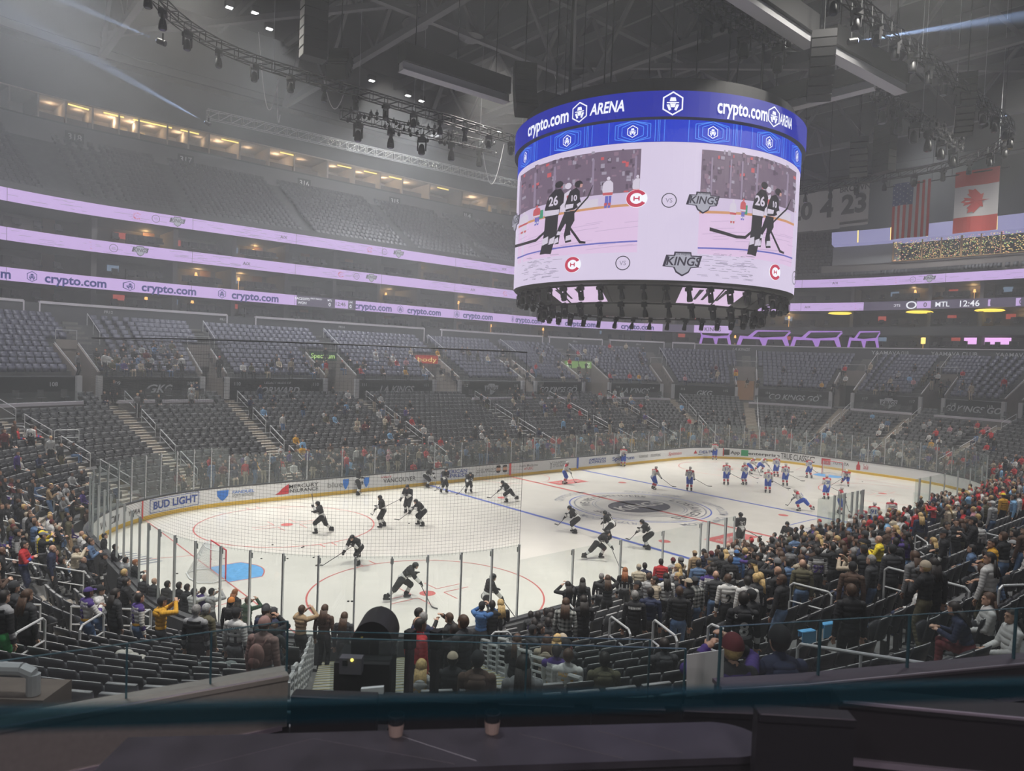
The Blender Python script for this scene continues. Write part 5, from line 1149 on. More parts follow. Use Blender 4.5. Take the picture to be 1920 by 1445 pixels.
# ================================================================== people: bodies as one continuous skin, clothes as parts
def objcol(name, rough=.8, noise=.12, scale=14, bump=.25):
    m = bpy.data.materials.new(name); m.use_nodes = True; nt = m.node_tree; b = nt.nodes['Principled BSDF']; b.inputs['Roughness'].default_value = rough
    oi = nt.nodes.new('ShaderNodeObjectInfo'); tc = nt.nodes.new('ShaderNodeTexCoord'); n = nt.nodes.new('ShaderNodeTexNoise'); n.inputs['Scale'].default_value = scale
    r = nt.nodes.new('ShaderNodeMapRange'); r.inputs[1].default_value = .3; r.inputs[2].default_value = .7; r.inputs[3].default_value = 1-noise; r.inputs[4].default_value = 1+noise
    mx = nt.nodes.new('ShaderNodeVectorMath'); mx.operation = 'SCALE'; L = nt.links.new
    L(tc.outputs['Object'], n.inputs['Vector']); L(n.outputs[0], r.inputs[0]); L(r.outputs[0], mx.inputs['Scale']); L(oi.outputs['Color'], mx.inputs[0]); L(mx.outputs[0], b.inputs['Base Color'])
    if bump: bp = nt.nodes.new('ShaderNodeBump'); bp.inputs['Strength'].default_value = bump; L(n.outputs[0], bp.inputs['Height']); L(bp.outputs[0], b.inputs['Normal'])
    return m
M_cloth = objcol('cloth'); M_skin = objcol('skin', .55, .05, 5, 0); M_hair = objcol('hair', .6, .35, 30, .5); M_glossy = objcol('puffer_cloth', .4, .1, 9, .5)
def plaid(name, c1, c2):
    m = mat(name, c1, .85); nt = m.node_tree; b = nt.nodes['Principled BSDF']; tc = nt.nodes.new('ShaderNodeTexCoord'); L = nt.links.new; prev = None
    for ax in ('X', 'Z'):
        w = nt.nodes.new('ShaderNodeTexWave'); w.bands_direction = ax; w.inputs['Scale'].default_value = 3.2; L(tc.outputs['Object'], w.inputs['Vector'])
        if prev is None: prev = w.outputs['Fac']
        else: a = nt.nodes.new('ShaderNodeMath'); a.operation = 'ADD'; L(prev, a.inputs[0]); L(w.outputs['Fac'], a.inputs[1]); prev = a.outputs[0]
    r = nt.nodes.new('ShaderNodeMapRange'); r.inputs[2].default_value = 2; L(prev, r.inputs[0]); mx = nt.nodes.new('ShaderNodeMix'); mx.data_type = 'RGBA'; mx.inputs[6].default_value = (*c1, 1); mx.inputs[7].default_value = (*c2, 1)
    L(r.outputs[0], mx.inputs[0]); L(mx.outputs[2], b.inputs['Base Color']); return m
M_plaid = plaid('plaid_flannel', (.02, .03, .03), (.45, .45, .42))
CW, CB, CGY, CRED, CBLU, CPUR, CGOLD = [mat('cloth_'+n, c, .85) for n, c in (('white', (.62, .62, .60)), ('black', (.014, .014, .016)), ('grey', (.30, .30, .31)), ('red', (.50, .03, .05)), ('blue', (.03, .07, .32)), ('purple', (.06, .03, .18)), ('gold', (.70, .38, .04)))]
def ik(a, b, l1, l2, pole):
    a, b, pole = Vector(a), Vector(b), Vector(pole); d = b-a; L = min(d.length, l1+l2-.005); dr = d.normalized(); b = a+dr*L
    x = (l1*l1-l2*l2+L*L)/(2*L); h = math.sqrt(max(l1*l1-x*x, 0)); s = pole-dr*pole.dot(dr); s.normalize(); return a+dr*x+s*h, b
class Body:
    """Joint positions of one pose; every body faces +y with its feet round the origin."""
    def __init__(s, lean=0., pelvis=(0, 0, .93), hands=None, feet=None, player=False, twist=0, hpole=None, female=False, curl=.5, headturn=0, kpole=(0, 1, .1)):
        s.E = []; s.player = player
        R = Matrix.Rotation(-lean, 3, 'X') @ Matrix.Rotation(twist, 3, 'Z'); P = Vector(pelvis); T = lambda x, y, z: P+R @ Vector((x, y, z))
        s.R, s.P, s.T = R, P, T; k = 1.14 if player else 1.; f = .9 if female else 1.
        add = s.add
        # torso
        add(T(0, 0, .0), (.165*k, .115*k, .13), 'top' if player else 'bottom', R, 0)
        for z, rx, ry in ((.10, .15, .105), (.20, .155*f, .108), (.30, .175*f, .115), (.40, .19*f, .12), (.47, .175*f, .105)): add(T(0, 0, z), (rx*k, ry*k*(1.08 if player else 1), .09), 'top', R, z)
        add(T(0, -.005, .53), (.06, .06, .07), 'skin', R, .53)
        s.head = T(0, .03+.0, .68)
        if lean > .3: s.head = T(0, .02, .67)
        h = s.head; s.hr = Matrix.Rotation(-lean*.35, 3, 'X') @ Matrix.Rotation(headturn, 3, 'Z')
        H = lambda x, y, z: h+s.hr @ Vector((x, y, z))
        add(H(0, -.01, .02), (.075, .095, .10), 'skin', s.hr, 1); add(H(0, .03, -.05), (.055, .06, .065), 'skin', s.hr, 1); add(H(0, .075, -.085), (.028, .022, .022), 'skin', s.hr, 1)
        add(H(0, .092, -.02), (.012, .02, .022), 'skin', s.hr, 1); add(H(0, .08, .028), (.05, .015, .012), 'skin', s.hr, 1); add(H(0, .083, -.055), (.022, .01, .008), 'skin', s.hr, 1)
        for sx in (-1, 1): add(H(sx*.077, -.01, -.005), (.012, .02, .03), 'skin', s.hr, 1)
        # arms
        s.hands = []
        for i, sx in enumerate((-1, 1)):
            sh = T(sx*.185*f*(1.1 if player else 1), -.005, .46); tgt = hands[i] if hands else (sx*.24, .03, .78)
            pole = hpole[i] if hpole else (sx*.6, -.8, -.4); el, wr = ik(sh, tgt, .29, .26, pole); u = .052*k*(1.25 if player else 1)
            s.chain(sh, el, u*1.12, u*.86, 'top', 5, 10); s.chain(el, wr, u*.85, (.036 if not player else .052), 'top', 5, 20)
            s.hand(wr, (wr-el).normalized(), sx, curl, player); s.hands.append(wr)
        # legs
        for i, sx in enumerate((-1, 1)):
            hp = P+Matrix.Rotation(-lean*.3, 3, 'X') @ Vector((sx*.09, 0, -.03)); ft = feet[i] if feet else (sx*.10, -.02, .08)
            kn, an = ik(hp, ft, .43, .43, kpole); t = .088*k*(1.2 if player else 1)
            s.chain(hp, kn, t, t*.72, 'bottom', 6, 30); s.chain(kn, an, t*.68, .055 if not player else .066, 'bottom' if not player else 'sock', 6, 40)
            fd = Vector((sx*.15, 1, 0)); fd.normalize(); a = Vector(an)
            for q, r_ in ((-.04, .045), (.03, .045), (.09, .042), (.14, .036)): add(a+fd*q+Vector((0, 0, -.035)), (.045, r_+.01, r_*.9), 'shoe', None, 50)
            if player: add(a+Vector((0, -.01, .06)), (.06, .065, .08), 'shoe', None, 50)
            s.feet = getattr(s, 'feet', [])+[(a, fd)]
    def add(s, c, r, cls, R=None, tag_=0): s.E.append((Vector(c), r, cls, R, tag_))
    def chain(s, a, b, ra, rb, cls, n, tg):
        for i in range(n+1): f = i/n; r = ra+(rb-ra)*f; s.add(Vector(a).lerp(Vector(b), f), (r, r, r), cls, None, tg+f*9.9)
    def hand(s, w, d, sx, curl, player):
        up = Vector((0, 0, 1)); side = d.cross(up); side = side.normalized() if side.length > .1 else Vector((1, 0, 0)); pn = side.cross(d).normalized()
        c = 'skin' if not player else 'glove'; g = 1.35 if player else 1
        s.add(w+d*.03, (.032*g,)*3, c); s.add(w+d*.065, (.036*g, .036*g, .03*g), c); s.add(w+d*.065+side*.02, (.022*g,)*3, c); s.add(w+d*.065-side*.02, (.022*g,)*3, c)
        for k, (o, l) in enumerate(((-.032, .8), (-.011, 1.), (.011, .95), (.031, .75))):
            p = w+d*.095+side*o*g; dd = d.copy()
            for j in range(4): p = p+dd*.021*l; s.add(p, (.0125*g,)*3, c); dd = (dd-pn*curl*.55).normalized()
        p = w+d*.04-side*.035*sx*-1; dd = (d*.5+side*sx*.9).normalized()
        for j in range(4): s.add(p, (.0135*g,)*3, c); p = p+dd*.02; dd = (dd+d*.4).normalized()
def remesh(E_, voxel, ratio):
    b = MB()
    for c, r, cls, R, tg in E_: b.ell(c, r, 10, 7, R)
    me = b.mesh('tmp', M_skin); o = link(me, 'tmp'); md = o.modifiers.new('r', 'REMESH'); md.mode = 'VOXEL'; md.voxel_size = voxel
    sm = o.modifiers.new('s', 'SMOOTH'); sm.factor = .5; sm.iterations = 2
    if ratio < 1: de = o.modifiers.new('d', 'DECIMATE'); de.ratio = ratio
    out = bpy.data.meshes.new_from_object(o.evaluated_get(bpy.context.evaluated_depsgraph_get())); bpy.data.objects.remove(o); bpy.data.meshes.remove(me); return out
class Tmpl: pass
def template(body, voxel=.011, ratio=.45, name='person'):
    t = Tmpl(); me = remesh(body.E, voxel, ratio); me.name = name; me.materials.clear(); me.materials.append(M_skin); me.polygons.foreach_set('use_smooth', [True]*len(me.polygons)); t.body = me; t.b = body
    C = np.array([e[0] for e in body.E]); Rr = np.array([np.mean(e[1]) for e in body.E]); nf = len(me.polygons); fc = np.zeros(nf*3); me.polygons.foreach_get('center', fc); fc = fc.reshape(-1, 3)
    D = np.linalg.norm(fc[:, None]-C[None], axis=2)/Rr[None]; near = D.argmin(1); cls = [body.E[i][2] for i in near]; tg = [body.E[i][4] for i in near]
    co = [v.co.copy() for v in me.vertices]; no = [v.normal.copy() for v in me.vertices]
    def piece(want, off, nm, mats, mi=lambda f, c, g: 0):
        idx = {}; V = []; F = []; MI = []
        for p in me.polygons:
            if cls[p.index] not in want: continue
            f = []
            for v in p.vertices:
                if v not in idx: idx[v] = len(V); V.append(co[v]+no[v]*off)
                f.append(idx[v])
            F.append(f); MI.append(mi(p.index, fc[p.index], tg[p.index]))
        if not F: return None
        m2 = bpy.data.meshes.new(nm); m2.from_pydata(V, [], F)
        for m_ in mats: m2.materials.append(m_)
        m2.polygons.foreach_set('material_index', MI); m2.polygons.foreach_set('use_smooth', [True]*len(F)); m2.update(); return m2
    iR = body.R.transposed()
    def topmi(i, c, g):
        if g >= 20: return 2 if (23 if not body.player else 21.5) < g < (27 if not body.player else 28) else 0
        if g >= 10: return 3 if g < 10.8 else 0
        z = (iR @ (Vector(c)-body.P)).z
        return 1 if z < (.13 if not body.player else .17) else 3 if z > .50 else 0
    pl = body.player
    t.top = piece(('top',), .014 if not pl else .02, 'jersey' if pl else 'jacket', [M_cloth]*4, topmi)
    t.bottom = piece(('bottom',), .011 if not pl else .03, 'shorts' if pl else 'trousers', [M_cloth]); t.shoe = piece(('shoe',), .008, 'skate' if pl else 'shoes', [M_cloth])
    t.sock = piece(('sock',), .014, 'sock', [M_cloth]*2, lambda i, c, g: 1 if 42.3 < g < 45.7 else 0) if pl else None
    t.glove = piece(('glove',), .006, 'glove', [M_cloth]) if pl else None
    h, hr = body.head, body.hr; H = lambda x, y, z: h+hr @ Vector((x, y, z))
    def shell(keep, r=(.088, .106, .112), off=.0, jag=0):
        b = MB(); n, m_ = 18, 12; V = []; c0 = (0, -.015, .022)
        for j in range(m_+1):
            ph = -PI/2+PI*j/m_
            for i in range(n): th = 2*PI*i/n; V.append((c0[0]+r[0]*math.cos(ph)*math.cos(th), c0[1]+r[1]*math.cos(ph)*math.sin(th), c0[2]+r[2]*math.sin(ph)))
        F = []
        for j in range(m_):
            for i in range(n):
                q = [j*n+i, j*n+(i+1) % n, (j+1)*n+(i+1) % n, (j+1)*n+i]; c = [sum(V[k][a] for k in q)/4 for a in range(3)]
                if keep(*c): F.append(q)
        b.add([H(*v) for v in V], F); return b
    hairkeep = lambda x, y, z: (z > .045 or y < -.01+z*.0) and not (y > .05 and z < .075) and z > -.09
    t.hair = shell(hairkeep).mesh('hair', M_hair, True)
    b = shell(hairkeep, (.094, .112, .116)); sh = lambda x, y, z: h+Vector((x, y, z))
    for i in range(9): a = -.9+1.8*i/8; b.tube(H(.085*math.sin(a)*1.1, -.06-.04*math.cos(a), .0), body.T(.12*math.sin(a), -.135-.02*math.cos(a), .34+.05*abs(math.sin(a*3))), .026, 6, .018)
    t.long = b.mesh('long_hair', M_hair, True)
    t.beanie = shell(lambda x, y, z: z > .03, (.093, .112, .125)).mesh('beanie', M_cloth, True)
    b = shell(lambda x, y, z: z > .045, (.092, .11, .112)); b.add([H(x, y, z) for x, y, z in ((-.07, .08, .055), (-.055, .15, .045), (0, .175, .05), (.055, .15, .045), (.07, .08, .055), (0, .09, .075))], [(0, 1, 2, 5), (5, 2, 3, 4)]); t.cap = b.mesh('cap', M_cloth, True)
    b = shell(lambda x, y, z: z > .02 or (y < .02 and z > -.05), (.102, .125, .118))
    t.helmet = b.mesh('helmet', M_glossy, True)
    b = MB()
    for sx in (-1, 1): b.ell(H(sx*.03, .085, .008), (.013, .008, .008), 6, 4)
    t.eyes = b.mesh('eyes', mat('eye_dark', (.03, .02, .015), .3), True)
    b = MB(); b.ell(body.T(0, -.115, .44), (.12, .065, .085), 12, 8, body.R); b.ell(body.T(0, -.08, .50), (.11, .08, .05), 12, 8, body.R); t.hood = b.mesh('hood', M_cloth, True)
    b = MB(); b.ell(body.T(0, -.20, .28), (.13, .08, .19), 14, 10, body.R); b.ell(body.T(0, -.265, .20), (.095, .03, .09), 10, 8, body.R)
    for sx in (-1, 1): b.path([body.T(sx*.09, -.15, .44), body.T(sx*.10, -.02, .545), body.T(sx*.10, .12, .42)], .016, 6)
    t.pack = b.mesh('backpack', M_cloth, True)
    if pl:
        b = MB()
        for a, fd in body.feet: b.beam(a+fd*-.09+Vector((0, 0, -.1)), a+fd*.17+Vector((0, 0, -.1)), .008, .035)
        t.blade = b.mesh('skate_blade', M_steel)
    bm = bmesh.new(); bm.from_mesh(t.top); t.bvh = BVHTree.FromBMesh(bm); bm.free(); t.txt = {}
    return t
def back_text(t, s_, size, z, m, w=None, bold=.03, front=False):
    k = (s_, size, z, m.name, front)
    if k not in t.txt:
        vs, fs = text_mesh(s_, size, 0, bold); T, R = t.b.T, t.b.R; out = []
        if w and vs: x0, x1 = min(v[0] for v in vs), max(v[0] for v in vs); vs = [(v[0]*w/(x1-x0), v[1]) for v in vs]
        sg = 1 if front else -1
        for x, y in vs:
            o = T(x if not front else -x, sg*.8, z+y); d = R @ Vector((0, -sg, 0)); hit = t.bvh.ray_cast(o, d); out.append(hit[0]-d*.008 if hit[0] else T(x if not front else -x, sg*.13, z+y))
        b = MB(); b.add(out, fs); t.txt[k] = b.mesh('number' if s_.isdigit() else 'name_lettering', m)
    return t.txt[k]
tm = {}
tm['stand'] = template(Body(hands=((-.25, .04, .80), (.25, .04, .80)), curl=.5))
tm['hands'] = template(Body(hands=((-.05, .26, 1.22), (.06, .26, 1.24)), hpole=((-.7, -.2, -.7), (.7, -.2, -.7)), curl=.7))
tm['raise'] = template(Body(hands=((-.10, .30, 1.50), (.13, .28, 1.58)), hpole=((-.8, 0, -.5), (.8, 0, -.5)), curl=.8, female=True))
tm['turned'] = template(Body(hands=((-.23, .10, .82), (.12, .22, 1.12)), hpole=((-.5, -.8, 0), (.7, -.2, -.6)), headturn=.7))
SF_ = ((-.12, .42, .08), (.13, .40, .08))
tm['sit'] = template(Body(lean=-.05, pelvis=(0, 0, .50), hands=((-.10, .30, .62), (.10, .30, .62)), feet=SF_, kpole=(0, .6, 1)))
tm['sitfwd'] = template(Body(lean=.35, pelvis=(0, -.02, .50), hands=((-.06, .42, .72), (.08, .42, .74)), feet=SF_, kpole=(0, .6, 1), female=True, headturn=-.4))
tm['skate'] = template(Body(lean=.75, pelvis=(0, -.12, .84), hands=((-.02, .42, .98), (.22, .62, .72)), feet=((-.2, -.05, .12), (.22, .1, .12)), player=True, headturn=0))
tm['stride'] = template(Body(lean=.8, pelvis=(0, 0, .80), hands=((-.08, .50, .95), (.24, .68, .68)), feet=((-.15, .18, .12), (.42, -.62, .16)), player=True))
tm['glide'] = template(Body(lean=.32, pelvis=(0, -.04, .93), hands=((-.08, .30, 1.12), (.24, .44, .90)), feet=((-.17, .06, .12), (.18, -.08, .12)), player=True))
tm['rest'] = template(Body(lean=.12, pelvis=(0, 0, .97), hands=((-.12, .26, 1.12), (.28, .26, .92)), feet=((-.14, 0, .12), (.16, 0, .12)), player=True, headturn=.5))
tm['shoot'] = template(Body(lean=.35, pelvis=(0, 0, .86), hands=((-.34, .34, 1.38), (-.12, .36, 1.10)), hpole=((-.3, -.6, -.6), (.6, -.4, -.6)), feet=((-.2, .22, .12), (.3, -.45, .16)), player=True))
HT = {k: v.b.head.z+.12 for k, v in tm.items()}
F2 = Vector((_f.x, _f.y)).normalized(); R2 = Vector((_r.x, _r.y)).normalized()
def yaw_of(v): return math.atan2(-v[0], v[1])
def yaw_img(k):
    """facing as seen in the photo: R right, L left, A away, C to the camera, or a mix in degrees clockwise from away"""
    a = {'A': 0, 'R': 90, 'C': 180, 'L': -90}.get(k, k); a = math.radians(a); return yaw_of(F2*math.cos(a)+R2*math.sin(a))
SKIN = [(.50, .30, .21), (.42, .24, .16), (.60, .40, .30), (.16, .08, .05), (.34, .18, .11)]
COLS = {'black': (.012, .012, .014), 'charcoal': (.035, .036, .04), 'navy': (.015, .022, .06), 'grey': (.17, .17, .175), 'light grey': (.36, .36, .36), 'white': (.60, .59, .57), 'red': (.50, .025, .03), 'mustard': (.62, .32, .02), 'yellow': (.80, .62, .03), 'olive': (.10, .09, .05), 'tan': (.36, .25, .14), 'brown': (.08, .045, .03), 'maroon': (.12, .015, .02), 'blue': (.05, .14, .34), 'denim blue': (.10, .17, .30), 'light blue': (.22, .42, .65), 'cream': (.55, .48, .36), 'pink': (.50, .25, .28), 'dusty rose': (.32, .19, .17), 'purple': (.06, .03, .18), 'green': (.04, .36, .09), 'dark green': (.02, .06, .03), 'orange': (.62, .22, .04), 'beige': (.42, .35, .26), 'ginger': (.30, .10, .03), 'blond': (.50, .34, .14), 'dark': (.015, .01, .008), 'mid brown': (.07, .035, .018), 'grey hair': (.25, .24, .23)}
JERS = {'black jersey': ('black', CGY, CW, None), 'white jersey': ('white', CB, CB, None), 'red jersey': ('red', CBLU, CBLU, None), 'purple and white jersey': ('white', CGOLD, CPUR, CPUR), 'grey jersey': ('light grey', CB, CB, CB), 'purple jersey': ('purple', CB, CB, CB), 'black and grey jersey': ('black', None, CGY, CGY), 'white red shouldered jersey': ('white', CBLU, CRED, CRED)}
PEOPLE = []
def setslot(o, i, m):
    o.material_slots[i].link = 'OBJECT'; o.material_slots[i].material = m
def person(x, y, z, yaw, pose, top, bottom, hair, label, group=None, num=None, name=None, hat=None, skin=0, sc=1., extra=(), numcol=None, parts=True):
    t = tm[pose]; o = link(t.body, 'person', loc=(x, y, z)); o.rotation_euler = (0, 0, yaw); o.scale = (sc,)*3; o.color = (*SKIN[skin], 1); tag(o, label, 'person', group); PEOPLE.append((x, y, z))
    j = JERS.get(top); c = COLS[j[0] if j else ('black' if top == 'plaid' else top)]; tp = link(t.top, 'jersey' if j else 'jacket', o); tp.color = (*c, 1)
    if j:
        for i in (1, 2, 3):
            if j[i]: setslot(tp, i, j[i])
    if top == 'plaid':
        for i in range(4): setslot(tp, i, M_plaid)
    bt = link(t.bottom, 'trousers', o); bt.color = (*COLS[bottom], 1); sh = link(t.shoe, 'shoes', o); sh.color = (*COLS['yellow' if 'yshoe' in extra else 'charcoal'], 1)
    if hat: k, hc = hat; ho = link(getattr(t, k), k, o); ho.color = (*COLS[hc], 1)
    if hair and hair[0] != 'bald': ho = link(getattr(t, {'short': 'hair', 'long': 'long'}[hair[0]]), 'hair', o); ho.color = (*COLS[hair[1]], 1); ho.scale = (.985,)*3 if hat and hair[0] == 'short' else (1,)*3; ho.location = (0, 0, (1-.985)*t.b.head.z if hat and hair[0] == 'short' else 0)
    if parts: link(t.eyes, 'eyes', o)
    if 'hood' in extra: ho = link(t.hood, 'hood', o); ho.color = (*c, 1)
    if num: link(back_text(t, num, .30, .24, numcol or (CW if c[0] < .2 else CB)), 'number', tp)
    if name: link(back_text(t, name, .085, .435, numcol or (CW if c[0] < .2 else CB), w=.30, bold=.02), 'name_lettering', tp)
    return o
def hips(i): pass
# ================================================================== the players on the ice
def stick(t, o, yaw, x, y, label, group, up=False):
    h1, h2 = t.b.hands; d = (h2-h1).normalized(); a = h1-d*.12
    st = thing('hockey_stick', label, 'hockey stick', (x, y, 0), yaw, group)
    if up: e = h1-(h2-h1).normalized()*1.0; a = h2+d*.12; g = (e-a).normalized()
    else: k = (h2.z-.04)/max(-d.z, .05); k = min(k, 1.15); e = h2+d*k; g = Vector((d.x, d.y, 0)).normalized()
    if not up: e.z = max(e.z, .04)
    b = MB(); b.tube(a, e, .016, 6); b.build('shaft', mat('stick_black', (.02, .02, .02), .4), st)
    b = MB(); g = Vector((g.x, g.y, 0)); g.normalize(); s_ = Vector((-g.y, g.x, 0)); dn = Vector((0, 0, .055)); P = [e, e+g*.12+s_*.0, e+g*.22+s_*.03, e+g*.29+s_*.07]
    for p, q in zip(P, P[1:]): b.obox((p+q)/2+Vector((0, 0, .015)), q-p, s_*.02, dn)
    b.build('blade', mat('stick_tape', (.10, .10, .10), .7), st); b = MB(); b.tube(a, a-(a-e).normalized()*.14, .021, 6); b.build('grip_tape', M_white, st)
def player(u, v, pose, face, team, label, num=None, z=0, hold=True, sc=1.03, goalie=False, xy=None):
    if xy: x, y = xy
    else: q = at_z(u, v, z+.03); x, y = q.x, q.y
    t = tm[pose]; yaw = yaw_img(face); o = link(t.body, 'person', loc=(x, y, z-.02)); o.rotation_euler = (0, 0, yaw); o.scale = (sc,)*3; o.color = (*SKIN[2 if team == 'K' else 0], 1); grp = 'players of the %s' % ('dark team' if team == 'K' else 'white team'); tag(o, label, 'person', grp); PEOPLE.append((x, y, z))
    K = team == 'K'; tp = link(t.top, 'jersey', o); tp.color = (*(COLS['black'] if K else COLS['white']), 1)
    for i, m_ in ((1, CW if K else CW), (2, CW if K else CW), (3, None if K else CRED)):
        if m_: setslot(tp, i, m_)
    b_ = link(t.bottom, 'shorts', o); b_.color = (*(COLS['black'] if K else (.03, .08, .42)), 1); s_ = link(t.sock, 'sock', o); s_.color = (*(COLS['black'] if K else COLS['white']), 1); setslot(s_, 1, CW if K else CRED)
    g = link(t.glove, 'glove', o); g.color = (*(COLS['black'] if K else COLS['navy']), 1); sk = link(t.shoe, 'skate', o); sk.color = (*COLS['black'], 1); link(t.blade, 'skate_blade', sk)
    he = link(t.helmet, 'helmet', o); he.color = (*(COLS['black'] if K else COLS['white']), 1); link(t.eyes, 'eyes', o)
    if goalie:
        b = MB()
        for a, fd in t.b.feet: b.obox(a+fd*.12+Vector((0, 0, .32)), (.28, 0, 0), (0, .08, 0), (0, 0, .7))
        p_ = b.build('leg_pad', CW if not K else CGY, o)
    if num: link(back_text(t, num, .34, .26, CW if K else CBLU), 'number', tp)
    link(back_text(t, 'KINGS' if K else 'CH', .13, .24, CW if K else CRED, front=True), 'chest_emblem', tp)
    if hold: stick(t, o, yaw, x, y, 'black stick of the '+' '.join(label.split(',')[0].replace('hockey player', 'player').split()[:12]), 'sticks of the %s' % ('dark team' if K else 'white team'), pose == 'shoot')
K_ = 'hockey player in dark jersey'
for a in ((603, 998, 'shoot', 'L', K_+' swinging stick high, nearest the left face-off circle'), (717, 987, 'glide', 'L', K_+' leaning on stick, right edge of the left face-off circle'),
          (765, 961, 'glide', 200, K_+' facing the camera behind two team mates mid zone'), (790, 984, 'skate', -110, K_+' bent over stick right of centre pair', ), (672, 1056, 'stride', 205, K_+' skating to the camera past the left circle'),
          (800, 912, 'skate', 100, K_+' crouching against the far boards at AMERICAN EXPRESS'), (832, 922, 'glide', 140, K_+' by the far boards on the blue line'), (670, 927, 'rest', 80, K_+' standing at the far boards by the blue shields'),
          (878, 922, 'skate', 160, K_+' bent low near the far boards, pointing stick right'), (955, 940, 'stride', -100, K_+' leaning left along the near blue line', ), (1078, 998, 'skate', -80, K_+' number 84 bending left below the blue line', '84'),
          (1143, 1010, 'skate', -50, K_+' number 41 right of number 84', '41'), (1118, 1046, 'stride', 100, K_+' stretching one leg back nearest the near boards'), (1215, 1028, 'skate', -75, K_+' number 24 rightmost of the near blue line group', '24'),
          (752, 1121, 'stride', 80, K_+' reaching stick over the near face-off spot'), (912, 1165, 'glide', 70, K_+' standing inside the near face-off circle behind the glass')):
    player(a[0], a[1], a[2], a[3], 'K', a[4]+('' if len(a[4]) else ''), a[5] if len(a) > 5 else None)
player(1388, 1025, 'rest', -20, 'K', 'goaltender in dark jersey standing by the home bench', '35', goalie=True)
C_ = 'hockey player in white jersey'
for a in ((1058, 906, 'glide', 95, C_+' gliding right beside the red sponsor patch'), (1168, 873, 'rest', 180, C_+' at the far boards by the Spectrum lettering'), (1225, 916, 'glide', 60, C_+' lifting stick beyond the far blue line'),
          (1292, 919, 'rest', 20, C_+' number 77 on the far blue line', '77'), (1340, 861, 'rest', 200, C_+' at the boards by the DELTA lettering'), (1361, 908, 'rest', 10, C_+' number 17 left of the far group', '17'), (1396, 908, 'rest', -20, C_+' number 20 beside number 17', '20'),
          (1406, 887, 'skate', 120, C_+' bent forward in the far group'), (1424, 884, 'stride', 100, C_+' striding below the enterprise lettering'), (1455, 893, 'rest', 0, C_+' number 35 before the TRUE CLASSIC lettering', '35'), (1439, 923, 'rest', 20, C_+' number 4 in front of the far group', '4'),
          (1472, 910, 'rest', 5, C_+' number 34 right of number 4', '34'), (1517, 895, 'glide', -10, C_+' number 58 left of the far goal', '58'), (1587, 910, 'stride', -150, C_+' skating right of the far goal', '45'), (1549, 935, 'rest', 0, C_+' number 48 in front of the far goal', '48'),
          (1505, 957, 'stride', -60, C_+' number 8 alone near the blue line', '8'), (1573, 962, 'rest', 100, C_+' behind the bench glass posts')):
    player(a[0], a[1], a[2], a[3], 'C', a[4], a[5] if len(a) > 5 else None)
bx = [(4.3, -12.3, 'rest', 20, '75', 'goaltender in white jersey number 75 at the visiting bench', True), (6.2, -12.2, 'rest', 30, '91', C_+' number 91 leaning at the visiting bench', False), (8.6, -12.2, 'rest', 190, None, C_+' facing the camera at the visiting bench', False)]
for x, y, p, f_, n_, l_, g_ in bx: player(0, 0, p, f_, 'C', l_, n_, xy=(x, y), goalie=g_, hold=False)
for i, (x, y, p, f_, l_) in enumerate(((-3.4, -12.1, 'rest', -120, 'hockey player in dark jersey standing inside the boards at the home bench'), (-5.2, -13.9, 'rest', 30, 'hockey player in dark jersey on the home bench, first from the camera'), (-3.9, -13.9, 'rest', 10, 'hockey player in dark jersey on the home bench, second from the camera'))): player(0, 0, p, f_, 'K', l_, ['27', '9', '55'][i], xy=(x, y), z=0, hold=False)
# ================================================================== the crowd
def snap(x, y, sitting):
    d = dof(x, y)
    if d < D0-.1: return x, y, 0.
    if in_tunnel(x, y): return x, y, ground(x, y)
    if d > DB: return x, y, ground(x, y)
    k = max(0, min(NLOW-1, int((d-D0)/DT))); s = s_of(x, y); p = frame(s, D0+DT*k+(.52 if sitting else .2))[0]; return p[0], p[1], rowz(k)
def inward(x, y): s = s_of(x, y); n = frame(s, 5)[1]; return yaw_of((-n[0]*.8-x*.012, -n[1]*.8-y*.012))
taken = []; NAMED = []
def hides(x, y, z, hz):
    """whether somebody here would stand in front of one of the people singled out above"""
    u, v, d = project((x, y, z+hz))
    return any(d < dn and abs(u-un) < 600/dn and -12 < v-vn < 1700/dn for un, vn, dn in NAMED)
def free(x, y, r=.46):
    return all((x-a)**2+(y-b_)**2 > r*r for a, b_ in taken)
def place(u, v, pose, top, bottom, hair, label, face=None, sc=1., z=None, t0=3., depth=None, **k):
    sit = pose.startswith('sit'); hz = HT[pose]*sc+(.0 if not sit else -.04)
    if depth: q = CAM+ray(u, v)*depth; x, y, zz = (q.x, q.y, q.z-hz) if depth < 7 else snap(q.x, q.y, sit)
    else:
        q = cast(u, v, hz, t0)
        if not q: return
        x, y, zz = snap(q[0], q[1], sit)
        if z is not None: zz = z
    taken.append((x, y)); NAMED.append(project((x, y, zz+hz))); yw = inward(x, y) if face is None else yaw_img(face)
    return person(x, y, zz-(.04 if sit else 0), yw, pose, top, bottom, hair, label, sc=sc, **k)
S, Lg = 'short', 'long'; B = 'black'
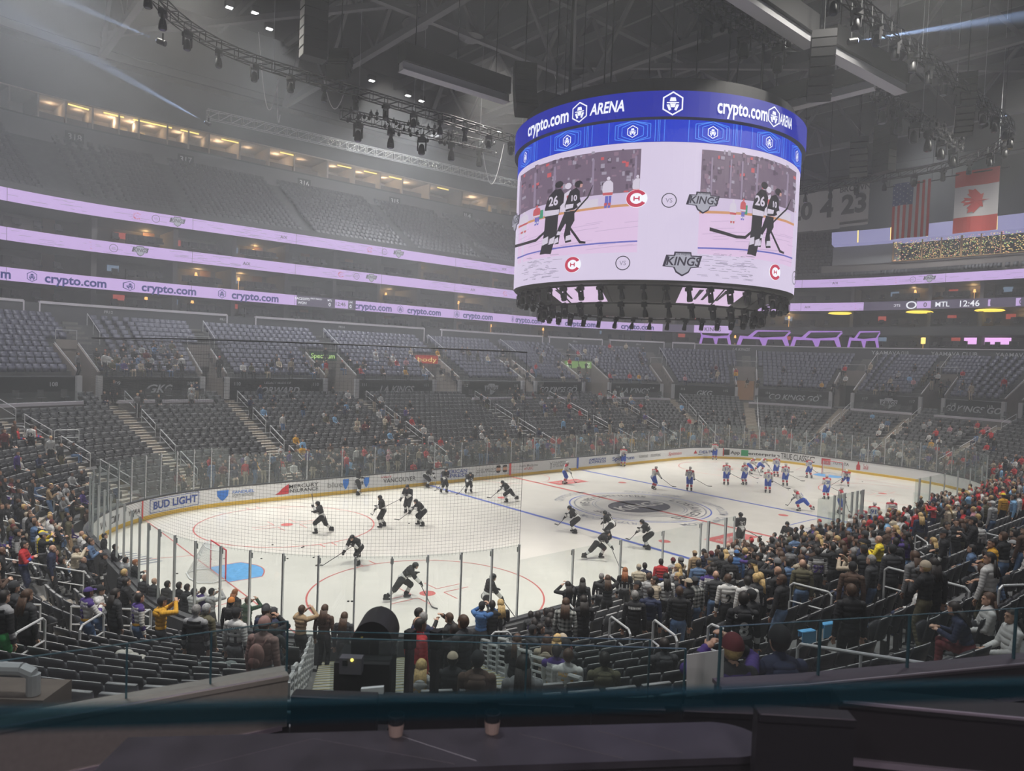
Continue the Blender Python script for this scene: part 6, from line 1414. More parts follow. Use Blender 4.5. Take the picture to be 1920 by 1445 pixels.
NP = [
 (128, 1092, 'hands', 'purple and white jersey', 'denim blue', (S, 'dark'), 'person in purple and white jersey number 8 and purple cap, left of the stairs', dict(depth=15.5, face=35, num='8', name='DOUGHTY', hat=('cap', 'purple'), numcol=CPUR, skin=3)),
 (154, 1094, 'hands', 'white jersey', 'denim blue', (S, 'dark'), 'person in white jersey and black beanie, just right of the purple cap', dict(depth=16.5, face=60, hat=('beanie', B))),
 (228, 1122, 'stand', 'purple and white jersey', 'denim blue', (S, 'dark'), 'dark haired person in purple shouldered jersey number 8 and pale jeans', dict(depth=16, face=40, num='8', name='DOUGHTY', numcol=CPUR)),
 (311, 1110, 'raise', 'mustard', 'charcoal', (S, 'dark'), 'person in mustard yellow hoodie and black cap holding up a phone', dict(depth=16.5, face=50, hat=('cap', B), extra=('hood',))),
 (371, 1127, 'stand', 'black and grey jersey', B, (S, 'grey hair'), 'grey haired person in black jersey with grey sleeves, back to the camera', dict(depth=14.5, face=5)),
 (448, 1130, 'stand', 'white jersey', 'grey', (S, 'dark'), 'person in white KOPITAR jersey number 11 and black hat', dict(depth=14.5, face=15, num='11', name='KOPITAR', hat=('cap', B), numcol=CB)),
 (500, 1150, 'stand', 'dusty rose', 'grey', (S, 'mid brown'), 'person in dusty rose puffer jacket and beanie with small backpack', dict(face=10, hat=('beanie', 'dusty rose'), extra=('pack',))),
 (518, 1168, 'hands', 'charcoal', B, (S, 'mid brown'), 'small person beside the dusty rose puffer jacket', dict(face=10, sc=.85, depth=14.5)),
 (10, 1108, 'stand', 'black and grey jersey', 'green', (S, 'dark'), 'person in black jersey, bright green trousers and yellow shoes at the left edge', dict(face=20, extra=('yshoe',))),
 (30, 1090, 'stand', 'charcoal', B, (S, 'dark'), 'person in black puffer and dark beanie at the left edge', dict(face=30, hat=('beanie', 'charcoal'))),
 (62, 1103, 'stand', 'charcoal', B, (Lg, 'mid brown'), 'person with long curly brown hair and dark coat at the left', dict(face=20)),
 (14, 1018, 'hands', 'red jersey', 'navy', (S, 'dark'), 'person in red jersey with white and blue band at the left edge', dict(face=70)),
 (566, 1170, 'raise', 'tan', B, (S, 'mid brown'), 'person in tan jacket filming with phone left of the stair tunnel', dict(face=20, depth=18.5)),
 (608, 1165, 'stand', 'brown', B, (Lg, 'mid brown'), 'long haired person in brown jacket at the top of the left slatted rails', dict(face=5, depth=18.5)),
 (645, 1167, 'stand', 'charcoal', B, (Lg, 'mid brown'), 'long haired person in dark coat just left of the round black hood', dict(face=5, depth=18)),
 (713, 1160, 'stand', 'charcoal', B, (S, 'blond'), 'fair haired adult behind the round black hood carrying a child on shoulders', dict(face=10, depth=17.5)),
 (784, 1148, 'hands', 'charcoal', B, (S, 'dark'), 'bearded person in grey suit facing right inside the stair tunnel', dict(depth=15.5, face=80)),
 (844, 1146, 'raise', B, B, (S, 'mid brown'), 'tall person in long black coat with raised hands in the tunnel', dict(depth=16, face=-60)),
 (793, 1176, 'stand', 'navy', B, (S, 'grey hair'), 'grey haired person in navy jacket in the stair tunnel', dict(depth=14.5, face=10)),
 (781, 1204, 'stand', 'red', B, ('bald', ''), 'bald person in red jacket behind the dark post', dict(depth=12.8, face=40, skin=1)),
 (784, 1226, 'stand', 'red', B, (S, 'dark'), 'person in red jacket with glasses, lower of the two in red', dict(depth=12, face=60, skin=3)),
 (852, 1190, 'stand', B, B, (S, 'dark'), 'dark haired person in black suit standing mid tunnel', dict(depth=12.5, face=0)),
 (868, 1226, 'stand', 'charcoal', B, (S, 'mid brown'), 'person with braided hair and black jacket at the tunnel side', dict(depth=11.5, face=-50, skin=4)),
 (900, 1128, 'raise', 'blue', 'charcoal', (S, 'dark'), 'person in blue hooded jacket and black cap above the right slatted rails', dict(depth=18.5, face=15, hat=('cap', B), extra=('hood',))),
 (923, 1138, 'stand', B, B, (S, 'dark'), 'dark person in black between blue jacket and long blond hair', dict(depth=18.5, face=0)),
 (943, 1127, 'hands', 'black jersey', 'white', (Lg, 'blond'), 'person with long blond hair and black jersey number 9', dict(depth=18.5, face=-20, num='9')),
 (990, 1146, 'sit', 'charcoal', B, (S, 'dark'), 'seated person in wide dark hat near the boards', dict(depth=17, face=60, hat=('cap', B))),
 (1008, 1143, 'sit', B, B, (S, 'dark'), 'seated dark haired person near the boards, right of the dark hat', dict(depth=17, face=80)),
 (982, 1166, 'sit', B, B, (Lg, 'mid brown'), 'seated person with long auburn hair beside the slatted rails', dict(depth=14.5, face=5)),
 (1008, 1168, 'sit', 'beige', B, (Lg, 'mid brown'), 'seated person with long brown hair and dark hood', dict(depth=14.5, face=10, extra=('hood',))),
 (1030, 1171, 'sit', B, B, (Lg, 'blond'), 'seated person with wavy golden blond hair', dict(depth=14.5, face=15)),
 (1065, 1167, 'sit', 'maroon', B, (S, 'mid brown'), 'seated person in maroon jacket and grey cap with orange brim', dict(depth=14, face=-40, hat=('cap', 'beige'))),
 (1077, 1193, 'sit', 'charcoal', B, (S, 'dark'), 'seated person in black cap with white lettering on jacket', dict(depth=13, face=-20, hat=('cap', B))),
 (1036, 1196, 'sit', 'purple and white jersey', B, (S, 'dark'), 'balding seated person in purple shouldered white jersey', dict(depth=12.5, face=10, skin=1)),
 (1065, 1208, 'sit', 'white jersey', B, (S, 'mid brown'), 'curly haired person in white SHADWICK jersey number 11', dict(depth=11.5, face=5, num='11', name='SHADWICK', numcol=CGOLD)),
 (1131, 1200, 'sit', 'olive', B, (S, 'dark'), 'seated person in olive green hooded jacket', dict(depth=10.8, face=0, extra=('hood',))),
 (1213, 1215, 'sit', 'charcoal', B, (S, 'dark'), 'seated person in dark quilted jacket right of the olive jacket', dict(depth=12.5, face=-10, extra=('hood',))),
 (1188, 1107, 'stand', B, B, (S, 'grey hair'), 'grey haired person in black pullover with white lettering on the back', dict(face=5, name='VANBUREN FOREST', numcol=CW)),
 (1219, 1102, 'stand', 'navy', 'charcoal', (S, 'dark'), 'dark haired person in navy hoodie right of the lettered pullover', dict(face=10, extra=('hood',))),
 (1263, 1097, 'stand', B, 'denim blue', (S, 'mid brown'), 'person in black leather jacket and pale blue jeans', dict(face=5)),
 (1287, 1084, 'stand', 'black jersey', B, (S, 'dark'), 'person in black jersey and beige cap looking down left', dict(face=-40, hat=('cap', 'beige'), num='13')),
 (1312, 1084, 'stand', 'plaid', 'denim blue', (S, 'dark'), 'person in black and white plaid flannel shirt and dark cap', dict(face=-20, hat=('cap', 'charcoal'))),
 (1347, 1072, 'stand', 'charcoal', 'denim blue', ('bald', ''), 'bald person in dark grey jacket and jeans left of the white number 2 jersey', dict(face=5)),
 (1372, 1080, 'stand', 'white jersey', B, (S, 'mid brown'), 'person in white jersey number 2 behind the DOUGHTY jersey', dict(face=0, num='2', numcol=CB)),
 (1384, 1108, 'stand', 'black jersey', B, (S, 'dark'), 'person in black DOUGHTY jersey number 8', dict(face=5, num='8', name='DOUGHTY', extra=('hood',), sc=1.05)),
 (1410, 1106, 'stand', 'black jersey', B, (S, 'dark'), 'person in black jersey number 33 and black cap right of number 8', dict(face=-40, num='33', hat=('cap', B))),
 (1404, 1082, 'stand', 'white', B, (S, 'dark'), 'dark haired person in plain white top behind the black jerseys', dict(face=5)),
 (1436, 1078, 'stand', 'black jersey', B, (Lg, 'blond'), 'person with long curly golden hair and black jersey number 11', dict(face=5, num='11')),
 (1420, 1076, 'stand', 'charcoal', B, (S, 'blond'), 'fair haired person left of the long curly golden hair', dict(face=-10)),
 (1508, 1050, 'stand', 'olive', 'denim blue', ('bald', ''), 'bald person in olive jacket and jeans standing above the guard rail', dict(face=10)),
 (1488, 1061, 'sit', 'charcoal', B, ('bald', ''), 'bald seated person in dark jacket left of the olive jacket', dict(face=10)),
 (1534, 1028, 'stand', 'grey jersey', B, (S, 'dark'), 'person in grey and black jersey number 99 with raised hands', dict(face=0, num='99', numcol=CPUR)),
 (1566, 1020, 'raise', B, B, (S, 'dark'), 'person in black with hands raised right of number 99', dict(face=-30)),
 (1583, 1093, 'stand', B, B, (S, 'mid brown'), 'person in plain black shirt standing against the long guard rail', dict(face=0)),
 (1606, 1056, 'stand', 'brown', B, (S, 'dark'), 'person in dark brown hoodie and black cap behind the guard rail', dict(face=20, hat=('cap', B), extra=('hood',))),
 (1633, 1041, 'stand', 'charcoal', 'denim blue', (S, 'grey hair'), 'grey haired person in dark vest and teal sleeves', dict(face=-40)),
 (1664, 1019, 'stand', 'charcoal', B, (S, 'dark'), 'large person in black leather jacket and black cap mid right', dict(face=-5, hat=('cap', B), sc=1.05)),
 (1694, 1011, 'stand', B, 'charcoal', (S, 'dark'), 'person in black hoodie right of the leather jacket', dict(face=-10, extra=('hood',))),
 (1767, 993, 'turned', 'black jersey', B, (S, 'dark'), 'person in black jersey number 11 and black cap standing alone in the rows', dict(face=-50, num='11', hat=('cap', B))),
 (1733, 1053, 'hands', B, 'olive', (S, 'blond'), 'person in black with tan beret and olive trousers holding a phone', dict(face=-30, hat=('beanie', 'beige'))),
 (1752, 1048, 'stand', B, B, (Lg, 'dark'), 'person with long black hair right of the tan beret', dict(face=0)),
 (1826, 1106, 'sit', 'white', B, (Lg, 'mid brown'), 'seated person with long hair and glasses facing left', dict(face=-70)),
 (1832, 1126, 'sit', 'white', B, (Lg, 'dark'), 'seated dark haired person in white top at the right', dict(face=-80)),
 (1797, 1128, 'sitfwd', 'navy', 'maroon', (Lg, 'dark'), 'seated person in navy hoodie slouching over seats', dict(face=-60)),
 (1641, 1003, 'hands', 'yellow', B, ('bald', ''), 'bald person in bright yellow jacket leaning on a yellow counter', dict(face=-50)),
 (1800, 1017, 'sit', 'denim blue', B, (S, 'dark'), 'seated person in denim jacket by the right guard rail', dict(face=-50)),
 (1862, 1006, 'sit', 'charcoal', B, (S, 'dark'), 'seated person in grey cap and black jacket under the guard rail', dict(face=-60, hat=('cap', 'light grey'))),
 (1906, 1024, 'sit', 'white jersey', B, (S, 'mid brown'), 'seated person in white jersey at the right edge', dict(face=-60)),
 (1778, 979, 'stand', 'grey', 'denim blue', (S, 'dark'), 'person in grey sweater turning to face the camera', dict(face=150)),
 (1794, 973, 'hands', 'charcoal', B, (S, 'dark'), 'bearded person in dark coat right of the grey sweater', dict(face=190)),
 (1816, 967, 'hands', B, B, (S, 'dark'), 'large person in black coat and flat cap at the right', dict(face=-60, hat=('cap', B), sc=1.06)),
 (1752, 941, 'raise', 'red', 'navy', (S, 'dark'), 'person in red hoodie taking a picture near the visiting bench', dict(face=-60)),
 (1769, 945, 'stand', 'beige', 'beige', (Lg, 'blond'), 'person in long beige coat near the visiting bench', dict(face=-70)),
 (1714, 954, 'stand', 'red jersey', 'navy', (S, 'mid brown'), 'person in red jersey number 95 near the visiting bench', dict(face=-5, num='95')),
 (1732, 962, 'stand', 'navy', B, (Lg, 'blond'), 'person with long fair hair and navy coat near the visiting bench', dict(face=0)),
 (1885, 925, 'stand', 'mustard', B, (S, 'mid brown'), 'person in orange yellow vest standing high on the right', dict(face=-20, hat=('cap', 'yellow'))),
 (1902, 927, 'stand', 'light blue', B, (S, 'dark'), 'person in light blue shirt beside the yellow vest', dict(face=-60)),
 (1853, 938, 'stand', 'light grey', 'denim blue', (S, 'light grey'), 'person in pale grey hoodie and white cap on the right', dict(face=-30, hat=('cap', 'white'), extra=('hood',))),
 (1235, 1047, 'stand', 'red jersey', B, (S, 'dark'), 'person in red jersey with blue hem by the near boards', dict(face=0)),
 (1190, 1056, 'stand', 'cream', 'beige', (S, 'grey hair'), 'person in cream shirt and beige cap by the near boards', dict(face=0, hat=('cap', 'beige'))),
 (1165, 1062, 'stand', 'black jersey', B, (Lg, 'ginger'), 'person with very long auburn hair and black striped jersey number 11', dict(face=10, num='11')),
 (1123, 1073, 'stand', 'black jersey', B, (S, 'grey hair'), 'person in black and white jersey number 11 holding up a child', dict(face=10, num='11', name='KOPITAR')),
 (1142, 1080, 'raise', B, B, (Lg, 'mid brown'), 'long haired person raising a sign by the near boards', dict(face=0)),
 (1092, 1084, 'stand', 'charcoal', B, (Lg, 'dark'), 'person with long black hair in black by the near boards', dict(face=5)),
 (1068, 1091, 'raise', B, B, (Lg, 'dark'), 'dark haired person holding a phone by the near boards', dict(face=-20)),
 (1056, 1119, 'stand', 'plaid', B, (Lg, 'mid brown'), 'long haired person in dark plaid shirt', dict(face=10)),
 (1088, 1115, 'hands', B, B, (Lg, 'dark'), 'dark haired person in black holding a phone', dict(face=-10)),
 (1208, 1055, 'stand', 'navy', B, (S, 'dark'), 'person in navy jacket between cream shirt and red jersey', dict(face=0)),
 (1248, 1075, 'stand', 'white', B, (Lg, 'dark'), 'dark haired person in white sweatshirt', dict(face=-10)),
 (1228, 1080, 'stand', 'beige', B, (S, 'dark'), 'bearded person in beige hoodie facing left', dict(face=-90, extra=('hood',))),
 (1192, 1087, 'stand', B, B, (S, 'dark'), 'person in black snapback cap facing the camera', dict(face=-100, hat=('cap', B))),
 (1210, 1072, 'stand', 'light grey', B, (S, 'mid brown'), 'brown haired person in pale grey hoodie with navy hood', dict(face=10, extra=('hood',))),
 (1324, 1062, 'stand', 'purple and white jersey', B, (S, 'dark'), 'person in purple shouldered jersey in the middle of the crowd', dict(face=0, num='2')),
 (1300, 1048, 'stand', 'denim blue', B, (S, 'dark'), 'person in denim jacket mid crowd by the boards', dict(face=0)),
 (1300, 1032, 'stand', 'tan', B, (S, 'mid brown'), 'person in tan jacket and cap near the boards', dict(face=-20, hat=('cap', 'tan'))),
 (1366, 1042, 'stand', 'black jersey', B, (S, 'mid brown'), 'person in black jersey number 9 under the steel post', dict(face=0, num='9')),
 (1384, 1033, 'stand', 'blue', B, (S, 'mid brown'), 'person in bright blue with blue cap near the home bench', dict(face=0, hat=('cap', 'blue'))),
 (1418, 1052, 'stand', B, B, (Lg, 'blond'), 'blond person in black beret holding a phone', dict(face=-50, hat=('beanie', B))),
 (1432, 1038, 'stand', 'black jersey', B, (S, 'dark'), 'person in black jersey number 11 and cap looking left', dict(face=-60, num='11', hat=('cap', B))),
 (75, 907, 'hands', 'tan', 'denim blue', (S, 'mid brown'), 'person in tan jacket and jeans standing high on the left', dict(face=60)),
 (92, 906, 'raise', B, B, (S, 'blond'), 'fair haired person in black pointing right, high on the left', dict(face=80)),
 (66, 900, 'stand', 'charcoal', B, (S, 'dark'), 'person in dark jacket behind the tan jacket', dict(face=70)),
 (131, 966, 'stand', 'olive', 'tan', (S, 'dark'), 'person in olive shirt and tan trousers on the left aisle', dict(face=60)),
 (195, 1000, 'stand', B, B, (S, 'dark'), 'person in black t-shirt beside the corner glass', dict(face=60)),
 (66, 996, 'raise', 'yellow', B, (S, 'dark'), 'person in yellow top behind the grey jersey', dict(face=40, hat=('cap', 'yellow'))),
 (34, 992, 'stand', 'grey jersey', B, (S, 'dark'), 'person in black and grey jersey and black cap at left', dict(face=50, hat=('cap', B))),
 (52, 1001, 'raise', 'black jersey', B, (S, 'dark'), 'person in black jersey and grey cap raising a phone', dict(face=60, hat=('cap', 'grey'))),
 (87, 1023, 'stand', 'navy', B, ('bald', ''), 'bald person in dark suit at left', dict(face=60)),
 (147, 1023, 'raise', 'cream', B, (S, 'dark'), 'person in cream jersey and dark cap stretching an arm', dict(face=70, hat=('cap', 'charcoal'))),
 (215, 1020, 'hands', B, B, (S, 'dark'), 'dark haired person at the corner glass looking right', dict(face=70)),
 (175, 1010, 'hands', 'denim blue', B, (S, 'mid brown'), 'person in denim shirt leaning at the corner glass', dict(face=70)),
 (152, 1045, 'sit', 'charcoal', B, ('bald', ''), 'bald seated person in leather jacket at left', dict(face=40)),
 (197, 1035, 'stand', 'black jersey', B, (S, 'dark'), 'person in black jersey and cap at left of the corner', dict(face=70, hat=('cap', 'charcoal'))),
 (235, 1045, 'stand', 'light grey', B, (S, 'dark'), 'dark haired person in light grey hoodie at the end boards', dict(face=30, extra=('hood',))),
 (253, 1049, 'hands', 'black jersey', B, (S, 'ginger'), 'red haired person in black jersey clapping at the end boards', dict(face=50)),
 (219, 1070, 'stand', 'charcoal', B, (S, 'blond'), 'blond person in dark puffer at the end boards', dict(face=30)),
 (238, 1083, 'hands', B, B, (S, 'dark'), 'dark haired person in black near the end boards', dict(face=50)),
 (270, 1077, 'stand', 'charcoal', B, ('bald', ''), 'balding person in charcoal sweater near the end boards', dict(face=30)),
 (288, 1084, 'stand', 'charcoal', B, ('bald', ''), 'bald person in charcoal top right of the charcoal sweater', dict(face=20)),
 (226, 1100, 'stand', 'charcoal', B, (Lg, 'dark'), 'dark hooded person behind the purple shouldered jersey', dict(face=30)),
 (313, 1090, 'stand', B, B, (S, 'dark'), 'dark haired person in black behind the mustard hoodie', dict(face=30)),
 (335, 1092, 'stand', B, B, (S, 'dark'), 'person in black with short dark hair at the end glass', dict(face=20)),
 (350, 1096, 'stand', B, B, (S, 'dark'), 'person in black hood at the end glass', dict(face=20, extra=('hood',))),
 (363, 1104, 'raise', 'white', B, (S, 'dark'), 'person in black and white pompom beanie and white top', dict(face=20, hat=('beanie', 'charcoal'))),
 (380, 1102, 'stand', 'purple', B, (S, 'dark'), 'person in purple top at the end glass', dict(face=20)),
 (396, 1104, 'raise', 'light grey', B, (S, 'dark'), 'person in black cap and pale grey hoodie at the end glass', dict(face=25, hat=('cap', B), extra=('hood',))),
 (392, 1130, 'stand', 'olive', B, (S, 'light grey'), 'white haired person in olive parka', dict(face=20)),
 (440, 1105, 'stand', B, B, (Lg, 'ginger'), 'person with auburn hair and black top at the end glass', dict(face=20)),
 (436, 1120, 'stand', B, B, (S, 'dark'), 'person in orange striped beanie and black hoodie', dict(face=10, hat=('beanie', 'orange'), extra=('hood',))),
 (464, 1120, 'raise', 'dark green', B, (S, 'mid brown'), 'brown haired person in dark green top raising a phone', dict(face=20)),
 (62, 802, 'stand', 'white jersey', B, (S, 'dark'), 'person in white jersey number 22 standing behind a rail in the left stands', dict(face=0, num='22', numcol=CB)),
 (45, 803, 'sit', 'red jersey', B, (S, 'dark'), 'seated person in red jersey left of number 22', dict(face=60)), (76, 800, 'sit', 'red jersey', B, (S, 'dark'), 'seated person in red jersey right of number 22', dict(face=60)),
 (340, 712, 'stand', 'white jersey', B, (S, 'blond'), 'person in white jersey number 9 on the platform below the GKG banner', dict(face=0, num='9', numcol=CB)),
 (145, 708, 'stand', 'grey', B, (S, 'dark'), 'person in grey hoodie beside the section 108 number', dict(face=90)),
 (215, 712, 'stand', 'charcoal', B, (S, 'mid brown'), 'person in dark jacket in front of the section 109 number', dict(face=180)),
 (411, 710, 'stand', B, B, (S, 'mid brown'), 'person in black at the tunnel mouth between sections 109 and 110', dict(face=180, hat=('cap', 'red'))),
]
for u, v, pose, top, bottom, hair, label, k in NP:
    k = dict(k); ex = k.get('extra', ()); o = place(u, v, pose, top, bottom, hair, label, **k)
    if o and 'pack' in ex: q = link(tm[pose].pack, 'backpack', loc=o.location); q.rotation_euler = o.rotation_euler; q.color = (.32, .17, .15, 1); tag(q, 'small dusty rose backpack on the back of the puffer jacket', 'backpack')
# the nearest figures, just below the camera box
NN = [(1377, 1192, 6.1, 'raise', 'purple jersey', B, (S, 'blond'), 'person in red beanie and black and purple jersey holding a white paper', dict(face=-12, hat=('beanie', 'maroon'))),
      (1465, 1177, 6.4, 'hands', 'navy', B, (S, 'dark'), 'person in black beanie and navy and grey printed hoodie', dict(face=-8, hat=('beanie', B), extra=('hood',), sc=1.05)),
      (790, 1256, 11.5, 'sit', 'light grey', B, (Lg, 'blond'), 'seated blond person in pale grey green hoodie between the dark posts', dict(face=0, extra=('hood',))),
      (848, 1257, 11.2, 'sit', B, B, (S, 'dark'), 'seated person in backward beige cap', dict(face=0, hat=('cap', 'beige'))),
      (905, 1238, 10, 'sit', 'brown', B, (S, 'dark'), 'seated person in tall black furry hat and brown hooded jacket', dict(face=0, hat=('beanie', B), extra=('hood',), sc=1.1)),
      (961, 1240, 10, 'sit', 'grey', B, (Lg, 'dark'), 'seated person in black cap and grey jacket', dict(face=0, hat=('cap', B), sc=1.1))]
for u, v, dep, pose, top, bottom, hair, label, k in NN: place(u, v, pose, top, bottom, hair, label, depth=dep, **k)
# child on shoulders, child at the glass
for (u, v, dep, l_) in ((715, 1134, None, 'small child in dark dress with white collar riding on shoulders'),):
    q = CAM+ray(715, 1136)*17.5; x, y, z = q.x, q.y, q.z-HT['sit']*.55; person(x, y, z, yaw_img(5), 'sit', 'charcoal', 'charcoal', (S, 'mid brown'), l_, sc=.55)
o = MB(); o.obox((0, 0, 0), (.30, 0, 0), (0, .004, 0), (.03, 0, .40)); o = o.build('paper_sheet', M_white); q = CAM+ray(1322, 1262)*5.75; o.location = q; o.rotation_euler = (.25, -.18, yaw_img(0)); tag(o, 'large white sheet of paper held up by the red beanie person', 'paper')
# random spectators by zone: (polygon in the photo, how many, standing share, palette, where words)
PAL_K = ['black', 'black', 'black', 'black', 'charcoal', 'charcoal', 'navy', 'black jersey', 'black jersey', 'black', 'charcoal', 'black jersey', 'black jersey', 'navy', 'grey', 'charcoal', 'white jersey', 'brown', 'light grey', 'olive', 'white', 'maroon', 'denim blue', 'beige', 'purple jersey']
PAL_R = ['red jersey', 'red', 'red jersey', 'white red shouldered jersey', 'black', 'navy', 'grey', 'light blue', 'charcoal', 'light grey', 'beige', 'white']
PAL_M = PAL_K+['red jersey', 'red', 'red jersey', 'pink', 'light blue', 'mustard', 'white', 'cream', 'light grey']
def inside(u, v, P):
    c = False
    for (x0, y0), (x1, y1) in zip(P, P[1:]+P[:1]):
        if (y0 > v) != (y1 > v) and u < (x1-x0)*(v-y0)/(y1-y0)+x0: c = not c
    return c
ZON = [([(1090, 1085), (1240, 1020), (1420, 1000), (1500, 1020), (1470, 1085), (1340, 1110), (1200, 1110)], 75, .95, PAL_K, 'right of the near boards'),
       ([(1330, 1010), (1530, 965), (1700, 985), (1740, 1010), (1650, 1060), (1480, 1050)], 85, .9, PAL_K, 'behind the home bench'),
       ([(1560, 970), (1730, 940), (1860, 925), (1920, 950), (1920, 1000), (1740, 1010)], 75, .9, PAL_M, 'behind the visiting bench'),
       ([(1700, 930), (1800, 895), (1850, 865), (1920, 850), (1920, 930), (1840, 950)], 95, .85, PAL_R, 'at the far right'),
       ([(0, 890), (90, 905), (175, 930), (180, 1000), (280, 1070), (480, 1110), (540, 1150), (420, 1140), (200, 1095), (0, 1060)], 60, .7, PAL_K, 'left of the near goal'),
       ([(0, 780), (170, 840), (170, 930), (0, 900)], 16, .3, PAL_K, 'in the left stands'),
       ([(960, 1140), (1060, 1120), (1200, 1120), (1060, 1165)], 10, .3, PAL_K, 'right of the slatted rails'),
       ([(1500, 1060), (1900, 1010), (1915, 1060), (1700, 1100)], 10, .4, PAL_K, 'in the right rows')]
SFAR = [([(330, 870), (500, 850), (700, 840), (960, 815), (960, 860), (700, 890), (500, 905), (330, 925)], 120, .75, PAL_M, 'behind the far side glass'),
        ([(960, 820), (1340, 800), (1340, 835), (960, 860)], 90, .6, PAL_M, 'behind the far glass right of centre'),
        ([(1340, 800), (1600, 810), (1850, 850), (1850, 880), (1600, 840), (1340, 832)], 110, .5, PAL_R+PAL_K, 'behind the far end glass'),
        ([(420, 690), (620, 640), (660, 860), (520, 850)], 34, .3, PAL_M, 'in the far side stands near section 110'), ([(600, 700), (760, 740), (830, 830), (700, 840), (640, 760)], 36, .3, PAL_M, 'in the far side stands below section 111'),
        ([(860, 760), (1200, 740), (1250, 800), (900, 820)], 44, .4, PAL_M, 'in the far side stands below sections 112 and 113'), ([(1200, 750), (1870, 790), (1880, 840), (1250, 805)], 60, .35, PAL_M, 'in the far end stands'),
        ([(180, 660), (330, 640), (340, 690), (190, 690)], 34, .05, PAL_K, 'in the purple seats above the GKG banner'), ([(640, 650), (1250, 640), (1250, 705), (640, 700)], 60, .1, PAL_M, 'in the purple seats of the far bank'), ([(1280, 680), (1900, 680), (1900, 745), (1280, 720)], 40, .2, PAL_M, 'in the dark bank above the far goal'),
        ([(190, 700), (400, 700), (400, 745), (200, 745)], 8, .4, PAL_K, 'on the platform under the GKG banner'), ([(880, 725), (1240, 725), (1240, 745), (880, 745)], 24, .2, PAL_M, 'on the far platforms')]
HAIRS = [(S, 'dark')]*6+[(S, 'mid brown')]*4+[(Lg, 'mid brown')]*2+[(Lg, 'dark')]*2+[(Lg, 'blond'), (S, 'grey hair'), (S, 'blond'), ('bald', '')]
HW = {(S, 'dark'): 'dark hair', (S, 'mid brown'): 'brown hair', (Lg, 'mid brown'): 'long brown hair', (Lg, 'dark'): 'long dark hair', (Lg, 'blond'): 'long blond hair', (S, 'grey hair'): 'grey hair', (S, 'blond'): 'fair hair', ('bald', ''): 'bald head'}
HATS = [('cap', 'black'), ('cap', 'black'), ('cap', 'black'), ('beanie', 'black'), ('cap', 'charcoal'), ('cap', 'charcoal'), ('beanie', 'charcoal'), ('cap', 'white'), ('cap', 'red'), ('beanie', 'black'), ('beanie', 'grey'), ('cap', 'beige'), ('beanie', 'maroon')]
cand = []
R3 = random.Random(11)
for zi, (P, n, sh, pal, wh) in enumerate(ZON+SFAR):
    us, vs_ = [p[0] for p in P], [p[1] for p in P]; got = 0; tries = 0
    while got < n and tries < n*60:
        tries += 1; u, v = R3.uniform(min(us), max(us)), R3.uniform(min(vs_), max(vs_))
        if not inside(u, v, P): continue
        pose = R3.choice(('stand', 'hands', 'raise', 'turned', 'stand', 'hands')) if R3.random() < sh else R3.choice(('sit', 'sitfwd', 'sit')); sit = pose.startswith('sit')
        q = cast(u, v, HT[pose])
        if not q: continue
        x, y, z = snap(q[0], q[1], sit)
        if dof(x, y) < .9 or in_tunnel(x, y, .6): continue
        if not free(x, y, .5 if zi < 8 else .55) or (zi < 8 and hides(x, y, z, HT[pose])): continue
        taken.append((x, y)); got += 1; hr = R3.choice(HAIRS); hat = R3.choice(HATS) if R3.random() < .35 else None
        cand.append(((Vector((x, y, z))-CAM).length, x, y, z, pose, R3.choice(pal), R3.choice(('black', 'black', 'charcoal', 'denim blue', 'navy', 'olive', 'beige')), hr, hat, wh, R3.choice((0, 0, 1, 2, 3, 4)), R3.uniform(.93, 1.05), R3.uniform(-.35, .35)))
cand.sort(key=lambda c: c[0]); NI = max(0, 300-len(PEOPLE)); SEEN = {}
PW = {'stand': 'standing', 'hands': 'clapping', 'raise': 'holding a phone', 'turned': 'turning', 'sit': 'seated', 'sitfwd': 'seated leaning forward'}
for c in cand[:NI]:
    _, x, y, z, pose, top, bottom, hr, hat, wh, sk, sc, dy = c
    lab = 'person in %s, %s, %s' % (top+(' jacket' if 'jersey' not in top else ''), (hat[1]+' '+hat[0]) if hat else HW[hr], PW[pose]); g = lab+' '+wh
    num = R3.choice(('11', '8', '9', '22', '32', '55', '99', '19', '24')) if 'jersey' in top and R3.random() < .75 else None
    if num: lab = lab.replace('jersey,', 'jersey number %s,' % num)
    if len((lab+' '+wh).split()) > 16: lab = lab.replace(' number %s' % num, '')
    person(x, y, z-(.04 if pose.startswith('sit') else 0), inward(x, y)+dy, pose, top, bottom, hr if not (hat and hr[0] == 'bald') else (S, 'dark'), lab+' '+wh, 'spectators '+wh, num=num, hat=hat, skin=sk, sc=sc, extra=('hood',) if top in ('grey', 'light grey', 'navy', 'beige', 'black') and R3.random() < .5 else ())
# the rest of the crowd: one mass
def low(pose):
    me = remesh(tm[pose].b.E, .03, .5); C = np.array([e[0] for e in tm[pose].b.E]); Rr = np.array([np.mean(e[1]) for e in tm[pose].b.E]); V = np.array([v.co for v in me.vertices]); F = [tuple(p.vertices) for p in me.polygons]; fc = np.array([p.center for p in me.polygons])
    h = np.array(tm[pose].b.head); near = (np.linalg.norm(fc[:, None]-C[None], axis=2)/Rr[None]).argmin(1); cl = []
    for i, n_ in enumerate(near):
        c = tm[pose].b.E[n_][2]; d = fc[i]-h
        cl.append('hair' if c == 'skin' and np.linalg.norm(d) < .16 and (d[2] > .06 or d[1] < -.02) else c)
    return V, F, cl
LOWS = {p: low(p) for p in ('stand', 'hands', 'sit')}; CM = {}
V_, F_, I_ = [], [], []; nv = 0; cm_list = []
def cmi(name, col):
    if name not in CM: CM[name] = len(cm_list); cm_list.append(mat('crowd_'+name.replace(' ', '_'), col, .85))
    return CM[name]
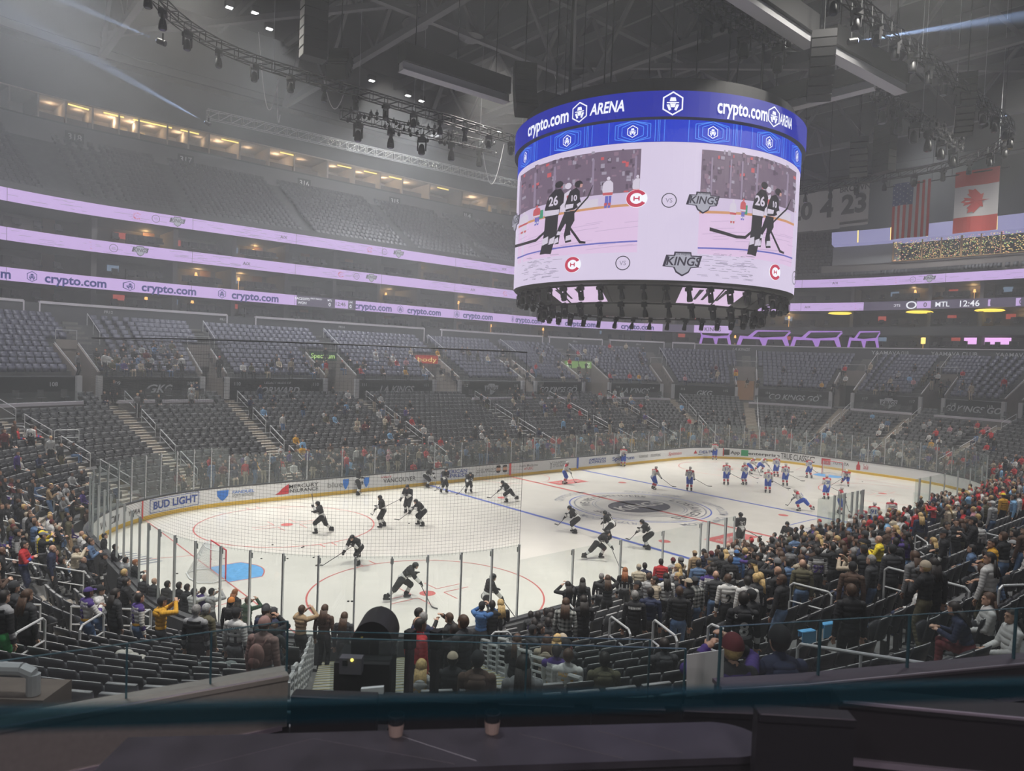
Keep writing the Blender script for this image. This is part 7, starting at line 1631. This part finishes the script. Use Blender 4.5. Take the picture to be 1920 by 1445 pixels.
for c in cand[NI:]:
    _, x, y, z, pose, top, bottom, hr, hat, wh, sk, sc, dy = c; p = 'sit' if pose.startswith('sit') else 'hands' if pose in ('raise', 'hands') else 'stand'; V, F, cl = LOWS[p]; yw = inward(x, y)+dy; ca, sa = math.cos(yw), math.sin(yw)
    W_ = np.stack([x+sc*(V[:, 0]*ca-V[:, 1]*sa), y+sc*(V[:, 0]*sa+V[:, 1]*ca), z+sc*V[:, 2]], 1); V_.append(W_); tc = JERS[top][0] if top in JERS else top
    mi = {'top': cmi(tc, COLS[tc]), 'bottom': cmi(bottom, COLS[bottom]), 'shoe': cmi('black', COLS['black']), 'skin': cmi('skin %d' % sk, SKIN[sk]), 'hair': cmi(hat[1], COLS[hat[1]]) if hat else cmi(hr[1] or 'skin %d' % sk, COLS.get(hr[1], SKIN[sk]))}
    F_ += [tuple(i+nv for i in f) for f in F]; I_ += [mi[k] for k in cl]; nv += len(V)
if V_:
    me = bpy.data.meshes.new('distant_crowd'); me.from_pydata(np.concatenate(V_).tolist(), [], F_)
    for m_ in cm_list: me.materials.append(m_)
    me.polygons.foreach_set('material_index', I_); me.update(); tag(link(me, 'distant_crowd'), 'spectators in the far stands beyond the nearest three hundred', 'crowd', None, 'stuff')
print('people', len(PEOPLE), 'cand', len(cand), 'low', len(cand)-NI)
# ================================================================== the stair tunnel and rails of the near stands
def tp(r, w, z): q = TC+TD*r+TP*w; return Vector((q.x, q.y, z))
M_gstep = mat('passage_step', (.22, .23, .22), .7, noise=.1); M_ynose = mat('step_nosing_yellow', (.26, .23, .12), .6)
t = thing('stair_passage', 'wide grey stairway with yellow step edges between the slatted rails', 'stairs'); b = MB(); b2 = MB()
for i in range(22):
    r0 = 9.9+i*.43; q = tp(r0+.2, 0, 0); z = max(.4, Z0+DZ*(dof(q.x, q.y)-D0)/DT)
    b.obox(tp(r0, 0, z-.2), (TP.x*(2*TW-.1), TP.y*(2*TW-.1), 0), (TD.x*.44, TD.y*.44, 0), (0, 0, .5)); b2.obox(tp(r0-.2, 0, z+.055), (TP.x*(2*TW-.1), TP.y*(2*TW-.1), 0), (TD.x*.035, TD.y*.035, 0), (0, 0, .01))
b.build('steps', M_gstep, t); b2.build('step_edges', M_ynose, t)
for sg, nm in ((-1, 'left'), (1, 'right')):
    for i in range(10):
        r0 = 9.5+i*.97; t = thing('slatted_guard_rail', 'grey slatted stair rail panel along the %s side of the stair tunnel' % nm, 'guard rail', group='slatted rail panels on the %s side of the tunnel' % nm)
        q = tp(r0+.4, sg*(TW+.5), 0); z = max(ground(q.x, q.y), .5); w = sg*(TW+.12); b = MB(); b.obox(tp(r0+.9, w, z+.5), (TD.x*.09, TD.y*.09, 0), (TP.x*.05, TP.y*.05, 0), (0, 0, 1.1)); b.build('post', M_alu, t)
        b = MB(); P0, P1 = tp(r0+.05, w, z+.78), tp(r0+.9, w, z+1.08); b.tube(P0, P1, .036, 6); b.tube(P0, P0-Vector((0, 0, .75)), .03, 6); b.build('top_rail', M_alu, t)
        b = MB()
        for k in range(6): o_ = Vector((0, 0, -.13*(k+1))); b.tube(P0+o_, P1+o_, .024, 5)
        b.build('slats', M_alu, t)
def cas(u, v, h): q = cast(u, v, h); return Vector(q) if q else None
GR = [(25, 1192, 84, 1184, 'by the green trousers at the left edge'), (150, 1176, 194, 1170, 'right of the purple cap jersey'), (246, 1166, 283, 1160, 'left of the mustard hoodie'), (1062, 1168, 1104, 1172, 'behind the maroon jacket'), (1143, 1177, 1182, 1183, 'left of the lettered pullover'), (1224, 1186, 1270, 1196, 'below the navy hoodie'), (1327, 1195, 1415, 1203, 'behind the red beanie'),
      (1481, 1112, 1560, 1112, 'left of the plain black shirt'), (1657, 1106, 1818, 1104, 'below the tan beret'), (1874, 1098, 1935, 1096, 'at the right edge'), (1496, 1209, 1768, 1250, 'longest, below the empty rows on the right'), (1783, 1013, 1880, 1007, 'beside the denim jacket'), (1716, 1017, 1740, 1018, 'behind the visiting bench crowd'), (922, 1186, 958, 1184, 'at the head of the right slatted panels'), (27, 798, 46, 806, 'high in the left stands'), (102, 812, 148, 822, 'in front of the number 22 jersey'), (125, 1055, 145, 1053, 'at the left aisle')]
for i, (u0, v0, u1, v1, wh) in enumerate(GR):
    a, c = cas(u0, v0, .95), cas(u1, v1, .95)
    if not a or not c: continue
    zt = max(a.z, c.z)+.95 if abs(a.z-c.z) < .6 else None
    t = thing('guard_rail', 'pale grey tubular guard rail %s' % wh, 'guard rail'); za, zc = (zt, zt) if zt else (a.z+.95, c.z+.95); A, Cc = Vector((a.x, a.y, za)), Vector((c.x, c.y, zc)); L = (Cc-A).length; b = MB(); r_ = .026; e = (Cc-A)/max(L, .1)*.08
    b.path([Vector((a.x, a.y, a.z)), A-Vector((0, 0, .08)), A+e, Cc-e, Cc-Vector((0, 0, .08)), Vector((c.x, c.y, c.z))], r_, 8); b.build('top_rail', M_alu, t)
    b = MB(); b.tube(A-Vector((0, 0, .45)), Cc-Vector((0, 0, .45)), .02, 6)
    if L > 1.6: m_ = (A+Cc)/2; b.tube(m_, m_-Vector((0, 0, .95)), .022, 6)
    b.build('mid_rail', M_alu, t)
# ================================================================== the camera box
def cp(lat, dep, z): q = Vector((CAM.x, CAM.y))+F2*dep+R2*lat; return Vector((q.x, q.y, z))
M_counter = mat('dark_stone_counter', (.045, .042, .05), .28, noise=.25, scale=5, spec=.6); nt = M_counter.node_tree
M_leather = mat('chair_black_leather', (.010, .010, .012), .5, bump=.15, scale=30); M_brush = mat('brushed_parapet', (.46, .42, .38), .38, .55, noise=.06, scale=30); M_trim = mat('pale_metal_trim', (.55, .48, .55), .3, .6)
b = MB(); b.obox(cp(0, 2.2, 6.2), R2.to_3d()*9, F2.to_3d()*5.6, (0, 0, .2)); struct(b.build('floor.007', mat('box_carpet', (.06, .045, .055), .95)))
# counter with a rounded right end
zc = 7.36
t = thing('drink_counter', 'long dark stone counter with rounded right end in the foreground', 'counter'); n = 16
for zz, hh, m_, nm in ((zc, .035, M_counter, 'stone_top'), (zc-.08, .10, M_black, 'underside')):
    P = [(-1.78, 3.02), (-1.78, 3.37)]; P += [(1.12+.22*math.sin(PI*k/n), 3.46+.12*1.12+.17*math.cos(PI*k/n)-.03) for k in range(n+1)]
    b = MB(); b.prism([cp(x, y-(.0 if x > 0 else .0), zz-hh/2) for x, y in P[::-1]], (0, 0, hh)); b.build(nm, m_, t)
b = MB()
for x0, y0, x1, y1 in ((-1.4, 3.12, -.9, 3.42), (-.9, 3.42, -.2, 3.25), (-.1, 3.28, -.5, 3.48), (.1, 3.54, .6, 3.35), (.5, 3.6, .9, 3.42)): b.tube(cp(x0, y0, zc+.0185), cp(x1, y1, zc+.0185), .0016, 3)
b.build('pale_vein', mat('stone_vein', (.22, .20, .22), .4), t)['label'] = 'thin pale veins in the stone'
b = MB()
for x in (-1.2, 0, 1.0): b.box(cp(x, 3.42+.12*x, 6.78), .08, .08, .96, YAW)
b.build('leg', M_black, t)
def loge_chair(lat, dep, ztop, w, rot, label, h=.62):
    t = thing('upholstered_chair', label, 'chair', cp(lat, dep, 6.3), YAW-PI/2+rot); hz = ztop-6.3
    b = MB(); b.box((0, .05, hz-h/2), w, .07, h); b.box((0, .045, hz-.01), w*.98, .10, .03); b.build('backrest', M_leather, t, False); b = MB(); b.box((0, .28, .46), w, .46, .1); b.build('seat', M_leather, t)
    b = MB(); b.tube((-w/2+.01, .0, hz+.006), (w/2-.01, .0, hz+.006), .004, 4); b.build('seam', mat('chair_seam', (.06, .05, .06), .5), t)
    for x in (-.18, .18):
        for y in (.08, .46): b = MB(); b.tube((x, y, 0), (x, y, .42), .018, 6); b.build('leg', M_blackp, t)
for u0, u1, i in ((560, 724, 0), (764, 915, 1), (957, 1103, 2), (1137, 1278, 3), (1310, 1451, 4)):
    dep = 4.15; uc = (u0+u1)/2; lat = (uc-960)/F_PX*dep; loge_chair(lat, dep, 7.22, (u1-u0)/F_PX*dep, 0, 'black upholstered chair back beyond the counter, %s from the left' % ['first', 'second', 'third', 'fourth', 'fifth'][i])
loge_chair((1548-960)/F_PX*3.2, 3.2, 7.68, .44, -.05, 'nearest black upholstered chair, right of the counter end', .95)
for u, v in ((742, 1362), (922, 1357)):
    q = at_z(u, v+22, zc); t = thing('drink_cup', 'small dark cup with pale sleeve on the counter, %s' % ('left one' if u < 800 else 'right one'), 'cup', (q.x, q.y, zc)); b = MB(); b.lathe((0, 0, 0), [(0, 0), (.03, 0), (.042, .12), (.036, .12), (.028, .01)], 16); b.build('cup', M_blackp, t); b = MB(); b.lathe((0, 0, .02), [(.034, 0), (.040, .06)], 16); b.build('sleeve', mat('cup_sleeve', (.45, .33, .28), .7), t)
# parapets round the box
def wall(pts, zt, zb, m, name, th=.12, trim=True, ztrim=None, label=None, low=None, cap=None):
    b = MB()
    for (x0, y0), (x1, y1) in zip(pts, pts[1:]): b.beam(cp(x0, y0, (zt+zb)/2), cp(x1, y1, (zt+zb)/2), th, zt-zb)
    o = struct(b.build(name, m))
    if low is not None:
        b = MB()
        for (x0, y0), (x1, y1) in zip(pts, pts[1:]): b.beam(cp(x0, y0+.05, (zb+low)/2), cp(x1, y1+.05, (zb+low)/2), th, zb-low)
        b.build('lower_wall', M_black, o)
    if trim:
        b = MB()
        for (x0, y0), (x1, y1) in zip(pts, pts[1:]): b.beam(cp(x0, y0, zt+.015), cp(x1, y1, zt+.015), th+.06, .03)
        b.build('cap', cap or M_brush, o); b = MB()
        for (x0, y0), (x1, y1) in zip(pts, pts[1:]): b.beam(cp(x0, y0-th/2-.03, zt+.028), cp(x1, y1-th/2-.03, zt+.028), .012, .012); b.beam(cp(x0, y0-th/2-.008, zb), cp(x1, y1-th/2-.008, zb), .03, .03)
        b.build('metal_trim', M_trim, o)
    return o
wall([(-1.5, 4.92), (-4.6, 3.15)], 7.0, 6.66, M_brush, 'wall_left', low=5.2)
wall([(-1.45, 4.95), (1.6, 5.05)], 6.85, 6.6, M_black, 'wall_front', trim=False, low=5.2)
wall([(1.55, 5.02), (2.2, 5.15), (4.4, 5.75)], 6.98, 6.72, mat('parapet_dark', (.05, .04, .05), .45, .3), 'wall_right', low=5.2, cap=mat('parapet_cap_dark', (.10, .08, .10), .4, .3))
wall([(1.72, 3.62), (4.2, 3.3)], 7.58, 7.3, mat('divider_black', (.012, .01, .012), .6), 'wall_divider', low=6.2, cap=M_black)
M_gl = glassy('box_glass', (.90, .93, .93), .06, .015); M_teal = mat('teal_glass_edge', (.03, .08, .10), .25, spec=.8)
def glass_rail(p0, p1, z0, z1, label, posts=(0, 1), th=.012, edge=True, mg=None, ed=.004, me_=None):
    t = thing('glass_rail', label, 'glass rail'); a, c = cp(*p0, 0), cp(*p1, 0); b = MB(); up = Vector((0, 0, 1)); b.beam(a+up*(z0+z1)/2, c+up*(z0+z1)/2, th, z1-z0); b.build('pane', mg or M_gl, t)
    if edge: b = MB(); b.beam(a+up*z1, c+up*z1, th+.003, ed); b.build('polished_edge', me_ or M_teal, t)
    for f in posts: b = MB(); q = a.lerp(c, f); b.beam(q+up*(z0-.05), q+up*(z1+.0), .022, .012, (c-a)); b.build('clamp_post', mat('teal_post', (.05, .12, .15), .35, .4), t)
    return t
glass_rail((-1.5, 4.92), (-3.9, 3.6), 7.02, 7.38, 'clear glass rail on the brushed left parapet', (0, .18, .36, .62, 1))
glass_rail((-1.2, 4.95), (1.3, 5.0), 6.86, 7.26, 'clear glass rail with thin teal top edge across the middle', (.55, 1))
glass_rail((-1.9, 5.4), (1.15, 5.5), 6.6, 7.12, 'second glass rail just behind the middle one', (1,))
glass_rail((1.55, 5.02), (4.4, 5.75), 7.0, 7.42, 'clear glass rail with teal posts on the dark right parapet', (0, .28, .55, .9))
# the nearest glass guard with its broad teal edge
M_cap = mat('frosted_teal_cap', (.015, .06, .085), .35, spec=.5); zt = CAM.z-.343
t = thing('glass_guard', 'nearest glass guard with blurred broad teal top edge across the whole foreground', 'glass guard')
a, c = cp(-.47-.6, .66-.085, 0), cp(.58+.5, .81+.07, 0); up = Vector((0, 0, 1)); b = MB(); b.beam(a+up*(zt-.013), c+up*(zt-.013), .012, .019); b.build('top_edge', glassy('teal_edge_glass', (.28, .40, .44), .10, .10, (.02, .10, .15), .2), t)
b = MB(); b.beam(a+up*(zt-.62), c+up*(zt-.62), .008, 1.19); b.build('pane', glassy('guard_pane', (.90, .88, .91), .05, .01, (.3, .25, .3)), t)
# left concrete pier with its heavy rail
t = thing('concrete_pier', 'beige concrete pier with thick tube rail at the left edge', 'pier'); b = MB(); p = cp(-5.0, 6.2, 5.7); b.obox(p, R2.to_3d()*2.2, F2.to_3d()*.4, (0, 0, 1.0)); b.build('block', mat('pier_concrete', (.17, .135, .11), .85, noise=.15, scale=6), t)
b = MB(); b.path([cp(-6.5, 6.1, 6.40), cp(-4.15, 6.1, 6.42), cp(-4.05, 6.1, 6.38), cp(-4.05, 6.1, 6.2)], .055, 10); b.tube(cp(-4.5, 6.1, 6.2), cp(-4.5, 6.1, 6.4), .05, 8); b.build('tube_rail', M_alu, t)
# broadcast camera with its round black hood
t = thing('broadcast_camera', 'black broadcast camera station with round hood and grey control box', 'camera'); dep = 5.6
def ip(u, v, d=dep): return CAM+ray(u, v)*d
b = MB(); cx, cyy, r_ = 697, 1210, 39; P = [ip(cx+r_*math.cos(a), cyy-r_*1.15*math.sin(a)) for a in [PI*k/20 for k in range(21)]]+[ip(cx-r_, 1228), ip(cx-12, 1238), ip(cx+r_-4, 1234)]; b.prism(P, F2.to_3d()*.35); b.build('round_hood', M_black, t, False)
b = MB(); p = ip(686, 1262); b.obox((p.x, p.y, p.z-.55)+F2.to_3d()*.15 if False else Vector((p.x, p.y, p.z-.35)), R2.to_3d()*.42, F2.to_3d()*.35, (0, 0, 1.0)); b.build('body', M_black, t)
b = MB(); p = ip(659, 1245, dep-.25); b.obox(p, R2.to_3d()*.165, F2.to_3d()*.08, (0, 0, .12)); b.build('control_box', mat('control_grey', (.13, .12, .14), .5), t)
b = MB(); p = ip(660, 1237, dep-.3); b.ell(p, .012, 10, 6); b.build('yellow_lamp', mat('yellow_lamp', (1, .8, .15), emit=2.5), t); b = MB(); p = ip(647, 1242, dep-.31); b.obox(p, R2.to_3d()*.035, F2.to_3d()*.02, (0, 0, .04)); b.build('knob', M_black, t)
b = MB(); p = ip(686, 1275); b.tube((p.x, p.y, 5.2), p, .08, 8); b.build('pedestal', M_black, t)
b = MB(); p = ip(698, 1302, 5.1); b.obox(p, R2.to_3d()*.16+Vector((0, 0, .02)), F2.to_3d()*.03, (0, 0, .11)); tag(b.build('paper_pad', M_white), 'stack of white papers leaning on the camera station', 'papers')
for u in (769, 817):
    p = ip(u, 1198, 6.3); b = MB(); b.box((0, 0, -.8), .06, .06, 1.6, .4); o = b.build('dark_post', mat('post_brown', (.05, .04, .045), .5)); o.location = p; b = MB(); b.box((0, 0, .0), .08, .08, .16, .4); b.build('cap', M_black, o); tag(o, 'dark brown square post, %s of the two in the middle foreground' % ('left' if u < 800 else 'right'), 'post')
# blue towels and clothes lying over seat backs
for i, (u, v) in enumerate(((1302, 1218), (1360, 1192), (1462, 1165), (1512, 1158))):
    q = cast(u, v, .87)
    x, y, z = snap(q[0], q[1], True); yw = inward(x, y); b = MB(); b.box((0, -.08, .89), .34, .12, .012); b.box((0, -.15, .76), .34, .012, .26); b.box((.02, -.01, .82), .30, .012, .12)
    o = b.build('giveaway_bag', mat('bag_blue', (.09, .34, .62), .6, bump=.2)); o.location = (x, y, z); o.rotation_euler = (0, 0, yw); tag(o, 'bright blue bag folded over a seat back, %s from the left' % ['first', 'second', 'third', 'fourth'][i], 'bag')
for i, (u, v, col, nm) in enumerate(((475, 1235, (.55, .45, .42), 'pile of cream and pink clothes on the seats left of the tunnel'), (250, 1228, (.42, .40, .36), 'crumpled pale jacket on the seats'), (400, 1240, (.12, .14, .14), 'dark lettered coat hanging over seat backs left of the tunnel'))):
    q = cast(u, v, .7)
    b = MB(); rs = random.Random(i)
    for k in range(7): b.ell((rs.uniform(-.3, .3), rs.uniform(-.12, .12), .55+rs.uniform(0, .12)), (rs.uniform(.1, .2), .1, rs.uniform(.06, .12)), 10, 7)
    o = b.build('clothes_pile', mat('pile_%d' % i, col, .9, bump=.5, scale=10), None, True); o.location = (q[0], q[1], q[2]); o.rotation_euler = (0, 0, inward(q[0], q[1])); tag(o, nm, 'clothes')
# yellow counter by the home bench
q = cast(1640, 1045, .9); t = thing('service_counter', 'yellow fronted counter beside the bright yellow jacket', 'counter', (q[0], q[1], q[2]), inward(q[0], q[1])); b = MB(); b.box((0, .1, .45), 1.4, .5, .85); b.build('front', mat('counter_yellow', (.55, .42, .06), .5), t); b = MB(); b.box((0, .1, .9), 1.5, .6, .05); b.build('worktop', M_white, t)
# unseen fill lights added to brighten the counter and camera box
for lat in (-1.2, 1.2):
    light('AREA', 'box_fill_light', cp(lat, .2, 10.6), 55, (1, .94, .92), cp(lat*.6, 3.4, 7.3), .5)
